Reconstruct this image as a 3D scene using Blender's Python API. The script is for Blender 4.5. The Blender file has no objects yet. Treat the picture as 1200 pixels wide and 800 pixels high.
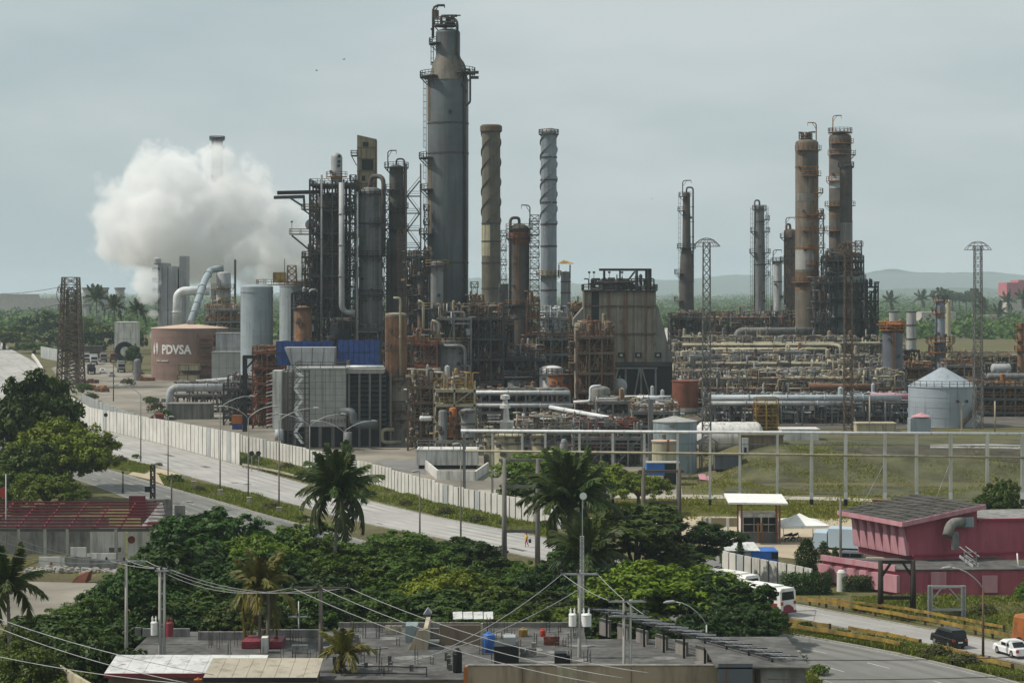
import bpy, bmesh, math, random
import numpy as np
from mathutils import Vector, Matrix
R = math.radians
PI = math.pi
SC = bpy.context.scene
COL = SC.collection
# ------------------------------------------------------------------ camera
F, EYE, HZ = 2400.0, 32.0, 340.0          # focal length (photo pixels), eye height, horizon row
cam_data = bpy.data.cameras.new('camera')
cam_data.sensor_width = 36.0
cam_data.lens = 36.0 * F / 1200.0
cam_data.shift_y = -60.0 / 1200.0
cam_data.clip_start = 1.0
cam_data.clip_end = 30000.0
cam = bpy.data.objects.new('camera', cam_data)
COL.objects.link(cam)
cam.location = (0, 0, EYE)
cam.rotation_euler = (R(90), 0, 0)
SC.camera = cam
# ------------------------------------------------------------------ sky and sun
SUN_EL, SUN_AZ = R(52), R(-92)            # azimuth measured from +Y (view direction) towards +X
world = bpy.data.worlds.new('World')
SC.world = world
world.use_nodes = True
wn, wl = world.node_tree.nodes, world.node_tree.links
wn.clear()
w_out = wn.new('ShaderNodeOutputWorld')
w_bg = wn.new('ShaderNodeBackground'); w_bg.inputs['Strength'].default_value = 0.1
w_sky = wn.new('ShaderNodeTexSky'); w_sky.sky_type = 'NISHITA'; w_sky.sun_disc = False
w_sky.sun_elevation = SUN_EL; w_sky.sun_rotation = SUN_AZ
w_sky.dust_density = 3.0; w_sky.air_density = 1.2
w_tc = wn.new('ShaderNodeTexCoord')
w_map = wn.new('ShaderNodeMapping'); w_map.inputs['Scale'].default_value = (1.0, 1.0, 3.4)
w_n1 = wn.new('ShaderNodeTexNoise'); w_n1.inputs['Scale'].default_value = 4.5; w_n1.inputs['Detail'].default_value = 6; w_n1.inputs['Roughness'].default_value = 0.5
w_ramp = wn.new('ShaderNodeValToRGB')
w_ramp.color_ramp.elements[0].position = 0.36; w_ramp.color_ramp.elements[0].color = (4.75, 5.7, 5.95, 1)
w_ramp.color_ramp.elements[1].position = 0.66; w_ramp.color_ramp.elements[1].color = (6.25, 6.95, 7.05, 1)
w_mix = wn.new('ShaderNodeMix'); w_mix.data_type = 'RGBA'; w_mix.inputs['Factor'].default_value = 0.92
wl.new(w_tc.outputs['Generated'],w_map.inputs['Vector']); wl.new(w_map.outputs['Vector'],w_n1.inputs['Vector'])
wl.new(w_n1.outputs['Fac'], w_ramp.inputs['Fac'])
wl.new(w_sky.outputs['Color'], w_mix.inputs['A']); wl.new(w_ramp.outputs['Color'], w_mix.inputs['B'])
wl.new(w_mix.outputs['Result'],w_bg.inputs['Color']); wl.new(w_bg.outputs['Background'],w_out.inputs['Surface'])
sun_data = bpy.data.lights.new('sun', 'SUN')
sun_data.energy = 4.2; sun_data.angle = R(2.0); sun_data.color = (1.0, 0.94, 0.85)
sun = bpy.data.objects.new('sun', sun_data)
COL.objects.link(sun)
sun.location = (-200, 100, 300)
sun_dir = Vector((math.sin(SUN_AZ) * math.cos(SUN_EL), math.cos(SUN_AZ) * math.cos(SUN_EL), math.sin(SUN_EL)))
sun.rotation_euler = sun_dir.to_track_quat('Z', 'Y').to_euler()
SC.view_settings.view_transform = 'Standard'
SC.view_settings.look = 'None'
SC.view_settings.exposure = -0.07
SC.view_settings.gamma = 1.0
SC.view_settings.use_curve_mapping = False
SC.render.engine = 'CYCLES'
cy = SC.cycles
cy.max_bounces = 8; cy.diffuse_bounces = 3; cy.glossy_bounces = 2; cy.transmission_bounces = 3
cy.volume_bounces = 7; cy.transparent_max_bounces = 8
cy.use_denoising = True
cy.caustics_reflective = False; cy.caustics_refractive = False
cy.use_adaptive_sampling = True; cy.adaptive_threshold = 0.02
cy.sample_clamp_indirect = 6.0
# ------------------------------------------------------------------ terrain height and photo-to-place helpers
def sstep(a, b, v):
 t = min(1.0, max(0.0, (v - a) / (b - a)))
 return t * t * (3 - 2 * t)
def gz(x, y):
 base = 8.0 * min(1.0, max(0.0, (y - 290.0) / 400.0))
 pl = 5.4 * sstep(322, 348, y) * sstep(26, 46, x - (y - 330) * 0.02)
 return max(base, pl)
def PT(px, py, Y):
 return Vector(((px - 600) / F * Y, Y, EYE - (py - HZ) / F * Y))
def PX(px, Y): return (px - 600) / F * Y
def PZ(py, Y): return EYE - (py - HZ) / F * Y
def M(n, Y): return n * Y / F              # photo pixels -> metres at depth Y
def G(px, py):                             # where the sight line meets the ground
 lo, hi = 60.0, 9000.0
 Y = lo
 prev = lo
 while Y < hi:
  p = PT(px, py, Y)
  if p.z <= gz(p.x, p.y):
   a, b = prev, Y
   for _ in range(30):
    m = (a + b) / 2
    q = PT(px, py, m)
    if q.z <= gz(q.x, q.y): b = m
    else: a = m
   q = PT(px, py, b)
   return Vector((q.x, q.y, gz(q.x, q.y)))
  prev = Y
  Y *= 1.01
 q = PT(px, py, hi)
 return Vector((q.x, q.y, gz(q.x, q.y)))
def GP(px, Y):                             # ground point at a photo column and depth
 x = PX(px, Y)
 return Vector((x, Y, gz(x, Y)))
# ------------------------------------------------------------------ materials
MATS = {}
def nn(nt, t, **kw):
 n = nt.nodes.new(t)
 for k, v in kw.items():
  n.inputs[k].default_value = v
 return n
def mixc(nt, fac, a, b, blend='MIX'):
 m = nt.nodes.new('ShaderNodeMix'); m.data_type = 'RGBA'; m.blend_type = blend
 for s, v in (('Factor', fac), ('A', a), ('B', b)):
  if isinstance(v, (int, float)): m.inputs[s].default_value = v
  elif isinstance(v, tuple): m.inputs[s].default_value = (v[0], v[1], v[2], 1)
  else: nt.links.new(v, m.inputs[s])
 return m.outputs['Result']
def noise(nt, vec, scale, detail=3, rough=0.55, zs=1.0, off=0.0):
 mp = nt.nodes.new('ShaderNodeMapping')
 mp.inputs['Scale'].default_value = (scale, scale, scale * zs)
 mp.inputs['Location'].default_value = (off, off * 1.7, off * 0.6)
 nt.links.new(vec, mp.inputs['Vector'])
 n = nt.nodes.new('ShaderNodeTexNoise')
 n.inputs['Scale'].default_value = 1.0; n.inputs['Detail'].default_value = detail; n.inputs['Roughness'].default_value = rough
 nt.links.new(mp.outputs['Vector'], n.inputs['Vector'])
 return n.outputs['Fac']
def ramp(nt, v, a, b):
 r = nt.nodes.new('ShaderNodeMapRange')
 r.inputs['From Min'].default_value = a; r.inputs['From Max'].default_value = b
 nt.links.new(v, r.inputs['Value'])
 return r.outputs['Result']
RUST = (0.115, 0.055, 0.028)
def mat(name,col,rough=0.7,metal=0.0,var=0.35,dirt=0.0,dirtcol=(0.05,0.042,0.035),rust=0.0,streak=0.12,scale=0.35,bump=0.15,bscale=6.0,rustcol=RUST,bands=0.0):
 """weathered surface: mottled base, vertical dirt runs, rust runs and patches"""
 if name in MATS: return MATS[name]
 m = bpy.data.materials.new(name); m.use_nodes = True
 nt = m.node_tree; nt.nodes.clear()
 out = nt.nodes.new('ShaderNodeOutputMaterial'); b = nt.nodes.new('ShaderNodeBsdfPrincipled')
 nt.links.new(b.outputs['BSDF'], out.inputs['Surface'])
 g = nt.nodes.new('ShaderNodeNewGeometry').outputs['Position']
 oi = nt.nodes.new('ShaderNodeObjectInfo')
 off = (hash(name) % 97) * 0.0 + len(name) * 1.37
 c = tuple(col)
 lo = tuple(x * (1 - var) for x in c); hi = tuple(min(0.95, x * (1 + var * 0.8)) for x in c)
 n1 = noise(nt, g, scale, 5, 0.6, 1.0, off)
 cc = mixc(nt, ramp(nt, n1, 0.3, 0.7), lo, hi)
 if bands > 0:      # plate courses: each sheet a slightly different grey
  sx = nt.nodes.new('ShaderNodeSeparateXYZ'); nt.links.new(g, sx.inputs['Vector'])
  mz = nt.nodes.new('ShaderNodeMath'); mz.operation = 'MULTIPLY'; mz.inputs[1].default_value = 1.0 / bands
  nt.links.new(sx.outputs['Z'], mz.inputs[0])
  fl = nt.nodes.new('ShaderNodeMath'); fl.operation = 'FLOOR'; nt.links.new(mz.outputs[0], fl.inputs[0])
  wnz = nt.nodes.new('ShaderNodeTexWhiteNoise'); wnz.noise_dimensions = '1D'; nt.links.new(fl.outputs[0],wnz.inputs['W'])
  cc = mixc(nt, mixmath(nt, wnz.outputs['Value'], 0.35), cc, tuple(x * 0.62 for x in c))
 if dirt > 0:
  n2 = noise(nt, g, 1.3, 4, 0.6, streak, off + 3)
  cc = mixc(nt,mixmath(nt,ramp(nt,n2,0.60-dirt*0.42,0.72-dirt*0.12),min(0.8,dirt+0.2)),cc,dirtcol)
 if rust > 0:
  n3 = noise(nt, g, 1.1, 5, 0.65, streak, off + 9)
  n4 = noise(nt, g, 0.6, 4, 0.6, 1.0, off + 5)
  mm = nt.nodes.new('ShaderNodeMath'); mm.operation = 'MAXIMUM'
  nt.links.new(ramp(nt, n3, 0.66 - rust * 0.34, 0.74 - rust * 0.26), mm.inputs[0])
  nt.links.new(ramp(nt, n4, 0.68 - rust * 0.30, 0.76 - rust * 0.24), mm.inputs[1])
  n5 = noise(nt, g, 4.0, 3, 0.6, 1.0, off + 1)
  rc = mixc(nt, n5, tuple(x * 0.6 for x in rustcol), tuple(x * 1.7 for x in rustcol))
  cc = mixc(nt, mixmath(nt, mm.outputs[0], 0.9), cc, rc)
 nt.links.new(cc, b.inputs['Base Color'])
 b.inputs['Roughness'].default_value = rough; b.inputs['Metallic'].default_value = metal
 b.inputs['Specular IOR Level'].default_value = 0.3
 if bump > 0:
  bp = nt.nodes.new('ShaderNodeBump'); bp.inputs['Strength'].default_value = bump; bp.inputs['Distance'].default_value = 0.05
  nt.links.new(noise(nt,g,bscale,3,0.6,1.0,off),bp.inputs['Height']); nt.links.new(bp.outputs['Normal'],b.inputs['Normal'])
 MATS[name] = m
 return m
def mixmath(nt, v, k):
 m = nt.nodes.new('ShaderNodeMath'); m.operation = 'MULTIPLY'; m.inputs[1].default_value = k
 nt.links.new(v, m.inputs[0]); return m.outputs[0]
def leafmat(name, c1, c2, dead=None):
 m = bpy.data.materials.new(name); m.use_nodes = True
 nt = m.node_tree; nt.nodes.clear()
 out = nt.nodes.new('ShaderNodeOutputMaterial'); b = nt.nodes.new('ShaderNodeBsdfPrincipled')
 tr = nt.nodes.new('ShaderNodeBsdfTranslucent'); ms = nt.nodes.new('ShaderNodeMixShader'); ms.inputs['Fac'].default_value = 0.2
 g = nt.nodes.new('ShaderNodeNewGeometry')
 oi = nt.nodes.new('ShaderNodeObjectInfo')
 n1 = noise(nt, g.outputs['Position'], 0.7, 3, 0.6)
 n2 = noise(nt, g.outputs['Position'], 5.0, 2, 0.6)
 ad = nt.nodes.new('ShaderNodeMath'); ad.operation = 'MULTIPLY_ADD'; ad.inputs[1].default_value = 0.55
 nt.links.new(n2, ad.inputs[0]); nt.links.new(mixmath(nt, n1, 0.55), ad.inputs[2])
 cc = mixc(nt, ramp(nt, ad.outputs[0], 0.3, 0.8), c1, c2)
 rv = nt.nodes.new('ShaderNodeHueSaturation')
 mr = nt.nodes.new('ShaderNodeMapRange'); mr.inputs['To Min'].default_value = 0.72; mr.inputs['To Max'].default_value = 1.25
 nt.links.new(oi.outputs['Random'],mr.inputs['Value']); nt.links.new(mr.outputs['Result'],rv.inputs['Value'])
 mh = nt.nodes.new('ShaderNodeMapRange'); mh.inputs['To Min'].default_value = 0.475; mh.inputs['To Max'].default_value = 0.525
 wn_ = nt.nodes.new('ShaderNodeTexWhiteNoise'); wn_.noise_dimensions = '1D'; nt.links.new(oi.outputs['Random'],wn_.inputs['W']); nt.links.new(wn_.outputs['Value'],mh.inputs['Value']); nt.links.new(mh.outputs['Result'],rv.inputs['Hue'])
 nt.links.new(cc, rv.inputs['Color'])
 res = rv.outputs['Color']
 if dead:
  n3 = noise(nt, g.outputs['Position'], 1.6, 2, 0.5, 1.0, 4)
  res = mixc(nt, mixmath(nt, ramp(nt, n3, 0.62, 0.7), 0.8), res, dead)
 nt.links.new(res, b.inputs['Base Color']); nt.links.new(res, tr.inputs['Color'])
 b.inputs['Roughness'].default_value = 0.55; b.inputs['Specular IOR Level'].default_value = 0.25
 nt.links.new(b.outputs['BSDF'],ms.inputs[1]); nt.links.new(tr.outputs['BSDF'],ms.inputs[2]); nt.links.new(ms.outputs['Shader'],out.inputs['Surface'])
 MATS[name] = m
 return m
# ------------------------------------------------------------------ mesh builder
class MB:
 def __init__(s):
  s.v = []; s.f = []; s.sm = []
 def quad(s, a, b, c, d, smooth=False):
  k = len(s.v); s.v+=[tuple(a),tuple(b),tuple(c),tuple(d)]; s.f.append((k,k+1,k+2,k+3)); s.sm.append(smooth); return s
 def poly(s, pts):
  k = len(s.v); s.v+=[tuple(p)for p in pts]; s.f.append(tuple(range(k,k+len(pts)))); s.sm.append(False); return s
 def hexa(s, p):                       # 8 points: bottom 4 (ccw), top 4
  k = len(s.v); s.v += [tuple(q) for q in p]
  for f in ((3, 2, 1, 0), (4, 5, 6, 7), (0, 1, 5, 4), (1, 2, 6, 5), (2, 3, 7, 6), (3, 0, 4, 7)):
   s.f.append(tuple(k + i for i in f)); s.sm.append(False)
  return s
 def bx(s, x0, x1, y0, y1, z0, z1):
  return s.hexa([(x0,y0,z0),(x1,y0,z0),(x1,y1,z0),(x0,y1,z0),(x0,y0,z1),(x1,y0,z1),(x1,y1,z1),(x0,y1,z1)])
 def box(s, c, sz, rz=0.0):
  x, y, z = sz[0] / 2, sz[1] / 2, sz[2] / 2
  ca, sa = math.cos(rz), math.sin(rz)
  return s.hexa([(c[0]+a*ca-b*sa,c[1]+a*sa+b*ca,c[2]+d)for d in(-z,z)for a,b in((-x,-y),(x,-y),(x,y),(-x,y))])
 def prism(s, pts, d):                 # planar polygon extruded by vector d
  d = Vector(d); n = len(pts); k = len(s.v)
  s.v += [tuple(p) for p in pts] + [tuple(Vector(p) + d) for p in pts]
  s.f.append(tuple(k+i for i in range(n))[::-1]); s.f.append(tuple(k+n+i for i in range(n))); s.sm+=[False,False]
  for i in range(n):
   j = (i + 1) % n
   s.f.append((k + i, k + j, k + n + j, k + n + i)); s.sm.append(False)
  return s
 def beam(s, a, b, w, h=None):
  a = Vector(a); b = Vector(b); h = w if h is None else h
  d = (b - a)
  if d.length < 1e-6: return s
  d.normalize()
  up = Vector((0, 0, 1)) if abs(d.z) < 0.95 else Vector((0, 1, 0))
  x = d.cross(up).normalized(); u = x.cross(d)
  x *= w / 2; u *= h / 2
  return s.hexa([a - x - u, a + x - u, b + x - u, b - x - u, a - x + u, a + x + u, b + x + u, b - x + u])
 def tube(s, pts, r, n=8, cap=True, smooth=True):
  pts = [Vector(p) for p in pts]
  rs = r if isinstance(r, (list, tuple)) else [r] * len(pts)
  k = len(s.v); m = len(pts); ref = None
  for i, p in enumerate(pts):
   d = (pts[min(i + 1, m - 1)] - pts[max(i - 1, 0)])
   d = d.normalized() if d.length > 1e-9 else Vector((0, 0, 1))
   if ref is None: ref = Vector((0, 0, 1)) if abs(d.z) < 0.9 else Vector((1, 0, 0))
   x = d.cross(ref)
   if x.length < 1e-4: x = d.cross(Vector((0, 1, 0)))
   x.normalize(); u = x.cross(d).normalized(); ref = u
   for j in range(n):
    t = 2 * PI * j / n
    s.v.append(tuple(p + (x * math.cos(t) + u * math.sin(t)) * rs[i]))
  for i in range(m - 1):
   for j in range(n):
    j2 = (j + 1) % n
    s.f.append((k+i*n+j,k+i*n+j2,k+(i+1)*n+j2,k+(i+1)*n+j)); s.sm.append(smooth)
  if cap:
   s.f.append(tuple(k + j for j in range(n))[::-1]); s.sm.append(False)
   s.f.append(tuple(k + (m - 1) * n + j for j in range(n))); s.sm.append(False)
  return s
 def pipe(s, pts, r, n=8, bend=None):  # tube with rounded corners
  pts = [Vector(p) for p in pts]; bend = bend or r * 2.2
  o = [pts[0]]
  for i in range(1, len(pts) - 1):
   a, p, c = pts[i - 1], pts[i], pts[i + 1]
   u = (a - p); w = (c - p)
   t = min(bend, u.length * 0.45, w.length * 0.45)
   u = p + u.normalized() * t; w = p + w.normalized() * t
   for q in (0.0, 0.25, 0.5, 0.75, 1.0):
    o.append(u.lerp(p, q).lerp(p.lerp(w, q), q))
  o.append(pts[-1])
  return s.tube(o, r, n)
 def lathe(s, c, prof, n=24, a0=0.0, a1=2 * PI):
  full = abs(a1 - a0 - 2 * PI) < 1e-6
  m = n if full else n + 1
  def ring(r, z):
   k = len(s.v)
   for j in range(m):
    t = a0 + (a1 - a0) * j / n
    s.v.append((c[0] + r * math.cos(t), c[1] + r * math.sin(t), c[2] + z))
   return k
  last = None
  for i in range(len(prof) - 1):
   (r0, z0), (r1, z1) = prof[i], prof[i + 1]
   sharp = True
   if last is not None:
    a = math.atan2(z0 - prof[i - 1][1], r0 - prof[i - 1][0]); b = math.atan2(z1 - z0, r1 - r0)
    dd = abs((a - b + PI) % (2 * PI) - PI)
    sharp = dd > R(32)
   k0 = ring(r0, z0) if sharp else last
   k1 = ring(r1, z1)
   for j in range(n):
    j2 = (j + 1) % m
    s.f.append((k0 + j, k0 + j2, k1 + j2, k1 + j)); s.sm.append(True)
   last = k1
  return s
 def rail(s, pts, h=1.1, step=2.0, t=0.07, closed=False):
  pts = [Vector(p) for p in pts]
  if closed: pts = pts + [pts[0]]
  for a, b in zip(pts, pts[1:]):
   for hh in (h, h * 0.52):
    s.beam(a + Vector((0, 0, hh)), b + Vector((0, 0, hh)), t)
   L = (b - a).length; k = max(1, int(L / step))
   for i in range(k + 1):
    p = a.lerp(b, i / k)
    s.beam(p, p + Vector((0, 0, h)), t)
  return s
 def ladder(s, p, z1, w=0.55, rz=0.0, cage=True):
  p = Vector(p); ux = Vector((math.cos(rz), math.sin(rz), 0)); uy = Vector((-math.sin(rz), math.cos(rz), 0))
  for sg in (-1, 1):
   a = p + ux * sg * w / 2; s.beam(a, (a.x, a.y, z1), 0.08)
  z = p.z + 0.4
  while z < z1:
   s.beam(Vector((p.x, p.y, z)) - ux * w / 2, Vector((p.x, p.y, z)) + ux * w / 2, 0.05); z += 0.6
  if cage:
   z = p.z + 2.4
   while z < z1 + 1:
    c = Vector((p.x, p.y, z)) - uy * 0.0
    q = [c + ux * 0.42 * math.cos(t) - uy * 0.7 * math.sin(t) for t in (0, PI / 4, PI / 2, 3 * PI / 4, PI)]
    for a, b in zip(q, q[1:]): s.beam(a, b, 0.06)
    z += 1.5
   for t in (PI / 4, PI / 2, 3 * PI / 4):
    a = p+ux*0.42*math.cos(t)-uy*0.7*math.sin(t)+Vector((0,0,2.4)); s.beam(a,(a.x,a.y,z1+1),0.05)
  return s
 def stairs(s, a, b, w=0.9):           # flight from a to b along its line
  a = Vector(a); b = Vector(b); d = Vector((b.x-a.x,b.y-a.y,0)).normalized(); sd = Vector((-d.y,d.x,0))*w/2
  for q in (sd, -sd):
   s.beam(a + q, b + q, 0.08, 0.28)
   s.beam(a + q + Vector((0, 0, 1.0)), b + q + Vector((0, 0, 1.0)), 0.07)
  n = max(2, int(abs(b.z - a.z) / 0.3))
  for i in range(1, n):
   p = a.lerp(b, i / n); s.box(p, (0.3, w, 0.05), math.atan2(d.y, d.x))
  return s
 def mesh(s, name, m, org=(0, 0, 0)):
  me = bpy.data.meshes.new(name)
  ox, oy, oz = org
  me.from_pydata([(a - ox, b - oy, c - oz) for a, b, c in s.v], [], s.f)
  me.polygons.foreach_set('use_smooth', s.sm)
  me.materials.append(m)
  me.update()
  return me
def worg(o):
 """world origin of an (unrotated) parent chain"""
 p = Vector((0, 0, 0))
 while o is not None:
  p = p + o.location; o = o.parent
 return p
def thing(name, label, cat, loc=(0, 0, 0), group=None):
 o = bpy.data.objects.new(name, None); COL.objects.link(o)
 o.empty_display_size = 0.5
 o.location = loc; o['label'] = label; o['category'] = cat
 if group: o['group'] = group
 return o
def part(par, name, mb, m, label=None, kind=None, local=False):
 me = mb.mesh(name, MATS[m] if isinstance(m, str) else m, (0, 0, 0) if (local or par is None) else worg(par))
 o = bpy.data.objects.new(name, me); COL.objects.link(o)
 o.parent = par
 if label: o['label'] = label
 if kind: o['kind'] = kind
 return o
def solo(name, mb, m, label, cat, org=None, group=None):
 """a thing that is one mesh"""
 org = Vector(org) if org is not None else Vector(mb.v[0])
 me = mb.mesh(name, MATS[m] if isinstance(m, str) else m, org)
 o = bpy.data.objects.new(name, me); COL.objects.link(o); o.location = org
 o['label'] = label; o['category'] = cat
 if group: o['group'] = group
 return o
def struct(name, mb, m, label=None):
 me = mb.mesh(name, MATS[m] if isinstance(m, str) else m)
 o = bpy.data.objects.new(name, me); COL.objects.link(o); o['kind'] = 'structure'
 if label: o['label'] = label
 return o
def dup(root, loc, rz=0.0, sc=1.0, label=None, group=None):
 r = root.copy(); COL.objects.link(r); r.location = loc; r.rotation_euler = (0,0,rz); r.scale = (sc,sc,sc)if not isinstance(sc,tuple)else sc
 if label: r['label'] = label
 if group: r['group'] = group
 for ch in list(root.children):
  c = ch.copy(); COL.objects.link(c); c.parent = r
  for g in ch.children:
   d = g.copy(); COL.objects.link(d); d.parent = c
 return r
rnd = random.Random(11)
# ------------------------------------------------------------------ palette
mat('tower_grey',(0.088,0.104,0.108),0.55,0.0,0.22,dirt=0.35,rust=0.14,streak=0.05,scale=0.2,bands=6.0)
mat('plate_grey', (0.21, 0.215, 0.215), 0.6, 0.0, 0.25, dirt=0.4, rust=0.12, streak=0.06, bands=4.0)
mat('light_grey', (0.36, 0.37, 0.375), 0.55, 0.0, 0.2, dirt=0.25, rust=0.06, streak=0.08, bands=5.0)
mat('pale_blue', (0.30, 0.345, 0.365), 0.55, 0.0, 0.12, dirt=0.2, rust=0.03, streak=0.05, bands=3.0)
mat('dark_steel', (0.075, 0.072, 0.067), 0.7, 0.0, 0.4, rust=0.35)
mat('frame_dark', (0.052, 0.052, 0.05), 0.75, 0.0, 0.4, rust=0.25)
mat('frame_grey', (0.15, 0.15, 0.142), 0.75, 0.0, 0.4, rust=0.3)
mat('frame_brown', (0.115, 0.083, 0.06), 0.8, 0.0, 0.4, rust=0.35)
mat('rail_yellow', (0.33, 0.23, 0.06), 0.7, 0.0, 0.3, dirt=0.2, rust=0.4)
mat('rail_orange', (0.28, 0.125, 0.04), 0.75, 0.0, 0.35, rust=0.4)
mat('rust_shell', (0.21, 0.115, 0.065), 0.85, 0.0, 0.4, dirt=0.3, rust=0.6, streak=0.08)
mat('rust_red', (0.20, 0.065, 0.04), 0.85, 0.0, 0.4, dirt=0.3, rust=0.4, streak=0.1)
mat('stain_brown', (0.12, 0.095, 0.062), 0.75, 0.0, 0.35, dirt=0.45, rust=0.5, streak=0.06, bands=5.0)
mat('heater_shell', (0.25, 0.225, 0.18), 0.8, 0.0, 0.25, dirt=0.35, rust=0.25, streak=0.045, scale=0.25)
mat('stack_olive', (0.125, 0.112, 0.082), 0.75, 0.0, 0.25, dirt=0.3, rust=0.15, streak=0.06, bands=6.5)
mat('stack_blue', (0.235, 0.265, 0.295), 0.6, 0.0, 0.15, dirt=0.25, rust=0.08, streak=0.06, bands=5.5)
mat('concrete_dark', (0.22, 0.205, 0.185), 0.9, 0.0, 0.3, dirt=0.4, streak=0.08)
mat('column_dark', (0.08, 0.074, 0.064), 0.75, 0.0, 0.35, dirt=0.3, rust=0.3, streak=0.06, bands=7.0)
mat('column_warm', (0.15, 0.125, 0.09), 0.75, 0.0, 0.3, dirt=0.5, rust=0.2, streak=0.06, bands=4.5)
mat('insul_white', (0.62, 0.63, 0.63), 0.5, 0.0, 0.15, dirt=0.15, rust=0.1, streak=0.1)
mat('pipe_grey', (0.36, 0.37, 0.37), 0.5, 0.0, 0.3, dirt=0.2, rust=0.3)
mat('pipe_cream', (0.36, 0.325, 0.225), 0.6, 0.0, 0.25, dirt=0.2, rust=0.12)
mat('pipe_tan', (0.30, 0.25, 0.17), 0.65, 0.0, 0.35, dirt=0.2, rust=0.5)
mat('pipe_blue', (0.36, 0.39, 0.41), 0.5, 0.0, 0.15, dirt=0.15, rust=0.12)
mat('pipe_rust', (0.20, 0.115, 0.075), 0.8, 0.0, 0.35, rust=0.6)
mat('cream_panel', (0.25, 0.21, 0.135), 0.8, 0.0, 0.2, dirt=0.35, rust=0.15, streak=0.05)
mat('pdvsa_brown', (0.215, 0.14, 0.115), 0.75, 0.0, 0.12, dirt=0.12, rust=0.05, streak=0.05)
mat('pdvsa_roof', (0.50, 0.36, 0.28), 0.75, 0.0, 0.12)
mat('white_paint', (0.72, 0.71, 0.68), 0.7, 0.0, 0.1, dirt=0.1)
mat('white_wall', (0.60, 0.585, 0.55), 0.85, 0.0, 0.18, dirt=0.3, streak=0.1)
mat('blue_sheet', (0.03, 0.07, 0.24), 0.6, 0.0, 0.3, dirt=0.1, scale=0.8)
mat('blue_paint', (0.03, 0.13, 0.42), 0.5, 0.0, 0.15)
mat('orange_paint', (0.36, 0.12, 0.03), 0.7, 0.0, 0.3, dirt=0.2, rust=0.2)
mat('red_paint', (0.36, 0.05, 0.035), 0.6, 0.0, 0.2)
mat('maroon_paint', (0.20, 0.03, 0.045), 0.6, 0.0, 0.25)
mat('silo_slate', (0.10, 0.11, 0.13), 0.6, 0.0, 0.15, dirt=0.2, rust=0.08, streak=0.06)
mat('tank_blue', (0.32, 0.36, 0.40), 0.5, 0.0, 0.08, dirt=0.2, rust=0.03, streak=0.07, bands=2.6)
mat('tank_teal', (0.21, 0.265, 0.275), 0.6, 0.0, 0.15, dirt=0.3, rust=0.12, streak=0.06)
mat('tank_cream', (0.36, 0.33, 0.22), 0.7, 0.0, 0.15, dirt=0.3, rust=0.15, streak=0.06)
mat('panel_grey', (0.33, 0.33, 0.31), 0.75, 0.0, 0.1, dirt=0.16, rust=0.06, streak=0.05, scale=0.5)
mat('panel_dirty', (0.20, 0.195, 0.175), 0.8, 0.0, 0.2, dirt=0.4, streak=0.05)
mat('black_steel', (0.018, 0.018, 0.02), 0.7, 0.0, 0.4)
mat('black_plastic', (0.012, 0.012, 0.013), 0.5, 0.0, 0.2, bump=0)
mat('glass_dark', (0.012, 0.015, 0.018), 0.08, 0.0, 0.1, bump=0)
mat('tyre', (0.012, 0.012, 0.012), 0.85, 0.0, 0.1)
mat('chrome', (0.5, 0.5, 0.5), 0.25, 0.9, 0.05, bump=0)
mat('lamp_glass', (0.7, 0.7, 0.68), 0.3, 0.0, 0.05, bump=0)
mat('galv', (0.38, 0.39, 0.39), 0.55, 0.3, 0.2, dirt=0.15)
mat('pole_concrete', (0.33, 0.32, 0.29), 0.9, 0.0, 0.15, dirt=0.3, streak=0.1)
mat('pole_wood', (0.10, 0.085, 0.07), 0.9, 0.0, 0.3, dirt=0.2, streak=0.05)
mat('pole_grey_wood', (0.20, 0.185, 0.165), 0.9, 0.0, 0.3, dirt=0.25, streak=0.05)
mat('wall_panel', (0.55, 0.535, 0.49), 0.9, 0.0, 0.15, dirt=0.12, streak=0.12, dirtcol=(0.10, 0.095, 0.075))
mat('wall_panel_grey', (0.36, 0.375, 0.37), 0.9, 0.0, 0.15, dirt=0.12, streak=0.12)
mat('joint_dark', (0.13, 0.125, 0.115), 0.9, 0.0, 0.2)
mat('asphalt', (0.35, 0.335, 0.315), 0.9, 0.0, 0.26, scale=0.09, bump=0.25, bscale=9)
mat('asphalt_mid', (0.165, 0.162, 0.15), 0.9, 0.0, 0.22, scale=0.07, bump=0.25, bscale=9)  # near carriageway grey, darkened to carry cloud shade in its colour
mat('track_wear', (0.315, 0.302, 0.284), 0.85, 0.0, 0.3, scale=0.1)
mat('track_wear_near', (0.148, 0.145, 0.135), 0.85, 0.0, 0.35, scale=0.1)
mat('neck_plate', (0.13, 0.118, 0.092), 0.6, 0.0, 0.25, dirt=0.4, streak=0.06)
mat('asphalt_dark', (0.17,0.165,0.16), 0.9, 0.0, 0.18, scale=0.12, bump=0.25, bscale=9)
mat('road_paint', (0.42, 0.41, 0.38), 0.8, 0.0, 0.35, scale=1.5)
mat('yellow_paint', (0.33, 0.215, 0.04), 0.8, 0.0, 0.35, dirt=0.5, scale=0.8)
mat('yard', (0.215, 0.193, 0.158), 0.95, 0.0, 0.45, scale=0.08, bump=0.3, bscale=3)
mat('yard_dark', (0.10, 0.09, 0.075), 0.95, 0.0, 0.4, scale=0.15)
mat('bank_soil',(0.078,0.076,0.036),0.95,0.0,0.55,scale=0.22,dirt=0.3,dirtcol=(0.045,0.05,0.018),streak=1.0,bump=0.5,bscale=1.5)
mat('tar_patch', (0.10, 0.098, 0.094), .9, 0, .3)
mat('cement_patch', (0.21, 0.205, 0.195), .95, 0, .3, dirt=.2, streak=1.0)
mat('soil_dark', (0.062, 0.055, 0.038), 0.95, 0.0, 0.5, scale=0.3)
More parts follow.
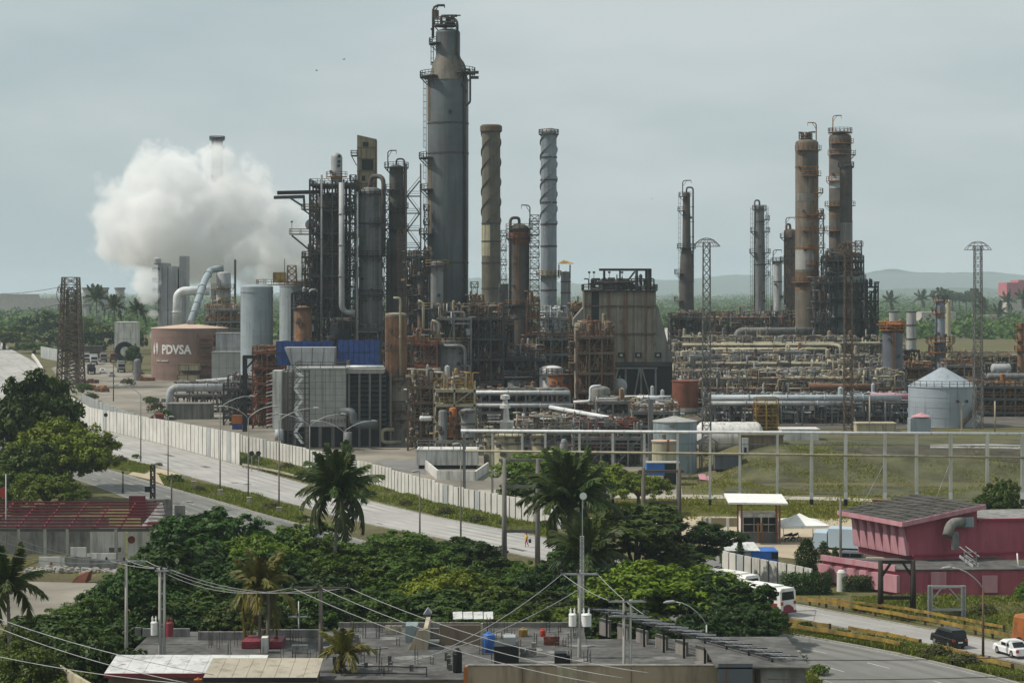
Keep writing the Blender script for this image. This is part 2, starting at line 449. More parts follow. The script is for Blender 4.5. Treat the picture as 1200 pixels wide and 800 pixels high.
mat('sand', (0.40, 0.33, 0.235), 0.95, 0.0, 0.2, scale=0.15, bump=0.3, bscale=3)
mat('bare_soil', (0.20, 0.155, 0.105), 0.95, 0.0, 0.35, scale=0.2, bump=0.4, bscale=2.5)
mat('path_pale', (0.34, 0.315, 0.26), 0.95, 0.0, 0.15, scale=0.2)
mat('kerb', (0.29, 0.28, 0.25), 0.9, 0.0, 0.2, dirt=0.25)
mat('roof_concrete', (0.105, 0.103, 0.099), 0.95, 0.0, 0.55, scale=0.45, dirt=0.42, streak=1.0, bump=0.3)
mat('roof_tin', (0.55, 0.55, 0.53), 0.6, 0.0, 0.2, dirt=0.25, rust=0.12, streak=1.0)
mat('roof_tan', (0.36, 0.32, 0.25), 0.8, 0.0, 0.12, dirt=0.2, streak=1.0)
mat('plaster_beige', (0.36, 0.285, 0.205), 0.9, 0.0, 0.1, dirt=0.25, streak=0.15)
mat('plaster_brown', (0.20, 0.15, 0.10), 0.9, 0.0, 0.2, dirt=0.35, streak=0.2)
mat('plaster_cream', (0.42, 0.37, 0.26), 0.9, 0.0, 0.15, dirt=0.3, streak=0.15)
mat('block_grey', (0.25, 0.245, 0.235), 0.95, 0.0, 0.25, dirt=0.4, streak=0.3, bump=0.4)
mat('pink', (0.36, 0.095, 0.125), 0.85, 0.0, 0.1, dirt=0.4, streak=0.15, dirtcol=(0.25, 0.06, 0.08))
mat('pink_pale', (0.46, 0.24, 0.27), 0.85, 0.0, 0.12, dirt=0.35, streak=0.15, dirtcol=(0.35, 0.12, 0.15))
mat('pink_dark', (0.30, 0.045, 0.075), 0.85, 0.0, 0.1)
mat('roof_shingle', (0.075, 0.07, 0.062), 0.9, 0.0, 0.45, scale=0.6, dirt=0.2, streak=1.0)
mat('red_purlin', (0.16, 0.032, 0.042), 0.7, 0.0, 0.25, rust=0.12)
mat('rubble', (0.36, 0.34, 0.30), 0.95, 0.0, 0.3)
mat('bark', (0.11, 0.09, 0.07), 0.95, 0.0, 0.3, bump=0.4)
mat('palm_bark', (0.20, 0.18, 0.15), 0.95, 0.0, 0.25, bump=0.4)
mat('cable', (0.30, 0.30, 0.30), 0.6, 0.0, 0.1, bump=0)
mat('cable_dark', (0.03, 0.03, 0.03), 0.7, 0.0, 0.1, bump=0)
mat('far_wall', (0.45, 0.40, 0.36), 0.9, 0.0, 0.1)
mat('far_pink', (0.40, 0.13, 0.16), 0.9, 0.0, 0.1)
mat('cloth_yellow', (0.62, 0.45, 0.02), 0.9, 0.0, 0.1)
mat('cloth_red', (0.42, 0.03, 0.02), 0.9, 0.0, 0.1)
mat('cloth_dark', (0.03, 0.03, 0.04), 0.9, 0.0, 0.1)
mat('skin', (0.28, 0.15, 0.09), 0.7, 0.0, 0.05, bump=0)
leafmat('leaf_dark', (0.012, 0.028, 0.004), (0.060, 0.108, 0.010))
leafmat('leaf_mid', (0.022, 0.050, 0.004), (0.105, 0.165, 0.010))
leafmat('leaf_bright', (0.045, 0.085, 0.004), (0.20, 0.27, 0.010))
leafmat('leaf_scrub', (0.050, 0.060, 0.018), (0.14, 0.135, 0.035))
leafmat('palm_leaf', (0.018, 0.034, 0.007), (0.075, 0.105, 0.018))
leafmat('palm_yellow', (0.06, 0.065, 0.012), (0.17, 0.15, 0.02), dead=(0.26, 0.17, 0.03))
leafmat('grass_blade', (0.085, 0.115, 0.012), (0.22, 0.225, 0.035), dead=(0.20, 0.17, 0.07))
def ground_material():
 m = bpy.data.materials.new('ground_cover'); m.use_nodes = True
 nt = m.node_tree; b = nt.nodes['Principled BSDF']
 g = nt.nodes.new('ShaderNodeNewGeometry').outputs['Position']
 n1 = noise(nt,g,0.05,6,0.62); n2 = noise(nt,g,0.5,5,0.65,1,3); n3 = noise(nt,g,2.4,4,0.65,1,7)
 grass = mixc(nt, ramp(nt, n3, 0.3, 0.7), (0.045, 0.055, 0.014), (0.12, 0.125, 0.035))
 dry = mixc(nt, ramp(nt, n3, 0.3, 0.7), (0.085, 0.072, 0.038), (0.175, 0.15, 0.085))
 ad = nt.nodes.new('ShaderNodeMath'); ad.operation = 'MULTIPLY_ADD'; ad.inputs[1].default_value = 0.5
 nt.links.new(n2, ad.inputs[0]); nt.links.new(mixmath(nt, n1, 0.5), ad.inputs[2])
 c = mixc(nt, ramp(nt, ad.outputs[0], 0.40, 0.58), grass, dry)
 mp = nt.nodes.new('ShaderNodeMapping'); mp.inputs['Rotation'].default_value = (0,0,.6); mp.inputs['Scale'].default_value = (.07,.9,.3); nt.links.new(g,mp.inputs['Vector'])
 rl = nt.nodes.new('ShaderNodeTexNoise'); rl.inputs['Scale'].default_value = 1.0; rl.inputs['Detail'].default_value = 5; nt.links.new(mp.outputs['Vector'],rl.inputs['Vector'])
 c = mixc(nt, mixmath(nt, ramp(nt, rl.outputs['Fac'], .5, .66), .7), c, (0.15, 0.125, 0.08))
 c = mixc(nt, mixmath(nt, ramp(nt, n1, .5, .62), .45), c, (0.035, 0.034, 0.018))
 nt.links.new(c,b.inputs['Base Color']); b.inputs['Roughness'].default_value = 0.95; b.inputs['Specular IOR Level'].default_value = 0.1
 bp = nt.nodes.new('ShaderNodeBump'); bp.inputs['Strength'].default_value = 0.5; bp.inputs['Distance'].default_value = 0.15
 nt.links.new(n3, bp.inputs['Height']); nt.links.new(bp.outputs['Normal'], b.inputs['Normal'])
 MATS['ground_cover'] = m
ground_material()
def hill_material(name, a, c2):
 m = bpy.data.materials.new(name); m.use_nodes = True
 nt = m.node_tree; b = nt.nodes['Principled BSDF']
 g = nt.nodes.new('ShaderNodeNewGeometry').outputs['Position']
 n1 = noise(nt, g, 0.02, 6, 0.7)
 nt.links.new(mixc(nt,ramp(nt,n1,0.35,0.65),a,c2),b.inputs['Base Color']); b.inputs['Roughness'].default_value = 1.0
 b.inputs['Specular IOR Level'].default_value = 0.0
 MATS[name] = m
hill_material('hill_green', (0.025, 0.04, 0.02), (0.08, 0.10, 0.05))
# ------------------------------------------------------------------ the ground sheet
def build_ground():
 xs = sorted(set([-14000,-9000,-5000,-3000,-1800,-1000,-600,-400,-300,-220]+[i*5 for i in range(-36,41)]+[240,300,400,600,1000,1800,3000,5000,9000,14000]))
 ys = sorted(set([-200,0,60,100,130]+[150+i*4 for i in range(0,35)]+list(range(290,700,5))+[690,720,760,820,900,1000,1200,1500,2000,2600,3400,4500,6500,9500,14000]))
 mb = MB(); k = {}
 for j, y in enumerate(ys):
  for i, x in enumerate(xs):
   mb.v.append((x, y, gz(x, y)))
 n = len(xs)
 for j in range(len(ys) - 1):
  for i in range(n - 1):
   a = j * n + i; mb.f.append((a, a + 1, a + n + 1, a + n)); mb.sm.append(True)
 return struct('ground', mb, 'ground_cover', 'dry grass and soil ground stretching to the hills')
build_ground()
def strip(name, top, bot, m, dz, n=60, k=3, label=None, lift=None):
 """ground sheet between two photo polylines laid on the terrain"""
 def res(pl):
  pl = [G(*p) for p in pl]
  L = [0]
  for a, b in zip(pl, pl[1:]): L.append(L[-1] + (b - a).length)
  out = []
  for i in range(n + 1):
   t = L[-1] * i / n
   j = max(q for q in range(len(L)) if L[q] <= t + 1e-9); j = min(j, len(pl) - 2)
   out.append(pl[j].lerp(pl[j + 1], (t - L[j]) / max(1e-9, L[j + 1] - L[j])))
  return out
 A, B = res(top), res(bot)
 # soften corners
 for _ in range(3):
  for q in (A, B):
   for i in range(1, n): q[i] = (q[i - 1] + q[i] * 2 + q[i + 1]) / 4
 mb = MB()
 for a, b in zip(A, B):
  for j in range(k + 1):
   p = a.lerp(b, j / k); mb.v.append((p.x, p.y, gz(p.x, p.y) + dz))
 for i in range(n):
  for j in range(k):
   q = i * (k + 1) + j; mb.f.append((q, q + k + 1, q + k + 2, q + 1)); mb.sm.append(True)
 o = struct(name, mb, m, label)
 return o, A, B
def dashes(par_name, A, B, t, on, off, w, dz, label, solid=False, mt='road_paint'):
 """painted lane line at fraction t across a road strip"""
 mb = MB(); run = 0.0; draw = True
 pts = [a.lerp(b, t) for a, b in zip(A, B)]
 fine = []
 for a, b in zip(pts, pts[1:]):
  L = (b - a).length; s = max(1, int(L / 0.75))
  for i in range(s): fine.append(a.lerp(b, i / s))
 fine.append(pts[-1])
 for a, b in zip(fine, fine[1:]):
  L = (b - a).length
  if solid or run % (on + off) < on:
   d = Vector((b.x - a.x, b.y - a.y, 0)).normalized(); q = Vector((-d.y, d.x, 0)) * w / 2
   mb.quad(*[(p.x, p.y, gz(p.x, p.y) + dz) for p in (a - q, b - q, b + q, a + q)])
  run += L
 return struct(par_name, mb, mt, label)
# carriageway next to the refinery
far_top = [(-25,390),(-5,398),(20,413),(44,428),(62,460),(85,486),(122,505),(200,523),(282,546),(340,563),(425,586),(540,612),(650,632),(740,657),(840,687),(934,712),(1000,722),(1100,739),(1230,764)]
far_bot = [(-210,400),(-150,414),(-100,428),(-45,449),(0,470),(40,496),(80,517),(132,534),(185,547),(225,560),(295,578),(340,590),(455,620),(512,630),(587,645),(700,671),(800,696),(934,727),(1060,748),(1160,770),(1235,785)]
near_top = [(-60,482),(20,515),(60,530),(105,545),(145,556),(182,567),(270,592),(350,614),(455,642),(600,675),(750,708),(900,739),(980,752),(1070,769),(1160,792),(1230,811)]
near_bot = [(-60,505),(20,540),(60,553),(107,568),(145,583),(195,602),(225,612),(347,648),(500,690),(700,735),(850,768),(942,790),(1004,815),(1080,850)]
road_a,RA_T,RA_B = strip('highway_far_carriageway',far_top,far_bot,'asphalt',0.05,n=150,k=14,label='pale concrete carriageway beside the refinery wall')
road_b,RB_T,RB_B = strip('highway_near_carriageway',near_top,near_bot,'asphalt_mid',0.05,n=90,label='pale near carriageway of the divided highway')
for t in(0.36,0.68):dashes('lane_marking',RA_T,RA_B,t,3.0,6.0,0.16,0.065,'dashed white lane line on the far carriageway')
for t in(0.36,0.68):dashes('lane_marking',RB_T,RB_B,t,3.0,6.0,0.16,0.065,'dashed white lane line on the near carriageway')
for t in (0.1, 0.24, 0.43, 0.57, 0.76, 0.9):
 dashes('tyre_track',RA_T,RA_B,t,1,0,.8,.058,'darker tyre track worn along far carriageway',solid=True,mt='track_wear')
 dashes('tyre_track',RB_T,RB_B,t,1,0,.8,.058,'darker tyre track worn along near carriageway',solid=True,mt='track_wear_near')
for (a, b, t) in ((RA_T, RA_B, 0.04), (RA_T, RA_B, 0.96), (RB_T, RB_B, 0.04), (RB_T, RB_B, 0.95)):
 dashes('edge_line', a, b, t, 1, 0, 0.10, 0.066, 'solid pale edge line of the highway', solid=True)
def kerb_along(pts, label, w=0.25, h=0.14, mt='kerb', name='kerb'):
 mb = MB()
 for a, b in zip(pts, pts[1:]):
  a = Vector((a.x, a.y, gz(a.x, a.y))); b = Vector((b.x, b.y, gz(b.x, b.y)))
  d = (b-a).normalized(); s = Vector((-d.y,d.x,0)).normalized()*w/2; u = Vector((0,0,h)); dn = Vector((0,0,-0.2))
  mb.hexa([a - s + dn, b - s + dn, b + s + dn, a + s + dn, a - s + u, b - s + u, b + s + u, a + s + u])
 return struct(name, mb, mt, label)
kerb_along(RA_B, 'pale concrete kerb between far carriageway and median')
kerb_along(RB_T, 'pale concrete kerb between near carriageway and median')
kerb_along(RA_T, 'pale concrete kerb on the refinery side of the highway')
# side slip crossing the median, yards, paths
strip('median_crossing',[(168,546),(190,549),(212,556)],[(150,556),(178,562),(192,568)],'sand',0.03,n=8,label='pale worn crossing in the grass median')
strip('refinery_road',[(96,424),(128,440),(142,470),(165,492),(200,508)],[(128,424),(150,442),(176,470),(193,492),(225,503)],'yard',0.04,n=30,label='dusty service road inside the refinery')
strip('refinery_yard',[(180,478),(300,478),(450,478),(560,478),(700,478),(790,478)],[(170,506),(262,521),(380,545),(520,580),(600,590),(800,580)],'yard',0.025,n=40,k=8,label='dusty concrete yard of the refinery')
strip('refinery_yard_west',[(60,431),(86,424),(98,422),(170,440),(262,440)],[(92,476),(112,484),(135,494),(180,507),(262,516)],'yard',0.02,n=24,k=8,label='dusty bare ground either side of service road')
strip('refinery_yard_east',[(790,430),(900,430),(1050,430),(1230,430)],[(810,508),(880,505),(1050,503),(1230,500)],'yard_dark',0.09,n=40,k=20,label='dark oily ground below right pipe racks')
strip('grass_bank',[(868,524),(905,514),(960,512),(1050,513),(1140,514),(1235,516)],[(848,577),(900,578),(960,579),(1050,582),(1140,588),(1235,590)],'bank_soil',0.10,n=60,k=26,label='eroded olive brown bank below the tanks')
strip('drain_bed',[(975,524),(1040,526),(1100,522),(1170,526),(1235,523)],[(975,527),(1040,536),(1100,533),(1170,541),(1235,545)],'soil_dark',0.16,n=30,k=6,label='dark strip in the bank ditch')  # one dark tone laid along the right part of the bank
strip('drain_lip',[(1090,522),(1160,521),(1235,524)],[(1090,526),(1160,526),(1235,529)],'kerb',0.2,n=16,k=2,label='pale concrete lip of the bank ditch')
strip('asphalt_apron',[(440,540),(470,540),(495,541)],[(455,548),(480,553),(500,556)],'asphalt_dark',0.06,n=6,label='dark apron by the white bund wall')
strip('gate_forecourt',[(690,606),(800,604),(900,606),(1010,608),(1080,612)],[(690,624),(800,634),(900,652),(990,660),(1080,668)],'sand',0.03,n=20,k=4,label='pale sandy forecourt around the gatehouse')
strip('service_path',[(560,574),(660,575),(760,579),(860,580),(1000,583),(1100,588),(1240,590)],[(560,578),(660,580),(760,585),(860,584),(1000,587),(1100,592),(1240,595)],'path_pale',0.05,n=40,k=2,label='pale service path at the foot of the grass bank')
strip('forecourt_drive',[(760,640),(860,652),(960,676)],[(760,652),(850,668),(950,690)],'asphalt_dark',0.045,n=16,label='drive in front of the gatehouse')
strip('demolition_yard',[(-40,680),(60,682),(170,684)],[(-40,735),(40,730),(130,705)],'yard',0.03,n=10,label='pale bare yard below the ruined shed')
r = random.Random(31); mb = MB()
for A_, B_ in ((RA_T, RA_B), (RB_T, RB_B)):
 for k in range(34):
  i = r.randrange(30,len(A_)-8); u = r.uniform(.05,.9); a = A_[i].lerp(B_[i],u); d = (A_[i+1]-A_[i]); d.z = 0; d.normalize(); sd = Vector((-d.y,d.x,0))
  L, W_ = r.uniform(.6, 5), r.uniform(.25, 1.4)
  if k % 3 == 0: L, W_ = r.uniform(4, 14), .07
  if k % 5 == 0: d, sd = sd, d; L *= .5
  q = [a-d*L/2-sd*W_/2,a+d*L/2-sd*W_*r.uniform(.3,.6),a+d*L*.45+sd*W_/2,a-d*L*.5+sd*W_*r.uniform(.3,.6)]
  mb.quad(*[(p.x, p.y, gz(p.x, p.y) + .0625) for p in q])
o = struct('road_patching',mb,'tar_patch','dark tar repairs and cracks in both carriageways'); o['kind'] = 'stuff'
# far hills
def hills(name, Y, ridge, seed, label, m='hill_green', depth=1600):
 """rolling ridge whose skyline follows photo heights, with a wooded, broken top"""
 r = random.Random(seed); mb = MB()
 xs = np.linspace(-700, 1900, 420); rows = 10
 ph = [(r.uniform(0.004, 0.02), r.uniform(0, 6.3), r.uniform(0.6, 2.0)) for _ in range(6)]
 top = np.interp(xs, [p[0] for p in ridge], [p[1] for p in ridge])
 jit = [r.gauss(0, 1) for _ in xs]
 for j in range(rows + 1):
  t = j / rows
  for i, px in enumerate(xs):
   y = Y + depth * t
   zt = EYE - (top[i] - HZ) / F * (Y + depth)
   bumpy = sum(a[2] * math.sin(a[0] * (px * 2.2 + j * 60) + a[1]) for a in ph)
   z = 5.0 + (zt - 5.0) * sstep(0, 1, t) ** 0.9 + bumpy * 1.2 * min(1, t * 3) + jit[i] * 1.3 * t
   mb.v.append(((px - 600) / F * y, y, z))
 n = len(xs)
 for j in range(rows):
  for i in range(n - 1):
   a = j * n + i; mb.f.append((a, a + 1, a + n + 1, a + n)); mb.sm.append(False)
 return struct(name, mb, m, label)
hills('far_hills',9200,[(-700,352),(0,347),(80,346),(160,350),(300,345),(430,334),(550,326),(590,325),(680,333),(760,327),(800,328),(860,322),(900,323),(960,324),(1010,320),(1045,314),(1070,318),(1120,319),(1160,318),(1200,322),(1900,330)],3,'hazy wooded ridge on the skyline')
hills('middle_hills',6200,[(-700,356),(0,356),(200,357),(500,350),(680,347),(800,346),(900,346),(1000,342),(1060,338),(1120,336),(1200,340),(1900,345)],8,'lower wooded ridge in front of the skyline',depth=1000)
# ------------------------------------------------------------------ vegetation prototypes
def np_mesh(name, V, Fq, m):
 me = bpy.data.meshes.new(name)
 nv, nf = len(V), len(Fq)
 me.vertices.add(nv); me.vertices.foreach_set('co', np.asarray(V, dtype=np.float32).ravel())
 me.loops.add(nf * 4); me.loops.foreach_set('vertex_index', np.asarray(Fq, dtype=np.int32).ravel())
 me.polygons.add(nf); me.polygons.foreach_set('loop_start',np.arange(0,nf*4,4,dtype=np.int32)); me.polygons.foreach_set('loop_total',np.full(nf,4,dtype=np.int32))
 me.materials.append(MATS[m]); me.update(calc_edges=True)
 return me
def leaf_cloud(rs, P, N, size, aspect=0.5):
 """rhombic leaves at P, facing roughly N"""
 n = len(P)
 N = N + rs.normal(0, 0.55, (n, 3)); N /= np.linalg.norm(N, axis=1)[:, None] + 1e-9
 A = np.cross(N, rs.normal(0, 1, (n, 3))); A /= np.linalg.norm(A, axis=1)[:, None] + 1e-9
 B = np.cross(N, A)
 L = size * rs.uniform(0.6, 1.35, (n, 1)); W = L * aspect
 V = np.empty((n, 4, 3))
 V[:,0] = P-A*L*0.5; V[:,1] = P+B*W*0.5+N*L*0.08; V[:,2] = P+A*L*0.5-N*L*0.1; V[:,3] = P-B*W*0.5+N*L*0.08
 return V.reshape(-1, 3), np.arange(n * 4).reshape(n, 4)
def crown(seed, rx, rz, lobes, nleaf, size, m, flat=0.0, clump=0.35, layers=0):
 """crown of leaf clumps: uneven lobes carrying twigs of leaves; unit centred at base of crown (z=0)"""
 rs = np.random.RandomState(seed)
 C, Rr = [], []
 for i in range(lobes):
  a = i * 2.4 + rs.uniform(-0.5, 0.5); t = (i + 0.5) / lobes
  rr = math.sqrt(t) * rx * rs.uniform(0.62, 0.98) * 0.78
  if layers: zc = rz * (0.15 + 0.8 * ((i % layers) / max(1, layers - 1))) * (1 - 0.25 * t)
  else: zc = rz * (0.30 + 0.42 * (1 - t) + rs.uniform(-0.24, 0.10))
  C.append((math.cos(a) * rr, math.sin(a) * rr, zc))
  Rr.append(rx * clump * rs.uniform(0.72, 1.25))
 C = np.array(C); Rr = np.array(Rr)
 pick = rs.choice(lobes, nleaf, p=Rr ** 2 / (Rr ** 2).sum())
 # secondary clumps on every lobe
 sub = {}
 P = np.empty((nleaf, 3)); N = np.empty((nleaf, 3))
 for k in range(lobes):
  idx = np.where(pick == k)[0]
  ns = 26
  D = rs.normal(0,1,(ns,3)); D[:,2] = np.abs(D[:,2])*1.0-0.42; D/=np.linalg.norm(D,axis=1)[:,None]
  sc = C[k] + D * Rr[k] * np.array([1, 1, 0.85 if not layers else 0.38]) * rs.uniform(0.6, 1.08, (ns, 1))
  sr = Rr[k] * rs.uniform(0.16, 0.34, ns)
  w = rs.randint(0, ns, len(idx))
  d = rs.normal(0, 1, (len(idx), 3)); d /= np.linalg.norm(d, axis=1)[:, None]
  rad = sr[w][:, None] * (rs.uniform(0.1, 1, (len(idx), 1)) ** 0.4) * np.array([1, 1, 0.7])
  P[idx] = sc[w] + d * rad
  N[idx] = d * 0.6 + D[w] * 0.5 + np.array([0, 0, 0.7])
 P[:, 2] = np.maximum(P[:, 2], -rz * 0.12)
 V, Fq = leaf_cloud(rs, P, N, size)
 return np_mesh('crown', V, Fq, m), C, Rr
def make_tree(name, seed, rx, rz, trunk_h, lobes, nleaf, size, m, clump=0.35, layers=0, tr=0.25):
 """local mesh pair (crown at trunk_h) kept as shared data"""
 me, C, Rr = crown(seed, rx, rz, lobes, nleaf, size, m, clump=clump, layers=layers)
 V = np.empty(len(me.vertices)*3,dtype=np.float32); me.vertices.foreach_get('co',V); V = V.reshape(-1,3); V[:,2]+=trunk_h; me.vertices.foreach_set('co',V.ravel())
 mb = MB(); r = random.Random(seed)
 fork = trunk_h + rz * 0.12
 mb.tube([(0,0,-0.5),(r.uniform(-.1,.1),r.uniform(-.1,.1),trunk_h*0.5),(0,0,fork)],[tr*1.35,tr,tr*0.8],7)
 for k in range(min(len(C), 9)):
  c = Vector(C[k])+Vector((0,0,trunk_h)); mid = Vector((c.x*0.45,c.y*0.45,fork+(c.z-fork)*0.65))
  mb.tube([(0, 0, fork - 0.3), mid, c], [tr * 0.55, tr * 0.33, tr * 0.12], 5)
 tm = mb.mesh('trunk', MATS['bark'])
 return (tm, me)
TREE_DATA = {
 'dark0': make_tree('t', 1, 5.0, 7.2, 1.3, 18, 20000, 0.40, 'leaf_dark'),
 'dark1': make_tree('t', 2, 5.0, 6.4, 1.3, 20, 11000, 0.58, 'leaf_dark', clump=0.32),
 'mid0': make_tree('t', 3, 5.0, 6.8, 1.3, 19, 20000, 0.38, 'leaf_mid'),
 'mid1': make_tree('t', 4, 5.0, 5.8, 1.3, 17, 24000, 0.30, 'leaf_mid', clump=0.38),
 'bright0': make_tree('t', 5, 5.0, 6.2, 1.3, 19, 20000, 0.36, 'leaf_bright'),
 'bright1': make_tree('t', 6, 5.0, 3.6, 2.8, 13, 13000, 0.34, 'leaf_bright', clump=0.33),
 'layer0': make_tree('t', 7, 5.0, 7.5, 1.6, 20, 13000, 0.42, 'leaf_dark', clump=0.30, layers=4),
 'scrub0': make_tree('t', 8, 2.2, 1.7, 0.3, 9, 2200, 0.28, 'leaf_scrub', clump=0.4, tr=0.07),
 'scrub1': make_tree('t', 9, 2.2, 2.2, 0.3, 9, 2600, 0.30, 'leaf_mid', clump=0.4, tr=0.07),
 'far0': make_tree('t', 10, 5.0, 6.0, 2.0, 12, 1500, 1.0, 'leaf_mid', tr=0.35),
 'far1': make_tree('t', 12, 5.0, 5.0, 1.6, 12, 1500, 1.0, 'leaf_dark', tr=0.35),
 'far2': make_tree('t', 13, 5.0, 3.2, 7.5, 11, 1300, 0.9, 'leaf_dark', tr=0.3, clump=0.3),
 'column0': make_tree('t', 14, 1.25, 6.5, 0.2, 1, 200, 0.3, 'leaf_dark', tr=0.1),
}
def tree(kind, name, label, loc, sx, sz, rz=0.0, group=None, cat='tree'):
 tm, cm = TREE_DATA[kind]
 t = thing(name, label, cat, loc, group)
 t.scale = (sx, sx, sz); t.rotation_euler = (0, 0, rz)
 for nm, me in (('trunk', tm), ('crown', cm)):
  o = bpy.data.objects.new(nm, me); COL.objects.link(o); o.parent = t
 return t
def tree_px(kind, name, label, cx, top, wpx, Y, rz=0.0, group=None, base=None, cat='tree', hmul=1.0):
 """tree filling a photo width and reaching a photo height, rooted on the ground"""
 g = GP(cx, Y)
 cm = TREE_DATA[kind][1]
 b = bb(cm)
 sx = M(wpx, Y) / (b[1][0] - b[0][0])
 sz = (PZ(top, Y) - g.z) / b[1][2]
 return tree(kind, name, label, g, sx, sz * hmul, rz, group, cat)
def bb(me):
 V = np.empty(len(me.vertices) * 3, dtype=np.float32); me.vertices.foreach_get('co', V); V = V.reshape(-1, 3)
 return V.min(0), V.max(0)
# palms: frond mesh variants shared by all palms
def frond_mesh(seed, L, droop, lw, m, nl=40, torn=0.0):
 r = random.Random(seed); mb = MB()
 pts = []
 for i in range(13):
  t = i / 12
  pts.append(Vector((L*(t*(1-0.22*t*droop)),math.sin(t*2)*0.06*L*r.uniform(-.4,.4),L*(0.34*t-droop*0.75*t*t))))
 mb.tube(pts, [0.06 * (1 - 0.8 * i / 12) + 0.01 for i in range(13)], 4, smooth=False)
 for i in range(nl):
  t = 0.14 + 0.86 * i / nl
  k = min(11, int(t * 12)); p = pts[k].lerp(pts[k + 1], t * 12 - k)
  d = (pts[k + 1] - pts[k]).normalized()
  ll = L * 0.32 * (math.sin(PI * min(1, t * 0.92 + 0.08)) ** 0.6) * r.uniform(0.8, 1.1)
  for sg in (-1, 1):
   if r.random() < torn: continue
   s = Vector((d.y * -sg, d.x * sg, 0)).normalized()
   e = p + s * ll * 0.62 + d * ll * 0.45 + Vector((0, 0, -ll * r.uniform(0.28, 0.6)))
   mid = p.lerp(e, 0.5) + Vector((0, 0, ll * 0.10))
   q = d * lw
   mb.quad(p - q * 0.6, p + q * 0.6, mid + q, mid - q); mb.quad(mid - q, mid + q, e + q * 0.15, e - q * 0.15)
 return mb.mesh('frond', MATS[m])
FRONDS = {
 'green':[frond_mesh(20+i,1.0,d,0.021,'palm_leaf',torn=0.05)for i,d in enumerate((0.2,0.5,0.85,1.2))],
 'yellow':[frond_mesh(30+i,1.0,d,0.022,'palm_yellow',torn=0.05)for i,d in enumerate((0.4,0.8,1.2,1.7))],
}
def palm(label, base, height, L, seed=0, kind='green', lean=(0, 0), nf=20, tr=0.2, group=None):
 r = random.Random(seed)
 t = thing('palm_tree', label, 'palm tree', base, group)
 mb = MB(); top = Vector((lean[0], lean[1], height))
 pts = [Vector((top.x*q*q,top.y*q*q,height*q-0.3*(q==0)))for q in[i/8 for i in range(9)]]
 mb.tube(pts, [tr * (1.35 if i == 0 else 1 - 0.045 * i) for i in range(9)], 8)
 for i in range(1, int(height / 0.5)):
  q = i*0.5/height; p = Vector((top.x*q*q,top.y*q*q,height*q)); mb.lathe(p,[(tr*0.9,-0.05),(tr*1.06*(1-0.3*q),0),(tr*0.9,0.05)],7)
 part(t, 'trunk', mb, 'palm_bark', local=True)
 for i in range(nf):
  lv = i / nf
  vi = 0 if lv < 0.3 else 1 if lv < 0.55 else 2 if lv < 0.8 else 3
  o = bpy.data.objects.new('frond', FRONDS[kind][vi]); COL.objects.link(o); o.parent = t
  s = L * r.uniform(0.85, 1.1)
  o.location = top; o.scale = (s, s, s)
  tilt = (-1.3 + 1.55 * lv + r.uniform(-.12, .12))
  o.rotation_euler = (r.uniform(-.2,.2),tilt*0.9 if vi<3 else 0.25+r.uniform(0,.25),i*2.4+r.uniform(-.3,.3))
 nut = MB()
 for i in range(5):
  a = i*1.256; p = top+Vector((0.28*math.cos(a),0.28*math.sin(a),-0.25)); nut.lathe(p,[(0.01,-0.16),(0.12,-0.1),(0.14,0.02),(0.01,0.14)],6)
 part(t, 'coconut_cluster', nut, 'palm_bark', local=True)
 return t
def grass_area(name, label, quads, n, hgt, seed, m='grass_blade', feather=.15):
 """blades over photo quads on the ground, one mass"""
 rs = np.random.RandomState(seed); P = []
 per = n // len(quads)
 for q in quads:
  a, b, c, d = [G(*p) for p in q]
  u = rs.uniform(0, 1, per); v = rs.uniform(0, 1, per)
  for i in range(per):
   p = (a.lerp(b,u[i])).lerp(d.lerp(c,u[i]),v[i]); p = Vector((p.x+rs.normal(0,feather),p.y+rs.normal(0,feather),0)); P.append((p.x,p.y,gz(p.x,p.y)))
 P = np.array(P); k = len(P)
 # clumpy heights
 h = hgt*rs.uniform(0.4,1.3,k)*(0.55+0.45*np.sin(P[:,0]*0.37+2*np.sin(P[:,1]*.13))*np.sin(P[:,1]*0.21+P[:,0]*.11))
 a = rs.uniform(0, 2 * PI, k); w = 0.11 * rs.uniform(0.6, 1.5, k)
 dx, dy = np.cos(a) * w, np.sin(a) * w
 lx, ly = rs.normal(0, 0.35, k) * h, rs.normal(0, 0.35, k) * h
 V = np.empty((k, 4, 3))
 V[:,0] = P+np.stack([-dx,-dy,np.zeros(k)-0.05],1); V[:,1] = P+np.stack([dx,dy,np.zeros(k)-0.05],1)
 V[:,2] = P+np.stack([dx*0.4+lx,dy*0.4+ly,h],1); V[:,3] = P+np.stack([-dx*0.4+lx,-dy*0.4+ly,h],1)
 me = np_mesh(name, V.reshape(-1, 3), np.arange(k * 4).reshape(k, 4), m)
 o = bpy.data.objects.new(name,me); COL.objects.link(o); o['kind'] = 'stuff'; o['label'] = label; o['category'] = 'grass'
 return o
def far_wood(name, label, spots, seed, m, per=44, size=2.6):
 """distant woodland: rounded clumps of leaf faces, one mass"""
 rs = np.random.RandomState(seed); P, N = [], []
 for x, y, r, h in spots:
  d = rs.normal(0, 1, (per, 3)); d[:, 2] = np.abs(d[:, 2]); d /= np.linalg.norm(d, axis=1)[:, None]
  P.append(np.array([x,y,gz(x,y)])+d*np.array([r,r,h])*rs.uniform(.75,1.05,(per,1))); N.append(d+np.array([0,0,.3]))
 V, Fq = leaf_cloud(rs, np.concatenate(P), np.concatenate(N), size, .8)
 o = bpy.data.objects.new(name,np_mesh(name,V,Fq,m)); COL.objects.link(o); o['kind'] = 'stuff'; o['label'] = label; o['category'] = 'woodland'
 return o
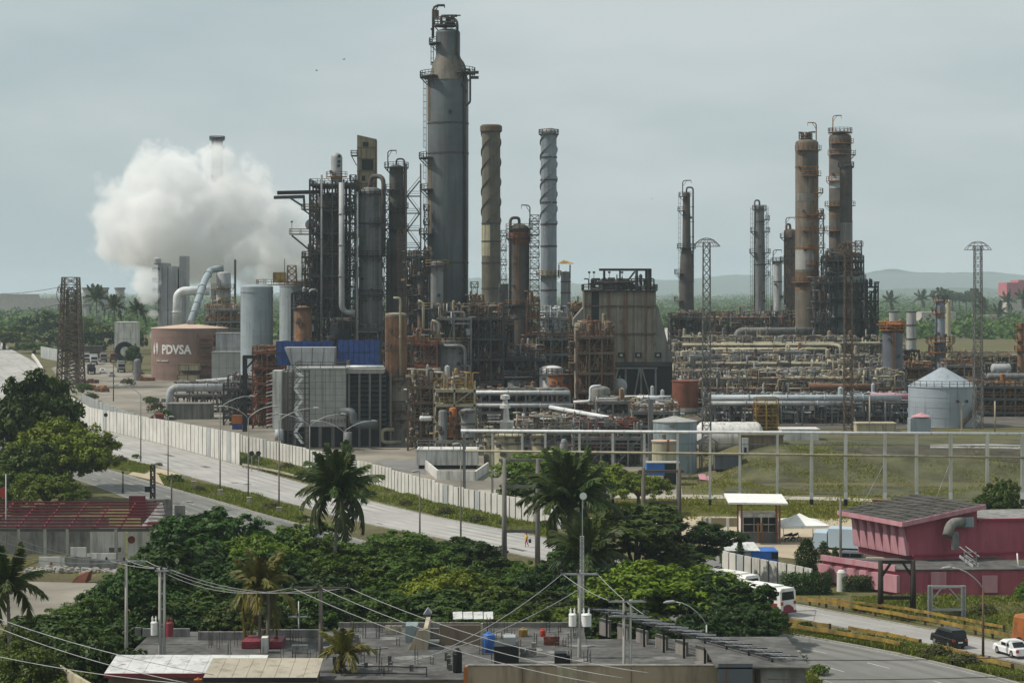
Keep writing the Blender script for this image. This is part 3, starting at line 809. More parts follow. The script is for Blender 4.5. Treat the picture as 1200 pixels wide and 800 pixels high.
# ------------------------------------------------------------------ process equipment helpers
def ring_platform(par, c, z, r0, out, a0, a1, dm='frame_dark', rm='frame_dark', t=0.12, rail_h=1.15):
 a0, a1 = R(a0), R(a1); n = max(3, int(abs(a1 - a0) * (r0 + out) / 1.2))
 mb = MB(); r1 = r0 + out
 for i in range(n):
  t0 = a0 + (a1 - a0) * i / n; t1 = a0 + (a1 - a0) * (i + 1) / n
  p = [(c[0] + r * math.cos(q), c[1] + r * math.sin(q)) for q, r in ((t0, r0), (t0, r1), (t1, r1), (t1, r0))]
  mb.hexa([(x, y, z - 0.22) for x, y in p] + [(x, y, z) for x, y in p])
  if i % 2 == 0:
   mb.beam((p[0][0], p[0][1], z - out * 1.1), (p[1][0], p[1][1], z - 0.2), 0.12)
 o = part(par, 'platform', mb, dm)
 rl = MB()
 rl.rail([(c[0]+(r1-.06)*math.cos(a0+(a1-a0)*i/n),c[1]+(r1-.06)*math.sin(a0+(a1-a0)*i/n),z)for i in range(n+1)],rail_h,1.6,t)
 part(o, 'railing', rl, rm)
 return o
def box_platform(par,x0,x1,y0,y1,z,dm='frame_dark',rm='frame_dark',t=0.12,name='platform',sides='fblr'):
 mb = MB(); mb.bx(x0, x1, y0, y1, z - 0.25, z)
 o = part(par, name, mb, dm)
 rl = MB()
 if 'f' in sides: rl.rail([(x0, y0, z), (x1, y0, z)], 1.15, 1.8, t)
 if 'b' in sides: rl.rail([(x0, y1, z), (x1, y1, z)], 1.15, 1.8, t)
 if 'l' in sides: rl.rail([(x0, y0, z), (x0, y1, z)], 1.15, 1.8, t)
 if 'r' in sides: rl.rail([(x1, y0, z), (x1, y1, z)], 1.15, 1.8, t)
 if rl.v: part(o, 'railing', rl, rm)
 return o
def column(name,label,px,Y,top,wpx,m,bot=None,dome=0.5,segs=None,plats=(),lad=None,davit=None,vline=None,bands=(),pm='frame_dark',rm=None,cat='column',lamps=0,group=None,manholes=True,n=28):
 """upright vessel: plated shell (stepped where segs says), platforms, caged ladder, overhead line, davit"""
 rm = rm or pm
 x = PX(px, Y); zb = gz(x, Y) if bot is None else PZ(bot, Y)
 r = M(wpx, Y) / 2; zt = PZ(top, Y)
 t = thing(name, label, cat, (x, Y, zb), group)
 prof = [(r * 1.02, 0.0), (r, 0.3)] if not segs else []
 if segs:                                   # (py, wpx) from the bottom up
  for py, w in segs: prof.append((M(w, Y) / 2, PZ(py, Y) - zb))
  prof[0] = (prof[0][0], 0.0); r = prof[-1][0]
 h = r * dome
 prof.append((r, zt - h - zb))
 for q in (0.35, 0.65, 0.85, 0.96, 1.0):
  prof.append((r * math.sqrt(max(0, 1 - q * q)) if q < 1 else 0.02, zt - h + h * q - zb))
 mb = MB(); mb.lathe((x, Y, zb), prof, n)
 sh = part(t, 'shell', mb, m)
 if bands:
  for py in bands:
   z = PZ(py, Y) - zb
   rr = np.interp(z, [p[1] for p in prof], [p[0] for p in prof])
   b = MB(); b.lathe((x,Y,zb+z),[(rr-.02,-0.16),(rr+0.10,-0.16),(rr+0.10,0.16),(rr-.02,0.16)],n); part(sh,'band',b,pm)
 for py, a0, a1, out in plats:
  z = PZ(py, Y); rr = float(np.interp(z - zb, [p[1] for p in prof], [p[0] for p in prof]))
  if z > zt - h: rr = 0.05 * r
  ring_platform(t, (x, Y), z, rr, out + (r - rr if z > zt - h else 0), a0, a1, pm, rm)
 if lad:
  for a, p0, p1 in lad:
   z0, z1 = PZ(p0, Y), PZ(p1, Y); zm = (z0 + z1) / 2 - zb
   rr = float(np.interp(zm, [p[1] for p in prof], [p[0] for p in prof])) + 0.35
   mb = MB(); mb.ladder((x+rr*math.cos(R(a)),Y+rr*math.sin(R(a)),z0),z1,rz=R(a)+PI/2,cage=True); part(t,'ladder',mb,rm)
 if davit:
  px0, sg, hh = davit
  mb = MB(); xx = PX(px0, Y); L = M(10, Y) * sg
  mb.tube([(xx,Y,zt-h-1),(xx,Y,zt+hh-0.6),(xx+0.3*sg,Y,zt+hh-0.15),(xx+0.8*sg,Y,zt+hh),(xx+L,Y,zt+hh)],0.16,6)
  mb.beam((xx,Y,zt+hh-1.8),(xx+L*0.5,Y,zt+hh),0.12); mb.beam((xx+L,Y,zt+hh),(xx+L,Y,zt+hh-0.9),0.1)
  part(t, 'davit', mb, pm)
 if vline:
  pxl, pbot, rpx = vline; rr = M(rpx, Y); xl = PX(pxl, Y); yl = Y - r * 0.5
  mb = MB(); mb.pipe([(x,Y,zt-0.3),(x,Y,zt+1.4),(xl,yl,zt+1.4),(xl,yl,PZ(pbot,Y))],rr,10,bend=1.3)
  for k in range(1, 6):
   z = PZ(pbot,Y)+(zt-PZ(pbot,Y))*k/6; mb.beam((xl,yl,z),(x,Y,z),0.14); mb.lathe((xl,yl,z),[(rr,-.1),(rr+.1,-.1),(rr+.1,.1),(rr,.1)],10)
  part(t, 'overhead_line', mb, m)
 if manholes:
  q = random.Random(int(px * 7 + top)); nz = MB()
  for k in range(5):
   a = R(q.uniform(-150,-30)); z = zb+(zt-zb)*q.uniform(0.15,0.9); rr = float(np.interp(z-zb,[p[1]for p in prof],[p[0]for p in prof]))
   d = Vector((math.cos(a), math.sin(a), 0)); p = Vector((x, Y, z)) + d * (rr - 0.1)
   nz.tube([p, p + d * 0.55], 0.3, 8); nz.tube([p + d * 0.45, p + d * 0.6], 0.42, 8)
  part(t, 'nozzle_set', nz, 'frame_dark', kind='stuff')
 if lamps:
  for k in range(lamps):
   py, a = plats[k % len(plats)][0], R(plats[k % len(plats)][1])
   z = PZ(py, Y); rr = r + plats[k % len(plats)][3]
   lamp_post_small(t, (x + rr * math.cos(a), Y + rr * math.sin(a), z), 3.4)
 return t
def lamp_post_small(par, p, h, m='frame_dark'):
 mb = MB(); p = Vector(p)
 mb.beam(p, p + Vector((0, 0, h)), 0.1); mb.box(p + Vector((0, 0, h + 0.15)), (0.5, 0.5, 0.4))
 return part(par, 'platform_lamp', mb, m)
def drum(name, label, a, b, r, m, cat='drum', saddles=True, group=None, par=None, saddle_z=None):
 """horizontal vessel with dished ends on saddles"""
 a, b = Vector(a), Vector(b); d = (b - a).normalized()
 base = Vector(((a.x + b.x) / 2, (a.y + b.y) / 2, min(a.z, b.z) - r - 0.5))
 t = thing(name, label, cat, base, group) if par is None else par
 mb = MB(); pts, rs = [], []
 for q in(1.0,0.85,0.6,0.3):pts.append(a-d*r*0.5*q); rs.append(r*math.sqrt(max(0.0009,1-q*q)))
 pts += [a, b]; rs += [r, r]
 for q in(0.3,0.6,0.85,1.0):pts.append(b+d*r*0.5*q); rs.append(r*math.sqrt(max(0.0009,1-q*q)))
 mb.tube(pts, rs, 20)
 sh = part(t, 'shell', mb, m)
 if saddles:
  zz = saddle_z if saddle_z is not None else base.z
  for q in (0.2, 0.8):
   p = a.lerp(b,q); s = MB(); s.box((p.x,p.y,(p.z+zz)/2-r*0.3),(r*1.7 if abs(d.y)>0.5 else 0.45,r*1.7 if abs(d.x)>0.5 else 0.45,(p.z-zz)-r*0.6)); part(t,'saddle',s,'pole_concrete')
 nz = MB()
 for q in (0.25, 0.5, 0.75):
  p = a.lerp(b, q); nz.tube([p + Vector((0, 0, r * 0.9)), p + Vector((0, 0, r + 0.5))], 0.22, 7)
 part(t, 'nozzle_set', nz, 'frame_grey', kind='stuff')
 return t
def lattice(mb, c, z0, z1, w0, w1, n, tl=0.16, tb=0.09):
 """four-legged lattice mast"""
 cs = [(-1, -1), (1, -1), (1, 1), (-1, 1)]
 def q(k, t):
  w = (w0 + (w1 - w0) * t) / 2; return Vector((c[0] + cs[k][0] * w, c[1] + cs[k][1] * w, z0 + (z1 - z0) * t))
 for k in range(4): mb.beam(q(k, 0), q(k, 1), tl)
 for i in range(n):
  t0, t1 = i / n, (i + 1) / n
  for k in range(4):
   k2 = (k + 1) % 4
   mb.beam(q(k, t0), q(k2, t1), tb); mb.beam(q(k2, t0), q(k, t1), tb); mb.beam(q(k, t1), q(k2, t1), tb)
 return mb
def clutter(par, x0, x1, y0, y1, z0, z1, n, seed, mats=('pipe_grey', 'pipe_tan', 'frame_brown'), rmax=0.35):
 """runs, risers, valves and small drums that fill a process frame"""
 r = random.Random(seed); n = int(n * 1.45)
 mbs = [MB() for _ in mats]
 for i in range(n):
  mb = mbs[r.randrange(len(mbs))]; k = r.random(); rr = r.uniform(0.09, rmax) * r.uniform(0.5, 1)
  z = r.uniform(z0, z1); y = r.uniform(y0, y1); x = r.uniform(x0, x1)
  L = r.uniform(0.15, 0.7) * (x1 - x0)
  if k < 0.42:
   xa = max(x0, x - L / 2); xb = min(x1, x + L / 2)
   pts = [(xa, y, z), (xb, y, z)]
   if r.random() < 0.7: pts.append((xb, y, max(z0, z - r.uniform(1, 5))))
   if r.random() < 0.5: pts.insert(0, (xa, y, min(z1, z + r.uniform(1, 4))))
   mb.pipe(pts, rr, 6)
  elif k < 0.74:
   h = r.uniform(1.5, 0.7 * (z1 - z0) + 1.6); zz = max(z0, z - h / 2)
   mb.pipe([(x,y,zz),(x,y,min(z1,zz+h)),(x+r.choice((-1,1))*r.uniform(0.6,2),y,min(z1,zz+h))],rr,6)
  elif k < 0.86:
   h = r.uniform(0.8, 2.2); mb.lathe((x, y, z), [(0.02, 0), (rr * 2, 0.15), (rr * 2, h), (0.02, h + 0.3)], 10)
  elif k < 0.94:
   mb.box((x, y, z), (r.uniform(0.4, 1.6), r.uniform(0.4, 1.2), r.uniform(0.4, 1.4)))
  else:
   mb.lathe((x,y,z),[(0.35,0),(0.35,0.12)],8); mb.beam((x,y,z-0.6),(x,y,z+0.7),0.14); mb.box((x,y,z-0.5),(0.8,0.5,0.5))
 for mb, m in zip(mbs, mats):
  if mb.v: part(par, 'piping', mb, m, kind='stuff')
def frame_unit(name,label,x0,x1,Y,depth,levels,base=None,nx=3,ny=2,pm='frame_grey',dm=None,rm=None,n=40,seed=1,brace=True,cm=('pipe_grey','pipe_tan','frame_brown'),pw=0.35,cat='process unit',rails=True,group=None,stairs=False,rmax=0.35,top_clear=3.0):
 """steel process frame: posts, decks with railings, bracing, and the piping packed inside"""
 dm = dm or pm; rm = rm or pm
 X0, X1 = PX(x0, Y), PX(x1, Y); Y1 = Y + depth
 xc = (X0 + X1) / 2; zb = gz(xc, Y) if base is None else PZ(base, Y)
 zs = [PZ(p, Y) for p in levels]; zt = max(zs)
 t = thing(name, label, cat, (xc, Y + depth / 2, zb), group)
 px = [X0 + (X1 - X0) * i / (nx - 1) for i in range(nx)]; py = [Y + depth * j / (ny - 1) for j in range(ny)]
 for x in px:
  for y in py:
   mb = MB(); mb.beam((x, y, zb), (x, y, zt + (1.0 if rails else 0)), pw); part(t, 'post', mb, pm)
 br = MB()
 allz = [zb] + sorted(zs)
 for a, b in zip(allz, allz[1:]):
  for j in (0, ny - 1):
   for i in range(nx - 1):
    if (i + int(a)) % 2 == 0 and brace:
     br.beam((px[i], py[j], a), (px[i + 1], py[j], b), 0.2)
  if brace: br.beam((X0, Y, a), (X0, Y1, b), 0.2); br.beam((X1, Y1, a), (X1, Y, b), 0.2)
 if br.v: part(t, 'bracing', br, pm)
 for z in zs:
  mb = MB()
  for y in py: mb.beam((X0 - .2, y, z - 0.3), (X1 + .2, y, z - 0.3), 0.3, 0.5)
  for x in px: mb.beam((x, Y, z - 0.3), (x, Y1, z - 0.3), 0.25, 0.45)
  mb.bx(X0, X1, Y + .2, Y1 - .2, z - 0.1, z)
  d = part(t, 'deck', mb, dm)
  if rails:
   rl = MB(); rl.rail([(X0,Y,z),(X1,Y,z),(X1,Y1,z),(X0,Y1,z)],1.15,1.8,0.12,closed=True); part(d,'railing',rl,rm)
 if stairs:
  for k, (a, b) in enumerate(zip(allz, allz[1:])):
   mb = MB()
   w = min(X1 - X0, (b - a) * 1.1)
   s0, s1 = ((X0 + .5, X0 + .5 + w) if k % 2 == 0 else (X0 + .5 + w, X0 + .5))
   mb.stairs((s0, Y - 0.6, a), (s1, Y - 0.6, b)); part(t, 'stair', mb, rm)
 if n: clutter(t, X0 + .3, X1 - .3, Y + .3, Y1 - .3, zb + 0.3, zt + top_clear, n, seed, cm, rmax)
 return t
def pipe_rack(name,label,p0,p1,w,z_lv,bents,pipes,pm='frame_grey',cat='pipe rack',pw=0.3,group=None):
 """bents with cross beams carrying parallel pipes; pipes = [(level, frac, radius, material)]"""
 p0,p1 = Vector(p0),Vector(p1); d = (p1-p0); d.z = 0; L = d.length; d.normalize(); s = Vector((-d.y,d.x,0))
 t = thing(name,label,cat,((p0.x+p1.x)/2,(p0.y+p1.y)/2,gz((p0.x+p1.x)/2,(p0.y+p1.y)/2)),group)
 for i in range(bents):
  c = p0 + d * (L * i / (bents - 1)); mb = MB()
  for sg in (0, 1):
   q = c + s * w * sg; mb.beam((q.x, q.y, gz(q.x, q.y) - .3), (q.x, q.y, max(z_lv)), pw)
  for z in z_lv:
   mb.beam((c.x, c.y, z - pw / 2), (c.x + s.x * w, c.y + s.y * w, z - pw / 2), pw * 0.9)
  part(t, 'bent', mb, pm)
 mb = MB()
 for z in z_lv:
  for sg in (0, 1):
   a = p0 + s * w * sg; b = a + d * L; mb.beam((a.x, a.y, z - pw * 0.6), (b.x, b.y, z - pw * 0.6), pw * 0.6)
 part(t, 'stringer', mb, pm)
 for lv, fr, rr, m in pipes:
  u0,u1 = (0,1)if rnd.random()<.35 else(rnd.uniform(0,.45),rnd.uniform(.55,1)); a = p0+s*w*fr+d*L*u0; b = p0+s*w*fr+d*L*u1; z = z_lv[lv]+rr
  mb = MB(); mb.pipe([(a.x,a.y,z-(2.5 if u0>0 else 0)),(a.x,a.y,z),(b.x,b.y,z),(b.x,b.y,z+(1.8 if rnd.random()<.5 else-2.2)*(u1<1))],rr,8)if u0>0 or u1<1 else mb.tube([(a.x,a.y,z),(b.x,b.y,z)],rr,8); part(t,'pipe',mb,m)
 return t
def pipe(name, label, pts, r, m, n=10, bend=None, cat='pipe', supports=(), sm='frame_grey', flanges=True):
 """single run of line pipe with flange rings and post supports"""
 base = Vector(pts[0])
 t = thing(name, label, cat, base)
 mb = MB(); mb.pipe(pts, r, n, bend); part(t, 'run', mb, m)
 if flanges:
  fl = MB()
  for a, b in zip(pts, pts[1:]):
   a, b = Vector(a), Vector(b); L = (b - a).length
   k = int(L / 9)
   for i in range(1, k + 1):
    p = a.lerp(b, i / (k + 1)); d = (b - a).normalized() * 0.12; fl.tube([p - d, p + d], r * 1.22, n)
  if fl.v: part(t, 'flange_set', fl, m, kind='stuff')
 for x, y, z in supports:
  s = MB(); s.beam((x,y,gz(x,y)-.2),(x,y,z-r),0.28); s.beam((x-0.5,y,z-r-0.1),(x+0.5,y,z-r-0.1),0.2); part(t,'support',s,sm)
 return t
def tank(name,label,px,Y,top,wpx,m,bot=None,cone=0.0,rm=None,rail=True,stair=None,cat='tank',courses=5,apex=None,rail_m='frame_grey',n=40):
 """storage tank: shell, roof, rim, plate-course rings, roof railing, spiral stair"""
 x = PX(px, Y); zb = gz(x, Y) if bot is None else PZ(bot, Y); r = M(wpx, Y) / 2; zt = PZ(top, Y); h = zt - zb
 t = thing(name, label, cat, (x, Y, zb))
 mb = MB(); mb.lathe((x, Y, zb), [(r, 0), (r, h)], n); sh = part(t, 'shell', mb, m)
 for k in range(1, courses):
  b = MB(); b.lathe((x,Y,zb+h*k/courses),[(r-.02,-.05),(r+.035,-.05),(r+.035,.05),(r-.02,.05)],n); part(sh,'weld_seam',b,m)
 za = (PZ(apex, Y) - zt) if apex is not None else r * cone
 mb = MB(); mb.lathe((x,Y,zt),[(r+0.12,-0.12),(r+0.12,0.05),(r*0.5,za*0.52),(0.3,za),(0.02,za)],n); rf = part(t,'roof',mb,rm or m)
 mb = MB(); mb.lathe((x,Y,zt+za),[(0.35,-.1),(0.35,0.7),(0.5,0.75),(0.02,1.1)],10); part(rf,'vent',mb,rail_m)
 mb = MB(); mb.lathe((x,Y,zb),[(r,-0.6),(r+0.35,-0.6),(r+0.35,0.12),(r,0.12)],n); part(t,'base_ring',mb,'pole_concrete')
 if rail:
  rl = MB(); k = 28
  rl.rail([(x+(r+.05)*math.cos(2*PI*i/k),Y+(r+.05)*math.sin(2*PI*i/k),zt+0.05)for i in range(k)],1.1,3,0.10,closed=True); part(t,'railing',rl,rail_m)
 if stair:
  a0, a1 = R(stair[0]), R(stair[1]); k = 30; mb = MB()
  for i in range(k):
   t0 = a0+(a1-a0)*i/k; t1 = a0+(a1-a0)*(i+1)/k; z0 = zb+h*i/k; z1 = zb+h*(i+1)/k
   for rr, dz in ((r + 0.95, 0), (r + 0.95, 1.0), (r + 0.95, 0.5)):
    mb.beam((x+rr*math.cos(t0),Y+rr*math.sin(t0),z0+dz),(x+rr*math.cos(t1),Y+rr*math.sin(t1),z1+dz),0.1,0.3 if dz==0 else 0.1)
   q = [(x+rr*math.cos(tt),Y+rr*math.sin(tt))for rr,tt in((r,t0),(r+.95,t0),(r+.95,t1),(r,t1))]
   mb.hexa([(u, v, z0 - .1) for u, v in q] + [(u, v, z0) for u, v in q])
  part(t, 'spiral_stair', mb, stair[2] if len(stair) > 2 else rail_m)
 return t
# ================================================================== REFINERY, west side
# --- brown logo tank
YT = 600.0
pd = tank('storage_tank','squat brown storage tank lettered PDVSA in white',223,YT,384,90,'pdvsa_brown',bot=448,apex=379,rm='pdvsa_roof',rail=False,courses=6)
def wrap_text(par, txt, size, cx, cy, r, th, z, m, bold=0.02, name='lettering', fit=None):
 cu = bpy.data.curves.new('lettering','FONT'); cu.body = txt; cu.size = size; cu.offset = bold*size; cu.align_x = 'CENTER'; cu.extrude = 0.02; cu.resolution_u = 3
 o = bpy.data.objects.new('lettering_source', cu); COL.objects.link(o)
 dg = bpy.context.evaluated_depsgraph_get(); me = bpy.data.meshes.new_from_object(o.evaluated_get(dg))
 bpy.data.objects.remove(o)
 org = worg(par)
 k = fit / (max(v.co.x for v in me.vertices) - min(v.co.x for v in me.vertices)) if fit else 1.0
 for v in me.vertices:
  v.co.x *= k
  a = th + v.co.x / r; rr = r + 0.04 + v.co.z
  v.co = Vector((cx + rr * math.sin(a), cy - rr * math.cos(a), z + v.co.y)) - org
 me.materials.clear(); me.materials.append(MATS[m])
 q = bpy.data.objects.new(name, me); COL.objects.link(q); q.parent = par
 return q
tx, tr_ = PX(223, YT), M(45, YT)
wrap_text(pd, 'PDVSA', M(14.2, YT), tx, YT, tr_, -0.235, PZ(413, YT), 'white_paint', 0.03, fit=M(37, YT))
mb = MB()
for k in range(13):                       # worn slogan line, no longer legible
 if k in (5, 12): continue
 th = -0.86+k*0.035; mb.tube([(tx+(tr_+.05)*math.sin(th),YT-(tr_+.05)*math.cos(th),PZ(422.2,YT)),(tx+(tr_+.05)*math.sin(th+.024),YT-(tr_+.05)*math.cos(th+.024),PZ(421.4-(k%3)*.3,YT))],0.16,4)
part(pd, 'faded_slogan', mb, 'white_paint')
mb = MB()
for k, rr in enumerate((1.9, 1.35, 0.8)):
 for sg in (-1, 1):
  pts = []
  for i in range(9):
   a = R(-62 + 124 * i / 8) + (PI if sg < 0 else 0)
   th = -0.90 + (rr * 0.55 * math.cos(a) + sg * 0.12) / tr_; z = PZ(408, YT) + rr * math.sin(a)
   pts.append((tx + (tr_ + .06) * math.sin(th), YT - (tr_ + .06) * math.cos(th), z))
  mb.tube(pts, 0.17, 4)
part(pd, 'emblem', mb, 'white_paint')
# rust manway platform and yellow boxes against the tank
t = thing('tank_access_tower','rusty access scaffold climbing the brown lettered tank','scaffold',GP(240,588))
X0, X1 = PX(233, 588), PX(250, 588)
for x in (X0, X1):
 for y in (588, 590.5):
  mb = MB(); mb.beam((x, y, gz(x, y)), (x, y, PZ(392, 588)), 0.22); part(t, 'post', mb, 'rust_shell')
for py in (396, 405, 415, 427, 438):
 box_platform(t, X0 - .2, X1 + .2, 588, 590.5, PZ(py, 588), 'rust_shell', 'rail_orange')
for k, (px0, py0, py1) in enumerate(((221, 427, 434), (220, 439, 450))):
 mb = MB(); X = PX(px0, 585); w = M(24, 585)
 mb.bx(X - w / 2, X + w / 2, 585, 589, PZ(py1, 585), PZ(py0, 585))
 o = solo('yellow_skid_tank',mb,'tank_cream',('upper pale yellow box tank in front of the brown lettered tank','lower pale yellow box tank at the foot of the brown tank')[k],'box tank',(X,587,PZ(py1,585)))
 fr = MB()
 for sx in (-w / 2, 0, w / 2): fr.beam((X + sx, 584.9, PZ(py1, 585)), (X + sx, 584.9, PZ(py0, 585)), 0.18)
 fr.beam((X - w / 2, 584.9, PZ(py0, 585)), (X + w / 2, 584.9, PZ(py0, 585)), 0.2)
 part(o, 'rib_frame', fr, 'rust_shell')
 if k == 0:
  fr = MB()
  for sx in (-w / 2, w / 2): fr.beam((X + sx, 587, PZ(py1, 585)), (X + sx, 587, gz(X, 587)), 0.25)
  part(o, 'leg_stand', fr, 'frame_brown', kind='stuff')
# grey block buildings right of the tank
def panel_building(name,label,x0,x1,top,Y,depth,m,bot=None,npan=4,nrow=3,cat='building',joint='joint_dark',roof_rail=True):
 X0, X1 = PX(x0, Y), PX(x1, Y); zt = PZ(top, Y); zb = gz((X0 + X1) / 2, Y) if bot is None else PZ(bot, Y)
 t = thing(name, label, cat, ((X0 + X1) / 2, Y + depth / 2, zb))
 mb = MB(); mb.bx(X0 + .06, X1 - .06, Y + .06, Y + depth, zb, zt - .05); part(t, 'core', mb, joint)
 w = (X1 - X0) / npan; hh = (zt - zb) / nrow
 for i in range(npan):
  for j in range(nrow):
   mb = MB(); mb.bx(X0+i*w+.03,X0+(i+1)*w-.03,Y,Y+.2,zb+j*hh+.03,zb+(j+1)*hh-.03); part(t,'panel',mb,m)
 for sx in (X0 - .02, X1 - .18):
  mb = MB(); mb.bx(sx, sx + .2, Y + .22, Y + depth - .02, zb, zt - .02); part(t, 'side_wall', mb, m)
 mb = MB(); mb.bx(X0 - .15, X1 + .15, Y - .15, Y + depth + .15, zt, zt + .25); rf = part(t, 'roof', mb, m)
 if roof_rail:
  rl = MB(); rl.rail([(X0,Y,zt+.25),(X1,Y,zt+.25),(X1,Y+depth,zt+.25),(X0,Y+depth,zt+.25)],1.1,2,0.11,closed=True); part(rf,'railing',rl,'frame_grey')
 return t
panel_building('control_house','pale grey panelled house right of the brown lettered tank',248,283,413,575,12,'panel_grey',npan=4,nrow=2)
panel_building('switch_house','small pale box house on top of grey panelled house',253,282,391,580,7,'light_grey',bot=412,npan=3,nrow=1)
panel_building('pump_house','low flat-roofed grey house beside the white pipe portal',196,246,474,455,6,'panel_dirty',npan=5,nrow=1,roof_rail=False)
mb = MB()
o = pipe('portal_pipe','thick white pipe portal in front of grey houses',[GP(199,470),PT(199,454,470),PT(286,454,470)],0.9,'light_grey',n=14,supports=[(PX(p,470),470,PZ(454,470))for p in(222,250,276)])
pipe('portal_pipe','thin grey pipe running just above the white pipe portal',[PT(230,447,480),PT(312,441,480)],0.45,'pipe_grey',supports=[(PX(p,480),480,PZ(445,480))for p in(236,268,300)])
frame_unit('pump_unit','low steel frame with pumps behind the white pipe portal',202,290,474,8,[462],nx=6,n=46,seed=3,rails=False)
frame_unit('pipe_unit','tangled pipe frame below the blue-grey silos',262,320,440,10,[488,470,455],nx=4,n=80,seed=4,pm='frame_dark',cm=('pipe_grey','dark_steel','frame_brown'))
# --- distant white units in the steam behind the brown tank
YB = 690.0
t = thing('cooling_unit', 'tall white ribbed unit half lost in steam', 'process unit', GP(199, YB))
for k, (a, b, top) in enumerate(((185, 197, 308), (197, 209, 312), (210, 219, 300))):
 mb = MB(); mb.bx(PX(a, YB), PX(b, YB) - .2, YB, YB + 7, gz(0, YB), PZ(top, YB))
 for i in range(4):
  x = PX(a+(b-a)*(i+.5)/4,YB); mb.bx(x-.12,x+.12,YB-.2,YB-.02,gz(0,YB),PZ(top+2,YB))
 part(t, 'tower_bay', mb, 'light_grey')
for py in(318,330,342,354,366):box_platform(t,PX(180,YB),PX(187,YB),YB-2,YB+3,PZ(py,YB),'frame_grey','frame_grey',t=0.2)
mb = MB(); mb.lathe(PT(184,306,YB),[(0.4,-1.2),(1.4,-.8),(1.4,.8),(0.3,1.3)],12); part(t,'knuckle_drum',mb,'light_grey')
pipe('flue_duct','fat white duct with an elbow over the brown tank',[PT(207,385,660),PT(208,346,660),PT(214,341,660),PT(246,341,660)],M(5.2,660),'insul_white',n=16,bend=4)
pipe('flue_duct','slanting white duct rising from the brown tank roof',[PT(223,379,598),PT(240,328,640),PT(247,316,650),PT(262,314,650)],M(4.0,640),'pale_blue',n=16,bend=4)
column('quench_vessel','white vessel with yellow platform in the steam',262,650,318,17,'light_grey',plats=((337,-170,10,1.6),(352,-170,10,1.2)),pm='rail_yellow',dome=0.3)
column('vent_pole','thin dark pole beside the steaming white vessel',275.5,648,304,2.6,'frame_dark',manholes=False,dome=0.2,n=8,cat='pole')
frame_unit('deck_unit','yellow decked frame under the steaming white vessel',243,284,640,8,[372,360],nx=4,n=40,seed=6,pm='frame_grey',rm='rail_yellow',cm=('rail_yellow','pipe_grey','frame_dark'))
for k,(px,top,w,Y,lab)in enumerate(((254.5,161,14,820,'tall stack whose dark rim pokes out above the steam cloud'),(190,226,9,800,'dark stack mostly swallowed by the steam cloud'))):
 x = PX(px, Y); zt = PZ(top, Y); r = M(w, Y) / 2; t = thing('vent_stack', lab, 'stack', GP(px, Y))
 mb = MB(); mb.lathe((x,Y,gz(x,Y)),[(r*1.15,0),(r*.95,zt-gz(x,Y)-4.5),(r*.95,zt-gz(x,Y)),(r*.8,zt-gz(x,Y)),(r*.8,zt-gz(x,Y)-2)],20); part(t,'shell',mb,'tower_grey')
 ring_platform(t, (x, Y), zt - 0.8, r, 0.7, 0, 359.9, 'frame_dark', 'frame_dark', 0.2)
 ring_platform(t, (x, Y), zt - 4.6, r, 0.5, 0, 359.9, 'frame_dark', 'frame_dark', 0.2)
for k,(px,lab)in enumerate(((102.5,'leftmost of three hazy power station stacks'),(121.5,'middle one of three hazy power station stacks'),(140.5,'rightmost of three hazy power station stacks'))):
 Y = 1500; x = PX(px,Y); r = M(11,Y)/2; t = thing('power_stack',lab,'stack',GP(px,Y),'power station stacks')
 mb = MB(); h = PZ(337,Y)-8; mb.lathe((x,Y,8),[(r,0),(r,h),(r*.85,h),(r*.85,h-2)],18); part(t,'shell',mb,'panel_grey')
 for q in (0.97, 0.72, 0.5):
  mb = MB(); mb.lathe((x,Y,8+h*q),[(r,-.5),(r+.7,-.5),(r+.7,.9),(r,.9)],18); part(t,'gallery',mb,'frame_grey')
# --- lattice tower by the road
t = thing('lattice_tower','rust brown lattice tower standing beside refinery service road','tower',GP(83,560))
c = GP(83, 560); mb = MB(); lattice(mb, c, c.z - .3, PZ(325, 560), 6.6, 4.0, 15, 0.34, 0.2)
part(t, 'mast', mb, 'frame_brown')
mb = MB(); lattice(mb,c+Vector((0.2,0,0)),c.z,PZ(340,560),3.2,2.2,14,0.24,0.16); part(t,'inner_mast',mb,'frame_brown')
for py in(342,362,384,408):box_platform(t,c.x-2.9,c.x+2.2,557.5,562.5,PZ(py,560),'frame_brown','frame_brown',t=0.16)
mb = MB()
for i in range(10):
 a = R(100+16*i); mb.beam((c.x-2+1.4*math.cos(a),558,PZ(338,560)+2.6*math.sin(a)-1.5),(c.x-2+1.4*math.cos(a+.28),558,PZ(338,560)+2.6*math.sin(a+.28)-1.5),0.16)
part(t, 'hose_reel', mb, 'frame_brown')
# --- two blue-grey silos
def silo(label, px, Y, top, w, bot, m):
 t = column('silo',label,px,Y,top,w,m,bot=bot,dome=0.16,manholes=False,bands=(top+9,),pm=m,cat='silo')
 return t
silo('blue-grey silo, left one of the pair, with rounded shoulder', 301, 500, 333, 38, None, 'pale_blue')
silo('blue-grey silo, right one of the pair, behind black piping', 347, 515, 326, 39, None, 'pale_blue')
t = thing('silo_bridge', 'yellow railed walkway linking the tops of both silos', 'walkway', PT(335, 333, 505))
box_platform(t, PX(301, 503), PX(372, 503), 502, 506, PZ(333, 503), 'rail_yellow', 'rail_orange')
mb = MB(); mb.bx(PX(320,503),PX(334,503),502.6,505,PZ(331,503),PZ(319,503)); part(t,'hoist_cabin',mb,'rail_yellow')
mb = MB(); lattice(mb,PT(342,330,504),PZ(332,503),PZ(311,503),2.4,2.0,3,0.16,0.12); part(t,'hoist_frame',mb,'rail_orange')
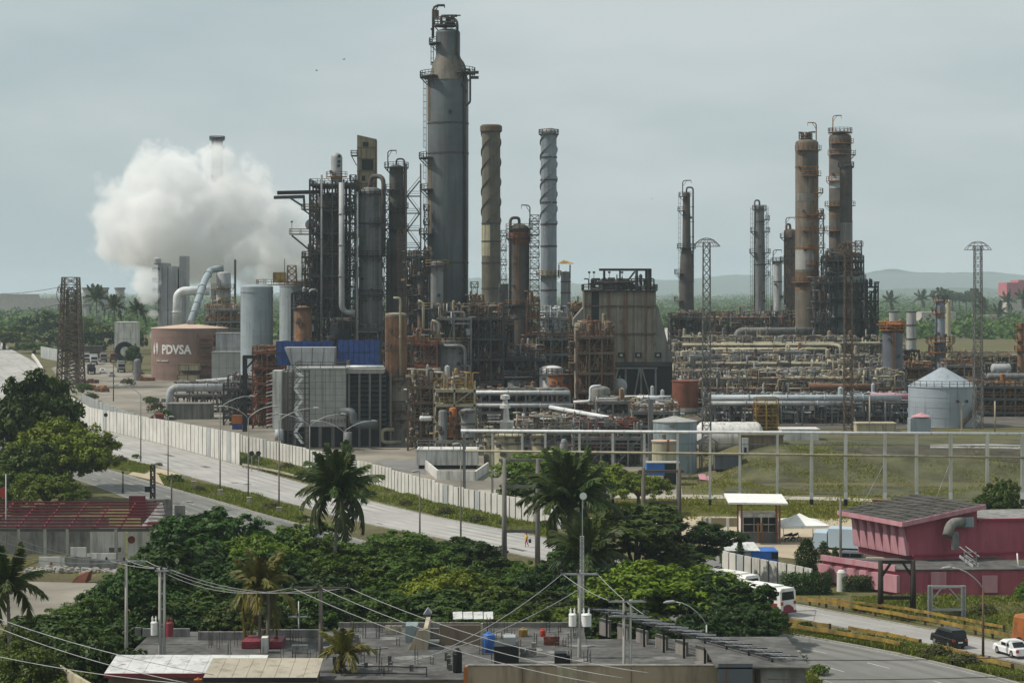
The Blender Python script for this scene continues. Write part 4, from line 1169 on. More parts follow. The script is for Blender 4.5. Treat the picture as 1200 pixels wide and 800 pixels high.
mb = MB(); mb.beam(PT(333.5, 333, 504), PT(333.5, 303, 504), 0.14); part(t, 'mast', mb, 'frame_dark')
pipe('hoop_line','black looped pipe in front of right silo',[PT(342,410,490),PT(342,343,490),PT(347,343,490),PT(347,355,490)],M(1.3,490),'black_steel')
column('rust_drum','short rusty drum with black pipe cap by right silo',355,485,358,20,'rust_shell',dome=0.4,plats=((360,-180,0,0.6),),cat='drum')
frame_unit('black_pipe_unit','black pipework unit between right silo and dark regenerator',346,372,486,5,[376,352,342],base=405,nx=3,n=40,seed=8,pm='black_steel',cm=('black_steel','dark_steel','pipe_grey'),rails=False,top_clear=0.5)
# ================================================================== catalytic cracker block
YG = 505.0
reg = column('regenerator','dark grime-streaked regenerator vessel in the cracker block',388,YG,226,34,'column_dark',bot=372,dome=0.45,segs=[(395,14),(372,34),(300,35),(258,30),(240,30)],plats=((243,-178,-2,2.0),(296,-180,0,1.8),(340,-180,0,1.5)),pm='frame_dark',rm='rail_yellow')
column('cyclone_dome','pale domed vessel crowning the cracker block',394.5,YG+4,179,13.5,'light_grey',bot=214,dome=0.9,plats=((207,-180,0,1.2),),pm='rail_orange',cat='vessel')
# main steel of the block
frame_unit('cracker_unit','tall dark steel frame wrapped around the regenerator',363,416,YG-7,17,[215,245,272,296,322,348,372,396,424],base=440,nx=5,ny=3,n=150,seed=12,pm='frame_dark',rm='frame_dark',cm=('dark_steel','pipe_grey','frame_brown','column_dark'),pw=0.4,top_clear=0.5,cat='steel frame')
t = thing('monorail_crane','dark monorail crane arm jutting left from cracker block','crane',PT(346,233,YG-4))
mb = MB(); mb.beam(PT(325, 226, YG - 4), PT(374, 225, YG - 4), 1.1, 0.9); part(t, 'jib', mb, 'black_steel')
mb = MB(); mb.beam(PT(321,231.5,YG-5),PT(357,230.5,YG-5),0.8,0.8); part(t,'trolley_beam',mb,'frame_dark')
box_platform(t,PX(354,YG-5),PX(373,YG-5),YG-7,YG-3,PZ(245,YG-5),'frame_brown','rail_yellow')
mb = MB(); mb.beam(PT(356,246,YG-5),PT(372,258,YG-5),.35); mb.beam(PT(340,232,YG-5),PT(354,241,YG-5),0.45); mb.beam(PT(356,230,YG-5),PT(357,246,YG-5),0.5); part(t,'brace',mb,'frame_dark')
t = thing('cantilever_landing','orange railed landing on a strut left of the regenerator','platform',PT(354,275,YG-4))
box_platform(t,PX(340,YG-4),PX(365,YG-4),YG-6,YG-3,PZ(274,YG-4),'frame_brown','rail_orange')
mb = MB(); mb.beam(PT(342, 276, YG - 4), PT(364, 294, YG - 4), 0.4); part(t, 'strut', mb, 'frame_dark')
lamp_post_small(t, PT(342, 274, YG - 5), 2.8)
drum('end_drum','grey dished drum end showing left of the regenerator',PT(364,263,YG-3),PT(364,263,YG+5),M(6.5,YG),'light_grey',saddles=False)
pipe('vertical_duct','fat pale vertical pipe down the front of the cracker block',[PT(400.5,214,YG-9),PT(400.5,360,YG-9),PT(405,366,YG-9),PT(416,366.5,YG-9)],M(3.4,YG),'light_grey',n=14,bend=2.5)
pipe('vertical_duct','thin pale riser at the left corner of the cracker block',[PT(377,205,YG-9),PT(377,430,YG-9)],M(1.2,YG),'plate_grey')
pipe('vertical_duct','pale riser between regenerator and grey reactor',[PT(418.5,225,YG-9),PT(418.5,430,YG-9)],M(1.6,YG),'light_grey')
t = thing('blower_unit', 'black blower casing below the regenerator cone', 'blower', PT(398, 398, YG - 10))
mb = MB(); mb.lathe(PT(398,398,YG-10),[(0.1,0),(2.8,.2),(3.0,2.6),(2.3,4.6),(0.1,4.9)],16); part(t,'casing',mb,'black_steel')
mb = MB(); mb.pipe([PT(384,380,YG-11),PT(388,376,YG-11),PT(404,375,YG-11),PT(412,378,YG-11)],0.5,8); part(t,'duct',mb,'dark_steel')
clutter(t,PX(383,YG-11),PX(413,YG-11),YG-13,YG-9,PZ(400,YG),PZ(372,YG),30,17,('black_steel','dark_steel'))
# elevator shaft
t = thing('elevator_shaft','beige clad lift shaft with slanted top above cracker block','lift shaft',PT(429.5,220,YG+4))
a, b = PX(418.5, YG + 4), PX(440.5, YG + 4); y0, y1 = YG + 4, YG + 9
z0, zl, zr = PZ(262, YG + 4), PZ(158, YG + 4), PZ(163, YG + 4)
mb = MB(); mb.hexa([(a,y0,z0),(b,y0,z0),(b,y1,z0),(a,y1,z0),(a,y0,zl),(b,y0,zr),(b,y1,zr),(a,y1,zl)]); sh = part(t,'cladding',mb,'cream_panel')
for (xa, xb, ya, yb) in ((425, 432, 166.5, 172), (424, 437.5, 187, 199.5), (424, 428, 206, 212)):
 mb = MB(); mb.bx(PX(xa,y0),PX(xb,y0),y0-.06,y0-.01,PZ(yb,y0),PZ(ya,y0)); part(sh,'opening',mb,'black_steel')
mb = MB()
for py in(173,186,200.5,215):mb.beam((a-.05,y0-.08,PZ(py,y0)),(b+.05,y0-.08,PZ(py,y0)),0.16)
mb.beam((b, y0 - .08, z0), (b, y0 - .08, zr), 0.3); part(sh, 'joint_strip', mb, 'frame_brown')
box_platform(t, PX(411.5, y0), a, y0 - 1, y0 + 2, PZ(182, y0), 'frame_dark', 'frame_dark');
mb = MB(); mb.beam(PT(412, 183, y0), PT(418, 194, y0), .2); part(t, 'strut', mb, 'frame_dark')
# grey reactor with looping overhead
rx = column('reactor','pale grey reactor with big hooped overhead pipe',434.5,YG-2,219,28,'plate_grey',bot=405,dome=0.45,bands=(228,262,300,340),plats=((228,-180,0,0.5),(262,-90,30,1.2),(300,-180,20,1.3),(345,-180,10,1.4)),lad=((-60,395,230),),pm='frame_dark',cat='reactor')
mb = MB(); mb.pipe([PT(434,224,YG-3),PT(434.5,206.5,YG-3),PT(449.5,206.5,YG-6),PT(449.5,300,YG-6)],M(2.7,YG),14,bend=2.6); part(rx,'overhead_line',mb,'dark_steel')
column('fractionator','slim dark column with flanged top right of grey reactor',464.5,YG,193,17,'column_dark',bot=405,segs=[(405,24),(284,24),(278,17.5),(196,16.5)],dome=0.4,bands=(202,250,282,320),plats=((196,-200,20,1.3),(222,-200,-60,1.1),(243,-120,20,1.2),(268,-200,20,1.2),(300,-180,10,1.4),(335,-200,0,1.3)),vline=(474.2,372,1.1),lad=((-70,278,200),(-110,372,290)),davit=(454.5,1,3.5),pm='frame_dark')
t = thing('stair_tower','thin open stair scaffold between dark column and tall tower','stair tower',PT(484,372,YG))
lv = [PZ(p, YG) for p in (372, 350, 330, 310, 290, 270, 250, 230, 212, 192)]
for x in (PX(476, YG), PX(493, YG)):
 for y in (YG - 2, YG + 2):
  mb = MB(); mb.beam((x, y, lv[0] - 5), (x, y, lv[-1]), 0.2); part(t, 'post', mb, 'frame_grey')
for k, z in enumerate(lv[:-1]):
 if k < 8:
  mb = MB()
  mb.bx(PX(476,YG),PX(479,YG),YG-2,YG+2,z-.12,z)if k%2 else mb.bx(PX(490,YG),PX(493,YG),YG-2,YG+2,z-.12,z)
  mb.rail([(PX(476,YG),YG-2,z),(PX(493,YG),YG-2,z)],1.1,3,0.11); mb.beam((PX(476,YG),YG-2,z),(PX(493,YG),YG-2,z),0.16)
  mb.beam((PX(476, YG), YG + 2, z), (PX(493, YG), YG + 2, z), 0.16); part(t, 'landing', mb, 'frame_grey')
  mb = MB(); s = (477, 492) if k % 2 else (492, 477)
  mb.stairs((PX(s[0], YG), YG, z), (PX(s[1], YG), YG, lv[k + 1])); part(t, 'stair', mb, 'frame_grey')
frame_unit('cracker_pipework_unit','dense pipework below the grey reactor and dark column',416,478,YG-9,14,[385,402,420,436],base=455,nx=5,n=110,seed=23,pm='frame_dark',cm=('dark_steel','frame_brown','pipe_grey'),rails=True,top_clear=1)
# --- blue windbreak sheets, grey duct, panelled boiler house, louvred air coolers
YH_ = 400.0
def sheet_screen(label, x0, x1, t0, b0, Y, n):
 t = thing('windbreak_screen', label, 'screen', PT((x0 + x1) / 2, b0, Y)); w = (x1 - x0) / n
 for i in range(n):
  mb = MB(); a,b = PX(x0+w*i+.35,Y),PX(x0+w*(i+1)-.35,Y); dz = rnd.uniform(-.1,.1); yy = Y+rnd.uniform(-.05,.05)
  zm_ = PZ((t0+b0)/2,Y); mb.bx(a,b,yy,yy+.12,PZ(b0,Y),zm_-.06); part(t,'sheet',mb,'blue_sheet'); mb = MB(); mb.bx(a,b,yy-.1,yy+.02,zm_+.06,PZ(t0,Y)+dz); part(t,'sheet',mb,'blue_sheet')
 mb = MB()
 for q in (t0 + 2, (t0 + b0) / 2, b0 - 2): mb.beam(PT(x0, q, Y + .3), PT(x1, q, Y + .3), 0.18)
 for i in range(n + 1): mb.beam(PT(x0 + w * i, t0, Y + .3), PT(x0 + w * i, b0 + 6, Y + .3), 0.16)
 part(t, 'support_frame', mb, 'frame_dark')
sheet_screen('blue sheet screen above the grey trapezoid duct', 324, 390, 399.5, 428, 408, 9)
sheet_screen('blue sheet screen above the louvred air coolers', 396, 445.5, 398, 428, 402, 8)
t = thing('flue_hopper', 'pale grey tapering duct in front of left blue screen', 'duct', PT(362, 432, 399))
z0, z1 = PZ(432, 399), PZ(407, 399)
mb = MB(); mb.hexa([PT(343,432,399),PT(391,432,399),PT(391,432,399)+Vector((0,5,0)),PT(343,432,399)+Vector((0,5,0)),PT(333,407,399),PT(392,407,399),PT(392,407,399)+Vector((0,5,0)),PT(333,407,399)+Vector((0,5,0))]); part(t,'casing',mb,'light_grey')
mb = MB()
for p in (340, 353, 366, 380): mb.beam(PT(p, 407, 398.9), PT(p + (362 - p) * .15, 432, 398.9), 0.12)
part(t, 'stiffener', mb, 'panel_dirty')
boil = panel_building('boiler_house','large grey panelled boiler house with zigzag outside stair',346,405,432.5,390,11,'panel_grey',bot=500,npan=5,nrow=9)
t = boil
mb = MB(); mb.bx(PX(320,389),PX(330,389),388,392,PZ(502,389),PZ(434,389)); part(t,'white_buttress',mb,'white_wall',label='white end wall of the boiler house')
for i in range(15):
 mb = MB(); z = PZ(436+i*4.3,388); mb.hexa([(PX(318,388)-1.1,388.2,z-.5),(PX(320.5,388),388.2,z-.2),(PX(320.5,388),391,z-.2),(PX(318,388)-1.1,391,z-.5),(PX(318,388)-1.1,388.2,z-.42),(PX(320.5,388),388.2,z+.1),(PX(320.5,388),391,z+.1),(PX(318,388)-1.1,391,z-.42)]); part(t,'louvre_fin',mb,('white_wall','red_paint')[i%3==1])
zz = [PZ(p, 386.5) for p in (520, 507, 494, 481, 468, 455, 442, 434)]
for k, (a, b) in enumerate(zip(zz, zz[1:])):
 mb = MB(); s = (354.5,345)if k%2==0 else(345,354.5); p0 = Vector((PX(s[0],386.5),387,a)); p1 = Vector((PX(s[1],386.5),387,b))
 mb.beam(p0,p1,0.9,0.45); mb.beam(p0+Vector((0,-.5,1)),p1+Vector((0,-.5,1)),0.1); part(t,'stair_flight',mb,'white_paint')
mb = MB()
for p in(337,343,357,362):mb.beam((PX(p,386),386.6,gz(-40,386)),(PX(p,386),386.6,PZ(433,386)),0.2)
for z in zz:mb.beam((PX(337,386),386.5,z),(PX(362,386),386.5,z),0.15); mb.beam((PX(337,386),386.5,z+1),(PX(362,386),386.5,z+1),0.1)
part(t, 'stair_frame', mb, 'frame_dark')
mb = MB(); mb.bx(PX(331,389),PX(346,389),390.5,401,PZ(505,389),PZ(436,389)); part(t,'stair_wall',mb,'concrete_dark')
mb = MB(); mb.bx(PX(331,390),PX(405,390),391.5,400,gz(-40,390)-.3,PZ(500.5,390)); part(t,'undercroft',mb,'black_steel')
for p in (331, 345, 360, 375, 390, 404):
 mb = MB(); mb.beam((PX(p,390),390.4,gz(-40,390)-.2),(PX(p,390),390.4,PZ(500,390)),0.6); part(t,'pillar',mb,'panel_dirty')
for k in range(7):
 mb = MB(); x = PX(380+k*4,389.8); mb.bx(x-.16,x+.16,389.8,389.97,PZ(495,390),PZ(490+(k%2),390)); part(t,'vent_hole',mb,'panel_dirty')
mb = MB(); mb.tube([PT(327, 516, 387), PT(327, 503, 387)], .8, 12); part(t, 'drain_pipe', mb, 'pipe_blue')
# louvres
t = thing('air_cooler_bank','dark louvred air cooler bank under right blue screen','air cooler',GP(428,392))
mb = MB(); mb.bx(PX(405.5,392),PX(452,392),393,402,gz(-30,392)-.2,PZ(437,392)); part(t,'core',mb,'black_steel')
for i in range(5):
 p = 409+i*12.2; mb = MB(); mb.beam((PX(p,392),392,gz(-30,392)),(PX(p,392),392,PZ(438,392)),0.38); part(t,'post',mb,'panel_dirty')
for j in range(12):
 z = PZ(440+j*5.6,392); mb = MB(); mb.hexa([(PX(406,392),392.3,z-.35),(PX(452,392),392.3,z-.35),(PX(452,392),392.9,z),(PX(406,392),392.9,z),(PX(406,392),392.3,z-.25),(PX(452,392),392.3,z-.25),(PX(452,392),392.9,z+.1),(PX(406,392),392.9,z+.1)]); part(t,'louvre',mb,'frame_dark')
mb = MB(); mb.bx(PX(405,392),PX(450,392),391.6,402.2,PZ(437.5,392),PZ(432.5,392)); part(t,'header_beam',mb,'panel_grey')
mb = MB(); mb.tube([PT(405,430,391),PT(450,430,391)],0.35,10); part(t,'header_pipe',mb,'insul_white')
pipe('flue_elbow','grey elbow pipe leaving the boiler house towards louvres',[PT(400,482,389),PT(414,482,387),PT(414,497,387),PT(443,497,387)],.75,'tower_grey',n=14,bend=1.1,flanges=False)
pipe('flue_elbow','short pale upright pipe beside the air coolers',[PT(408,525,386),PT(408,506,386)],0.75,'plate_grey',n=12)
t = column('rust_stack','rust streaked thick vertical cylinder in front of cracker block',464,398,366,24,'heater_shell',bot=None,segs=[(545,22),(505,22),(500,27),(490,27),(486,25),(372,25)],dome=0.15,bands=(372,410,440,470,492),plats=((444,-200,20,1.0),(480,-200,20,1.1)),lad=((-140,480,372),),pm='frame_brown',cat='cylinder')
pipe('candy_pipe','yellow hooked vent pipe on the rust streaked cylinder',[PT(469,440,394),PT(469,349,394),PT(461,349,394)],0.22,'pipe_cream')
pipe('u_bend','cream looped pipe at the foot of the rust cylinder',[PT(470,518,392),PT(448,518,392),PT(448,503,392),PT(462,503,392)],0.35,'pipe_cream')
# ================================================================== the tall tower
YJ = 470.0
tw = column('main_column','tallest blue-grey column with conical neck and narrow crown',525,YJ,34,48,'tower_grey',bot=None,segs=[(500,30),(452,30),(445,38),(400,38),(392,47),(250,48),(95,48),(66,28.5),(40,28.5)],dome=0.3,bands=(145,180,308,393),plats=((51,150,235,1.6),(90,140,240,2.1),(185,150,225,2.0),(222,150,225,1.8),(274,150,225,2.0),(86,-60,20,2.2),(312,-180,-110,1.0),(430,-180,0,1.4)),lad=((175,185,92),(178,222,187),(176,274,224),(170,88,52)),pm='frame_dark',lamps=5)
mb = MB(); mb.lathe((PX(525,YJ),YJ,0),[(M(24.2,YJ)+.03,PZ(95,YJ)),(M(14.4,YJ)+.03,PZ(66.5,YJ))],28); part(tw,'cone_cladding',mb,'neck_plate',label='brown stained conical neck of the tall column')
mb = MB(); mb.pipe([PT(522,38,YJ),PT(522,22,YJ),PT(536,22,YJ-2),PT(536,66,YJ-2),PT(544.5,76,YJ-3),PT(546,420,YJ-3)],M(1.5,YJ),10,bend=2.0); part(tw,'overhead_line',mb,'frame_dark')
mb = MB(); mb.pipe([PT(541,81,YJ-3),PT(551,82,YJ-3),PT(551,120,YJ-3),PT(546,124,YJ-3)],M(1.2,YJ),8); mb.tube([PT(546,85,YJ-3),PT(561,85,YJ-3)],.35,8); mb.tube([PT(552,91,YJ-3),PT(561,91,YJ-3)],.35,8); part(tw,'side_line',mb,'frame_dark')
mb = MB(); mb.beam(PT(544, 95, YJ - 1), PT(544, 440, YJ - 1), 1.1); part(tw, 'side_duct', mb, 'tower_grey')
mb = MB(); mb.tube([PT(507.5,45,YJ),PT(507.5,12,YJ),PT(509,8.5,YJ),PT(513,6.5,YJ),PT(521,6.5,YJ)],0.28,8); mb.beam(PT(507.5,16,YJ),PT(514,7,YJ),0.2); mb.beam(PT(521,6,YJ),PT(521,9.5,YJ),.2); part(tw,'davit',mb,'frame_dark')
t = thing('tower_top_gear', 'railed valve deck crowning the tallest column', 'valve deck', PT(522, 32, YJ))
ring_platform(t,(PX(522,YJ),YJ),PZ(30,YJ),0.4,2.4,0,359.9,'frame_dark','frame_dark'); clutter(t,PX(510,YJ),PX(533,YJ),YJ-2,YJ+2,PZ(31,YJ),PZ(19,YJ),16,5,('frame_dark','dark_steel'),0.4)
# cluster in front of the tower
column('side_vessel','olive capped vessel clamped to left flank of tall column',512,455,306,16,'plate_grey',bot=None,segs=[(492,22),(400,22),(398,15),(320,15)],dome=0.15,plats=((311,-200,20,1.2),(361,-200,20,2.2),(402,-200,20,3.0)),pm='frame_dark',rm='rail_yellow',cat='vessel')
column('side_vessel','thin dark stacked vessel left of the tall column',493,458,318,7.5,'dark_steel',dome=0.5,plats=((322,-200,20,1.3),(345,-200,20,1.0),(362,-200,20,1.0)),davit=(491.5,1,4.0),pm='frame_dark',cat='vessel')
column('side_vessel','pale grey broad vessel low on tall column front',526,448,398,32,'plate_grey',bot=448,dome=0.1,plats=((402,-200,20,1.2),(446,-190,10,1.0)),pm='frame_brown',rm='rail_yellow',cat='vessel')
pipe('white_elbow','pale bent pipe in front of tall column foot',[PT(545,452,444),PT(545,405,444),PT(520,405,444)],M(2.0,444),'plate_grey',bend=1.5)
pipe('white_riser','cream riser pipe with elbow left of tall column',[PT(496,402,446),PT(496,355,446),PT(490,352,446)],M(1.6,446),'pipe_cream')
pipe('white_riser','cream hooked riser by the olive capped vessel',[PT(514,398,446),PT(514,378,446),PT(506,375,446)],M(1.7,446),'pipe_cream')
frame_unit('rust_unit','rust red process frame below the tall column',481,512,440,9,[470,450,428,402],nx=3,n=100,seed=31,pm='rust_red',rm='rail_orange',cm=('rust_red','pipe_rust','frame_brown','pipe_grey'))
frame_unit('column_foot_unit','grey pipework frame around the foot of tall column',512,552,446,9,[474,455,372],nx=3,n=80,seed=32,pm='frame_grey',cm=('pipe_grey','frame_dark','pipe_tan'),rails=False)
frame_unit('pipework_unit','dark decked pipework frame between tall column and olive stack',546,590,450,12,[470,446,420,396,372],nx=4,n=150,seed=33,pm='frame_dark',cm=('frame_brown','dark_steel','pipe_tan','pipe_rust'))
# ================================================================== helical stacks
def helical_stack(label, px, top, wpx, Y, m, bot, z_top_helix, z_bot_helix, turns, cap):
 x = PX(px, Y); zt = PZ(top, Y); zb = PZ(bot, Y) if bot else gz(x, Y); r = M(wpx, Y) / 2
 t = thing('spiral_stack', label, 'stack', (x, Y, zb))
 mb = MB(); mb.lathe((x,Y,zb),[(r*1.04,0),(r,zt-zb),(r*.86,zt-zb),(r*.86,zt-zb-3)],28); sh = part(t,'shell',mb,m)
 for k in range(3):
  pts = []; n = 90; mb = MB()
  for i in range(n + 1):
   a = 2*PI*k/3+turns*2*PI*i/n; z = PZ(z_bot_helix,Y)+(PZ(z_top_helix,Y)-PZ(z_bot_helix,Y))*i/n
   pts.append(((x, Y, z), a))
  for (p, a), (q, b) in zip(pts, pts[1:]):
   A = [(p[0]+rr*math.cos(a),p[1]+rr*math.sin(a),p[2]+dz)for rr,dz in((r*.99,-.12),(r+.32,-.12),(r+.32,.12),(r*.99,.12))]
   B = [(q[0]+rr*math.cos(b),q[1]+rr*math.sin(b),q[2]+dz)for rr,dz in((r*.99,-.12),(r+.32,-.12),(r+.32,.12),(r*.99,.12))]
   for j in range(4): mb.quad(A[j], A[(j + 1) % 4], B[(j + 1) % 4], B[j])
  part(t, 'helical_strake', mb, m)
 for py in cap:
  mb = MB(); z = PZ(py,Y); mb.lathe((x,Y,z),[(r-.02,-.22),(r+.16,-.22),(r+.16,.22),(r-.02,.22)],28); part(sh,'flange',mb,'frame_dark')
 return t, x, Y, r
hs1,x,y,r = helical_stack('olive brown chimney with spiral strakes right of tall column',575.5,147.5,21.5,560,'stack_olive',None,152,260,1.55,(152,262,283,308,338))
mb = MB(); mb.lathe((x,y,PZ(149,560)),[(r,-1.6),(r+.5,-1.2),(r+.5,.2),(r,.6)],28); part(hs1,'collar',mb,'stain_brown')
hs2,x,y,r = helical_stack('blue-grey chimney with spiral strakes behind rusty vessel',643,155,18.5,570,'stack_blue',None,158,262,2.0,(184.5,211,237.5,263,288.5,340))
ring_platform(hs2, (x, y), PZ(157, 570), r, 0.6, 0, 359.9, 'frame_brown', 'frame_brown', .18)
mb = MB(); mb.lathe((x,y,PZ(155,570)),[(r*.98,0),(r*.62,M(4.5,570)),(r*.4,M(4.5,570))],20); part(hs2,'cone_tip',mb,'light_grey')
ring_platform(hs2, (x, y), PZ(322, 570), r, 1.3, 0, 359.9, 'rail_yellow', 'rail_yellow', .16)
# dark vessel between the stacks
column('dark_vessel','dark vessel with rusty crown and orange rings between chimneys',608.5,500,262,25,'column_dark',bot=None,segs=[(500,26),(360,26),(357,24),(290,24)],dome=0.6,bands=(357,372,410),plats=((268,-180,0,0.8),(279,-200,20,0.7),(357,-200,20,1.2)),vline=(598,420,1.8),davit=(621,-1,4.5),lad=((-100,360,280),),pm='frame_dark',rm='rail_orange')
mb = MB(); q = PT(608.5, 274, 500); mb.lathe(q, [(2.65, -2.2), (2.68, 0), (2.0, 1.5), (0.1, 2.6)], 20)
solo('domed_vessel_crown', mb, 'rust_red', 'rusty red dome cap on the dark vessel', 'vessel cap', q)
t = thing('ladder_scaffold','open ladder scaffold on the right of dark vessel','scaffold',PT(626,365,498))
mb = MB(); lattice(mb,PT(626.5,365,498),PZ(420,498),PZ(252,498),2.1,2.1,22,0.15,0.11); part(t,'mast',mb,'frame_grey')
for py in range(262,420,13):box_platform(t,PX(620,498),PX(632,498),497,500,PZ(py,498),'frame_grey','frame_grey',sides='fr')
mb = MB(); mb.lathe(PT(590,380,505),[(M(6,505),-20),(M(6,505),10)],16); solo('grey_riser_vessel',mb,'plate_grey','slim grey pipe column left of dark vessel','column',PT(590,420,505))
column('short_column','short pale banded column with little roof right of blue chimney',663,560,318,11.5,'plate_grey',dome=0.1,bands=(318,330,343,358,372,390),pm='frame_dark',cat='column')
t = thing('roof_canopy', 'small yellow peaked canopy over short banded column', 'canopy', PT(659, 318, 556))
mb = MB(); p = PT(663,309,556); k = M(10,556); q = [p+Vector((-k,-2,0)),p+Vector((k,-2,0)),p+Vector((k,2,0)),p+Vector((-k,2,0))]; ap = p+Vector((-.5,0,1.1))
for i in range(4): mb.poly([q[i], q[(i + 1) % 4], ap])
mb.poly(q[::-1]); part(t,'roof',mb,'rail_yellow'); mb = MB(); mb.beam(PT(668,310,556),PT(668,326,556),.35); mb.beam(PT(655,310,556),PT(655,326,556),.3); part(t,'post',mb,'frame_dark')
frame_unit('stack_base_unit','grey decked frame at foot of blue chimney',630,668,540,9,[372,392,410],base=430,nx=4,n=60,seed=36,pm='frame_grey',cm=('frame_dark','pipe_grey','insul_white'),rm='frame_grey')
frame_unit('stair_unit','narrow rust brown stair frame against dark vessel',617,632,485,5,[356,372,390,410,430],base=455,nx=2,n=24,seed=37,pm='rust_shell',cm=('rust_shell','rust_red'))
frame_unit('pipework_unit','dark pipework frame below dark vessel',586,640,455,12,[462,440,420],nx=4,n=130,seed=38,pm='frame_dark',cm=('frame_dark','dark_steel','pipe_grey','pipe_rust'))
patch_mb = MB(); q = (PX(464,398),398,PZ(438,398)); patch_mb.lathe(q,[(M(25.6,398)/2,0),(M(25.6,398)/2,PZ(370,398)-PZ(438,398))],20,R(-178),R(0)); solo('cladding_band',patch_mb,'rust_shell','orange rusted upper half of thick vertical cylinder','cladding',q)
t = thing('black_duct','black angled duct post left of boiler house','duct',GP(289,425)); mb = MB(); mb.beam(GP(287,425),PT(287,417,425),.9); part(t,'post',mb,'black_steel'); mb = MB(); mb.beam(PT(285,418,425),PT(301,418,425),.7); part(t,'arm',mb,'black_steel'); mb = MB(); mb.beam(PT(288,432,425),PT(299,420,425),.35); part(t,'brace',mb,'black_steel')
t = thing('orange_cabinet','orange cabinet on blue base behind stepped wall','cabinet',G(278,503)); g = G(278,503); mb = MB(); mb.box(g+Vector((0,0,2.1)),(2.2,1.2,1.8)); part(t,'case',mb,'orange_paint'); mb = MB(); mb.box(g+Vector((0,0,.6)),(2.0,1.1,1.1)); part(t,'base',mb,'blue_sheet')
# ================================================================== furnace and middle foreground plant
YN = 430.0
t = thing('furnace', 'big box furnace streaked with rust and black legs', 'furnace', GP(735, YN + 6))
zt, zm, zs = PZ(341, YN), PZ(424, YN), PZ(436, YN)
X = lambda p: PX(p, YN)
mb = MB(); mb.hexa([(X(684.5),YN,zm),(X(768),YN,zm),(X(768),YN+12,zm),(X(684.5),YN+12,zm),(X(684.5),YN,zt),(X(768),YN,zt),(X(768),YN+12,zt),(X(684.5),YN+12,zt)]); part(t,'box_shell',mb,'heater_shell')
for k, p in enumerate((684.5, 694, 702, 714, 724, 734.5, 745, 757, 767.6)):
 mb = MB(); mb.bx(X(p)-.18,X(p)+.18,YN-.28,YN-.02,zm,zt); part(t,'buckstay',mb,'rust_shell' if k%2 else 'heater_shell')
for py in (341, 358.5, 391):
 mb = MB(); mb.beam((X(684),YN-.2,PZ(py,YN)),(X(768.5),YN-.2,PZ(py,YN)),0.35,0.3); part(t,'girt',mb,'frame_brown')
mb = MB(); mb.bx(X(693.5),X(702),YN-.3,YN-.05,PZ(376,YN),PZ(341,YN)); part(t,'dark_duct',mb,'black_steel',label='black vertical stripe duct on the furnace front')
mb = MB(); mb.prism([(X(768.2),YN+.1,PZ(358,YN)),(X(771),YN+.1,PZ(358,YN)),(X(787),YN+.1,PZ(418,YN)),(X(787.5),YN+.1,zm),(X(768.2),YN+.1,zm)],(0,11.6,0)); part(t,'sloping_flank',mb,'panel_dirty')
mb = MB(); mb.prism([(X(684.3),YN+.5,PZ(360,YN)),(X(672),YN+.5,PZ(374,YN)),(X(672),YN+.5,PZ(382,YN)),(X(684.3),YN+.5,PZ(382,YN))],(0,10,0)); part(t,'side_hopper',mb,'panel_dirty')
mb = MB(); mb.bx(X(690),X(787.8),YN+.4,YN+11.5,PZ(466,YN),zm-.05); part(t,'plenum',mb,'black_steel')
mb = MB(); mb.bx(X(700), X(788), YN - .2, YN + .3, zm - .9, zm); part(t, 'skirt_beam', mb, 'frame_dark')
for p in (728, 748, 771):
 mb = MB(); mb.bx(X(p)-.7,X(p)+.7,YN-.35,YN-.02,PZ(419,YN),PZ(413,YN)); pt = part(t,'peep_door',mb,'black_steel'); mb = MB(); mb.bx(X(p)-.3,X(p)+.3,YN-.42,YN-.36,PZ(417.5,YN),PZ(414.5,YN)); part(pt,'pane',mb,'panel_grey')
for p in(712,733,751,768):mb = MB(); mb.beam((X(p),YN-1,gz(30,YN)),(X(p),YN-1,PZ(430,YN)),0.4); part(t,'leg',mb,'frame_grey')
mb = MB()
for p,q in((742,749),(763,752),(715,724)):mb.beam((X(p),YN-1,PZ(470,YN)),(X(q),YN-1,PZ(432,YN)),0.3)
mb.beam((X(684), YN - 1, PZ(431, YN)), (X(770), YN - 1, PZ(431, YN)), .3); part(t, 'brace', mb, 'plate_grey')
box_platform(t, X(684), X(770), YN - 1, YN + 13, zt + .25, 'frame_dark', 'frame_dark')
gt = thing('roof_gantry', 'black pipe gantry on top of the box furnace', 'gantry', (X(735), YN + 5, zt + .25))
mb = MB(); mb.beam(PT(702, 316, YN + 4), PT(763, 316, YN + 4), 0.5); part(gt, 'boom', mb, 'black_steel')
for p, b in ((708, 341), (726.5, 341), (746, 341), (757.5, 341), (762, 341)):
 mb = MB(); mb.beam(PT(p,315,YN+4),PT(p,b,YN+4),.55 if p>740 else .35); part(gt,'leg',mb,'black_steel')
mb = MB(); mb.beam(PT(744, 318, YN + 4), PT(731, 335, YN + 4), .35); part(gt, 'brace', mb, 'black_steel')
for k, (p, w, h) in enumerate(((706.5, 5, 14), (724, 6, 14), (739.5, 4, 12), (746, 4.5, 24), (760, 4, 24))):
 mb = MB(); mb.lathe(PT(p,340,YN+3),[(M(w,YN)/2,0),(M(w,YN)/2,M(h*.7,YN)),(M(w,YN)/3,M(h*.72,YN)),(M(w,YN)/3,M(h,YN))],10); part(gt,'burner_stub',mb,'frame_dark')
clutter(gt, X(690), X(768), YN + 1, YN + 9, zt + .3, zt + 2.6, 46, 51, ('black_steel', 'dark_steel'), .3)
for p in (690.5, 696, 714, 729): lamp_post_small(gt, PT(p, 341, YN + 2), 3.8)
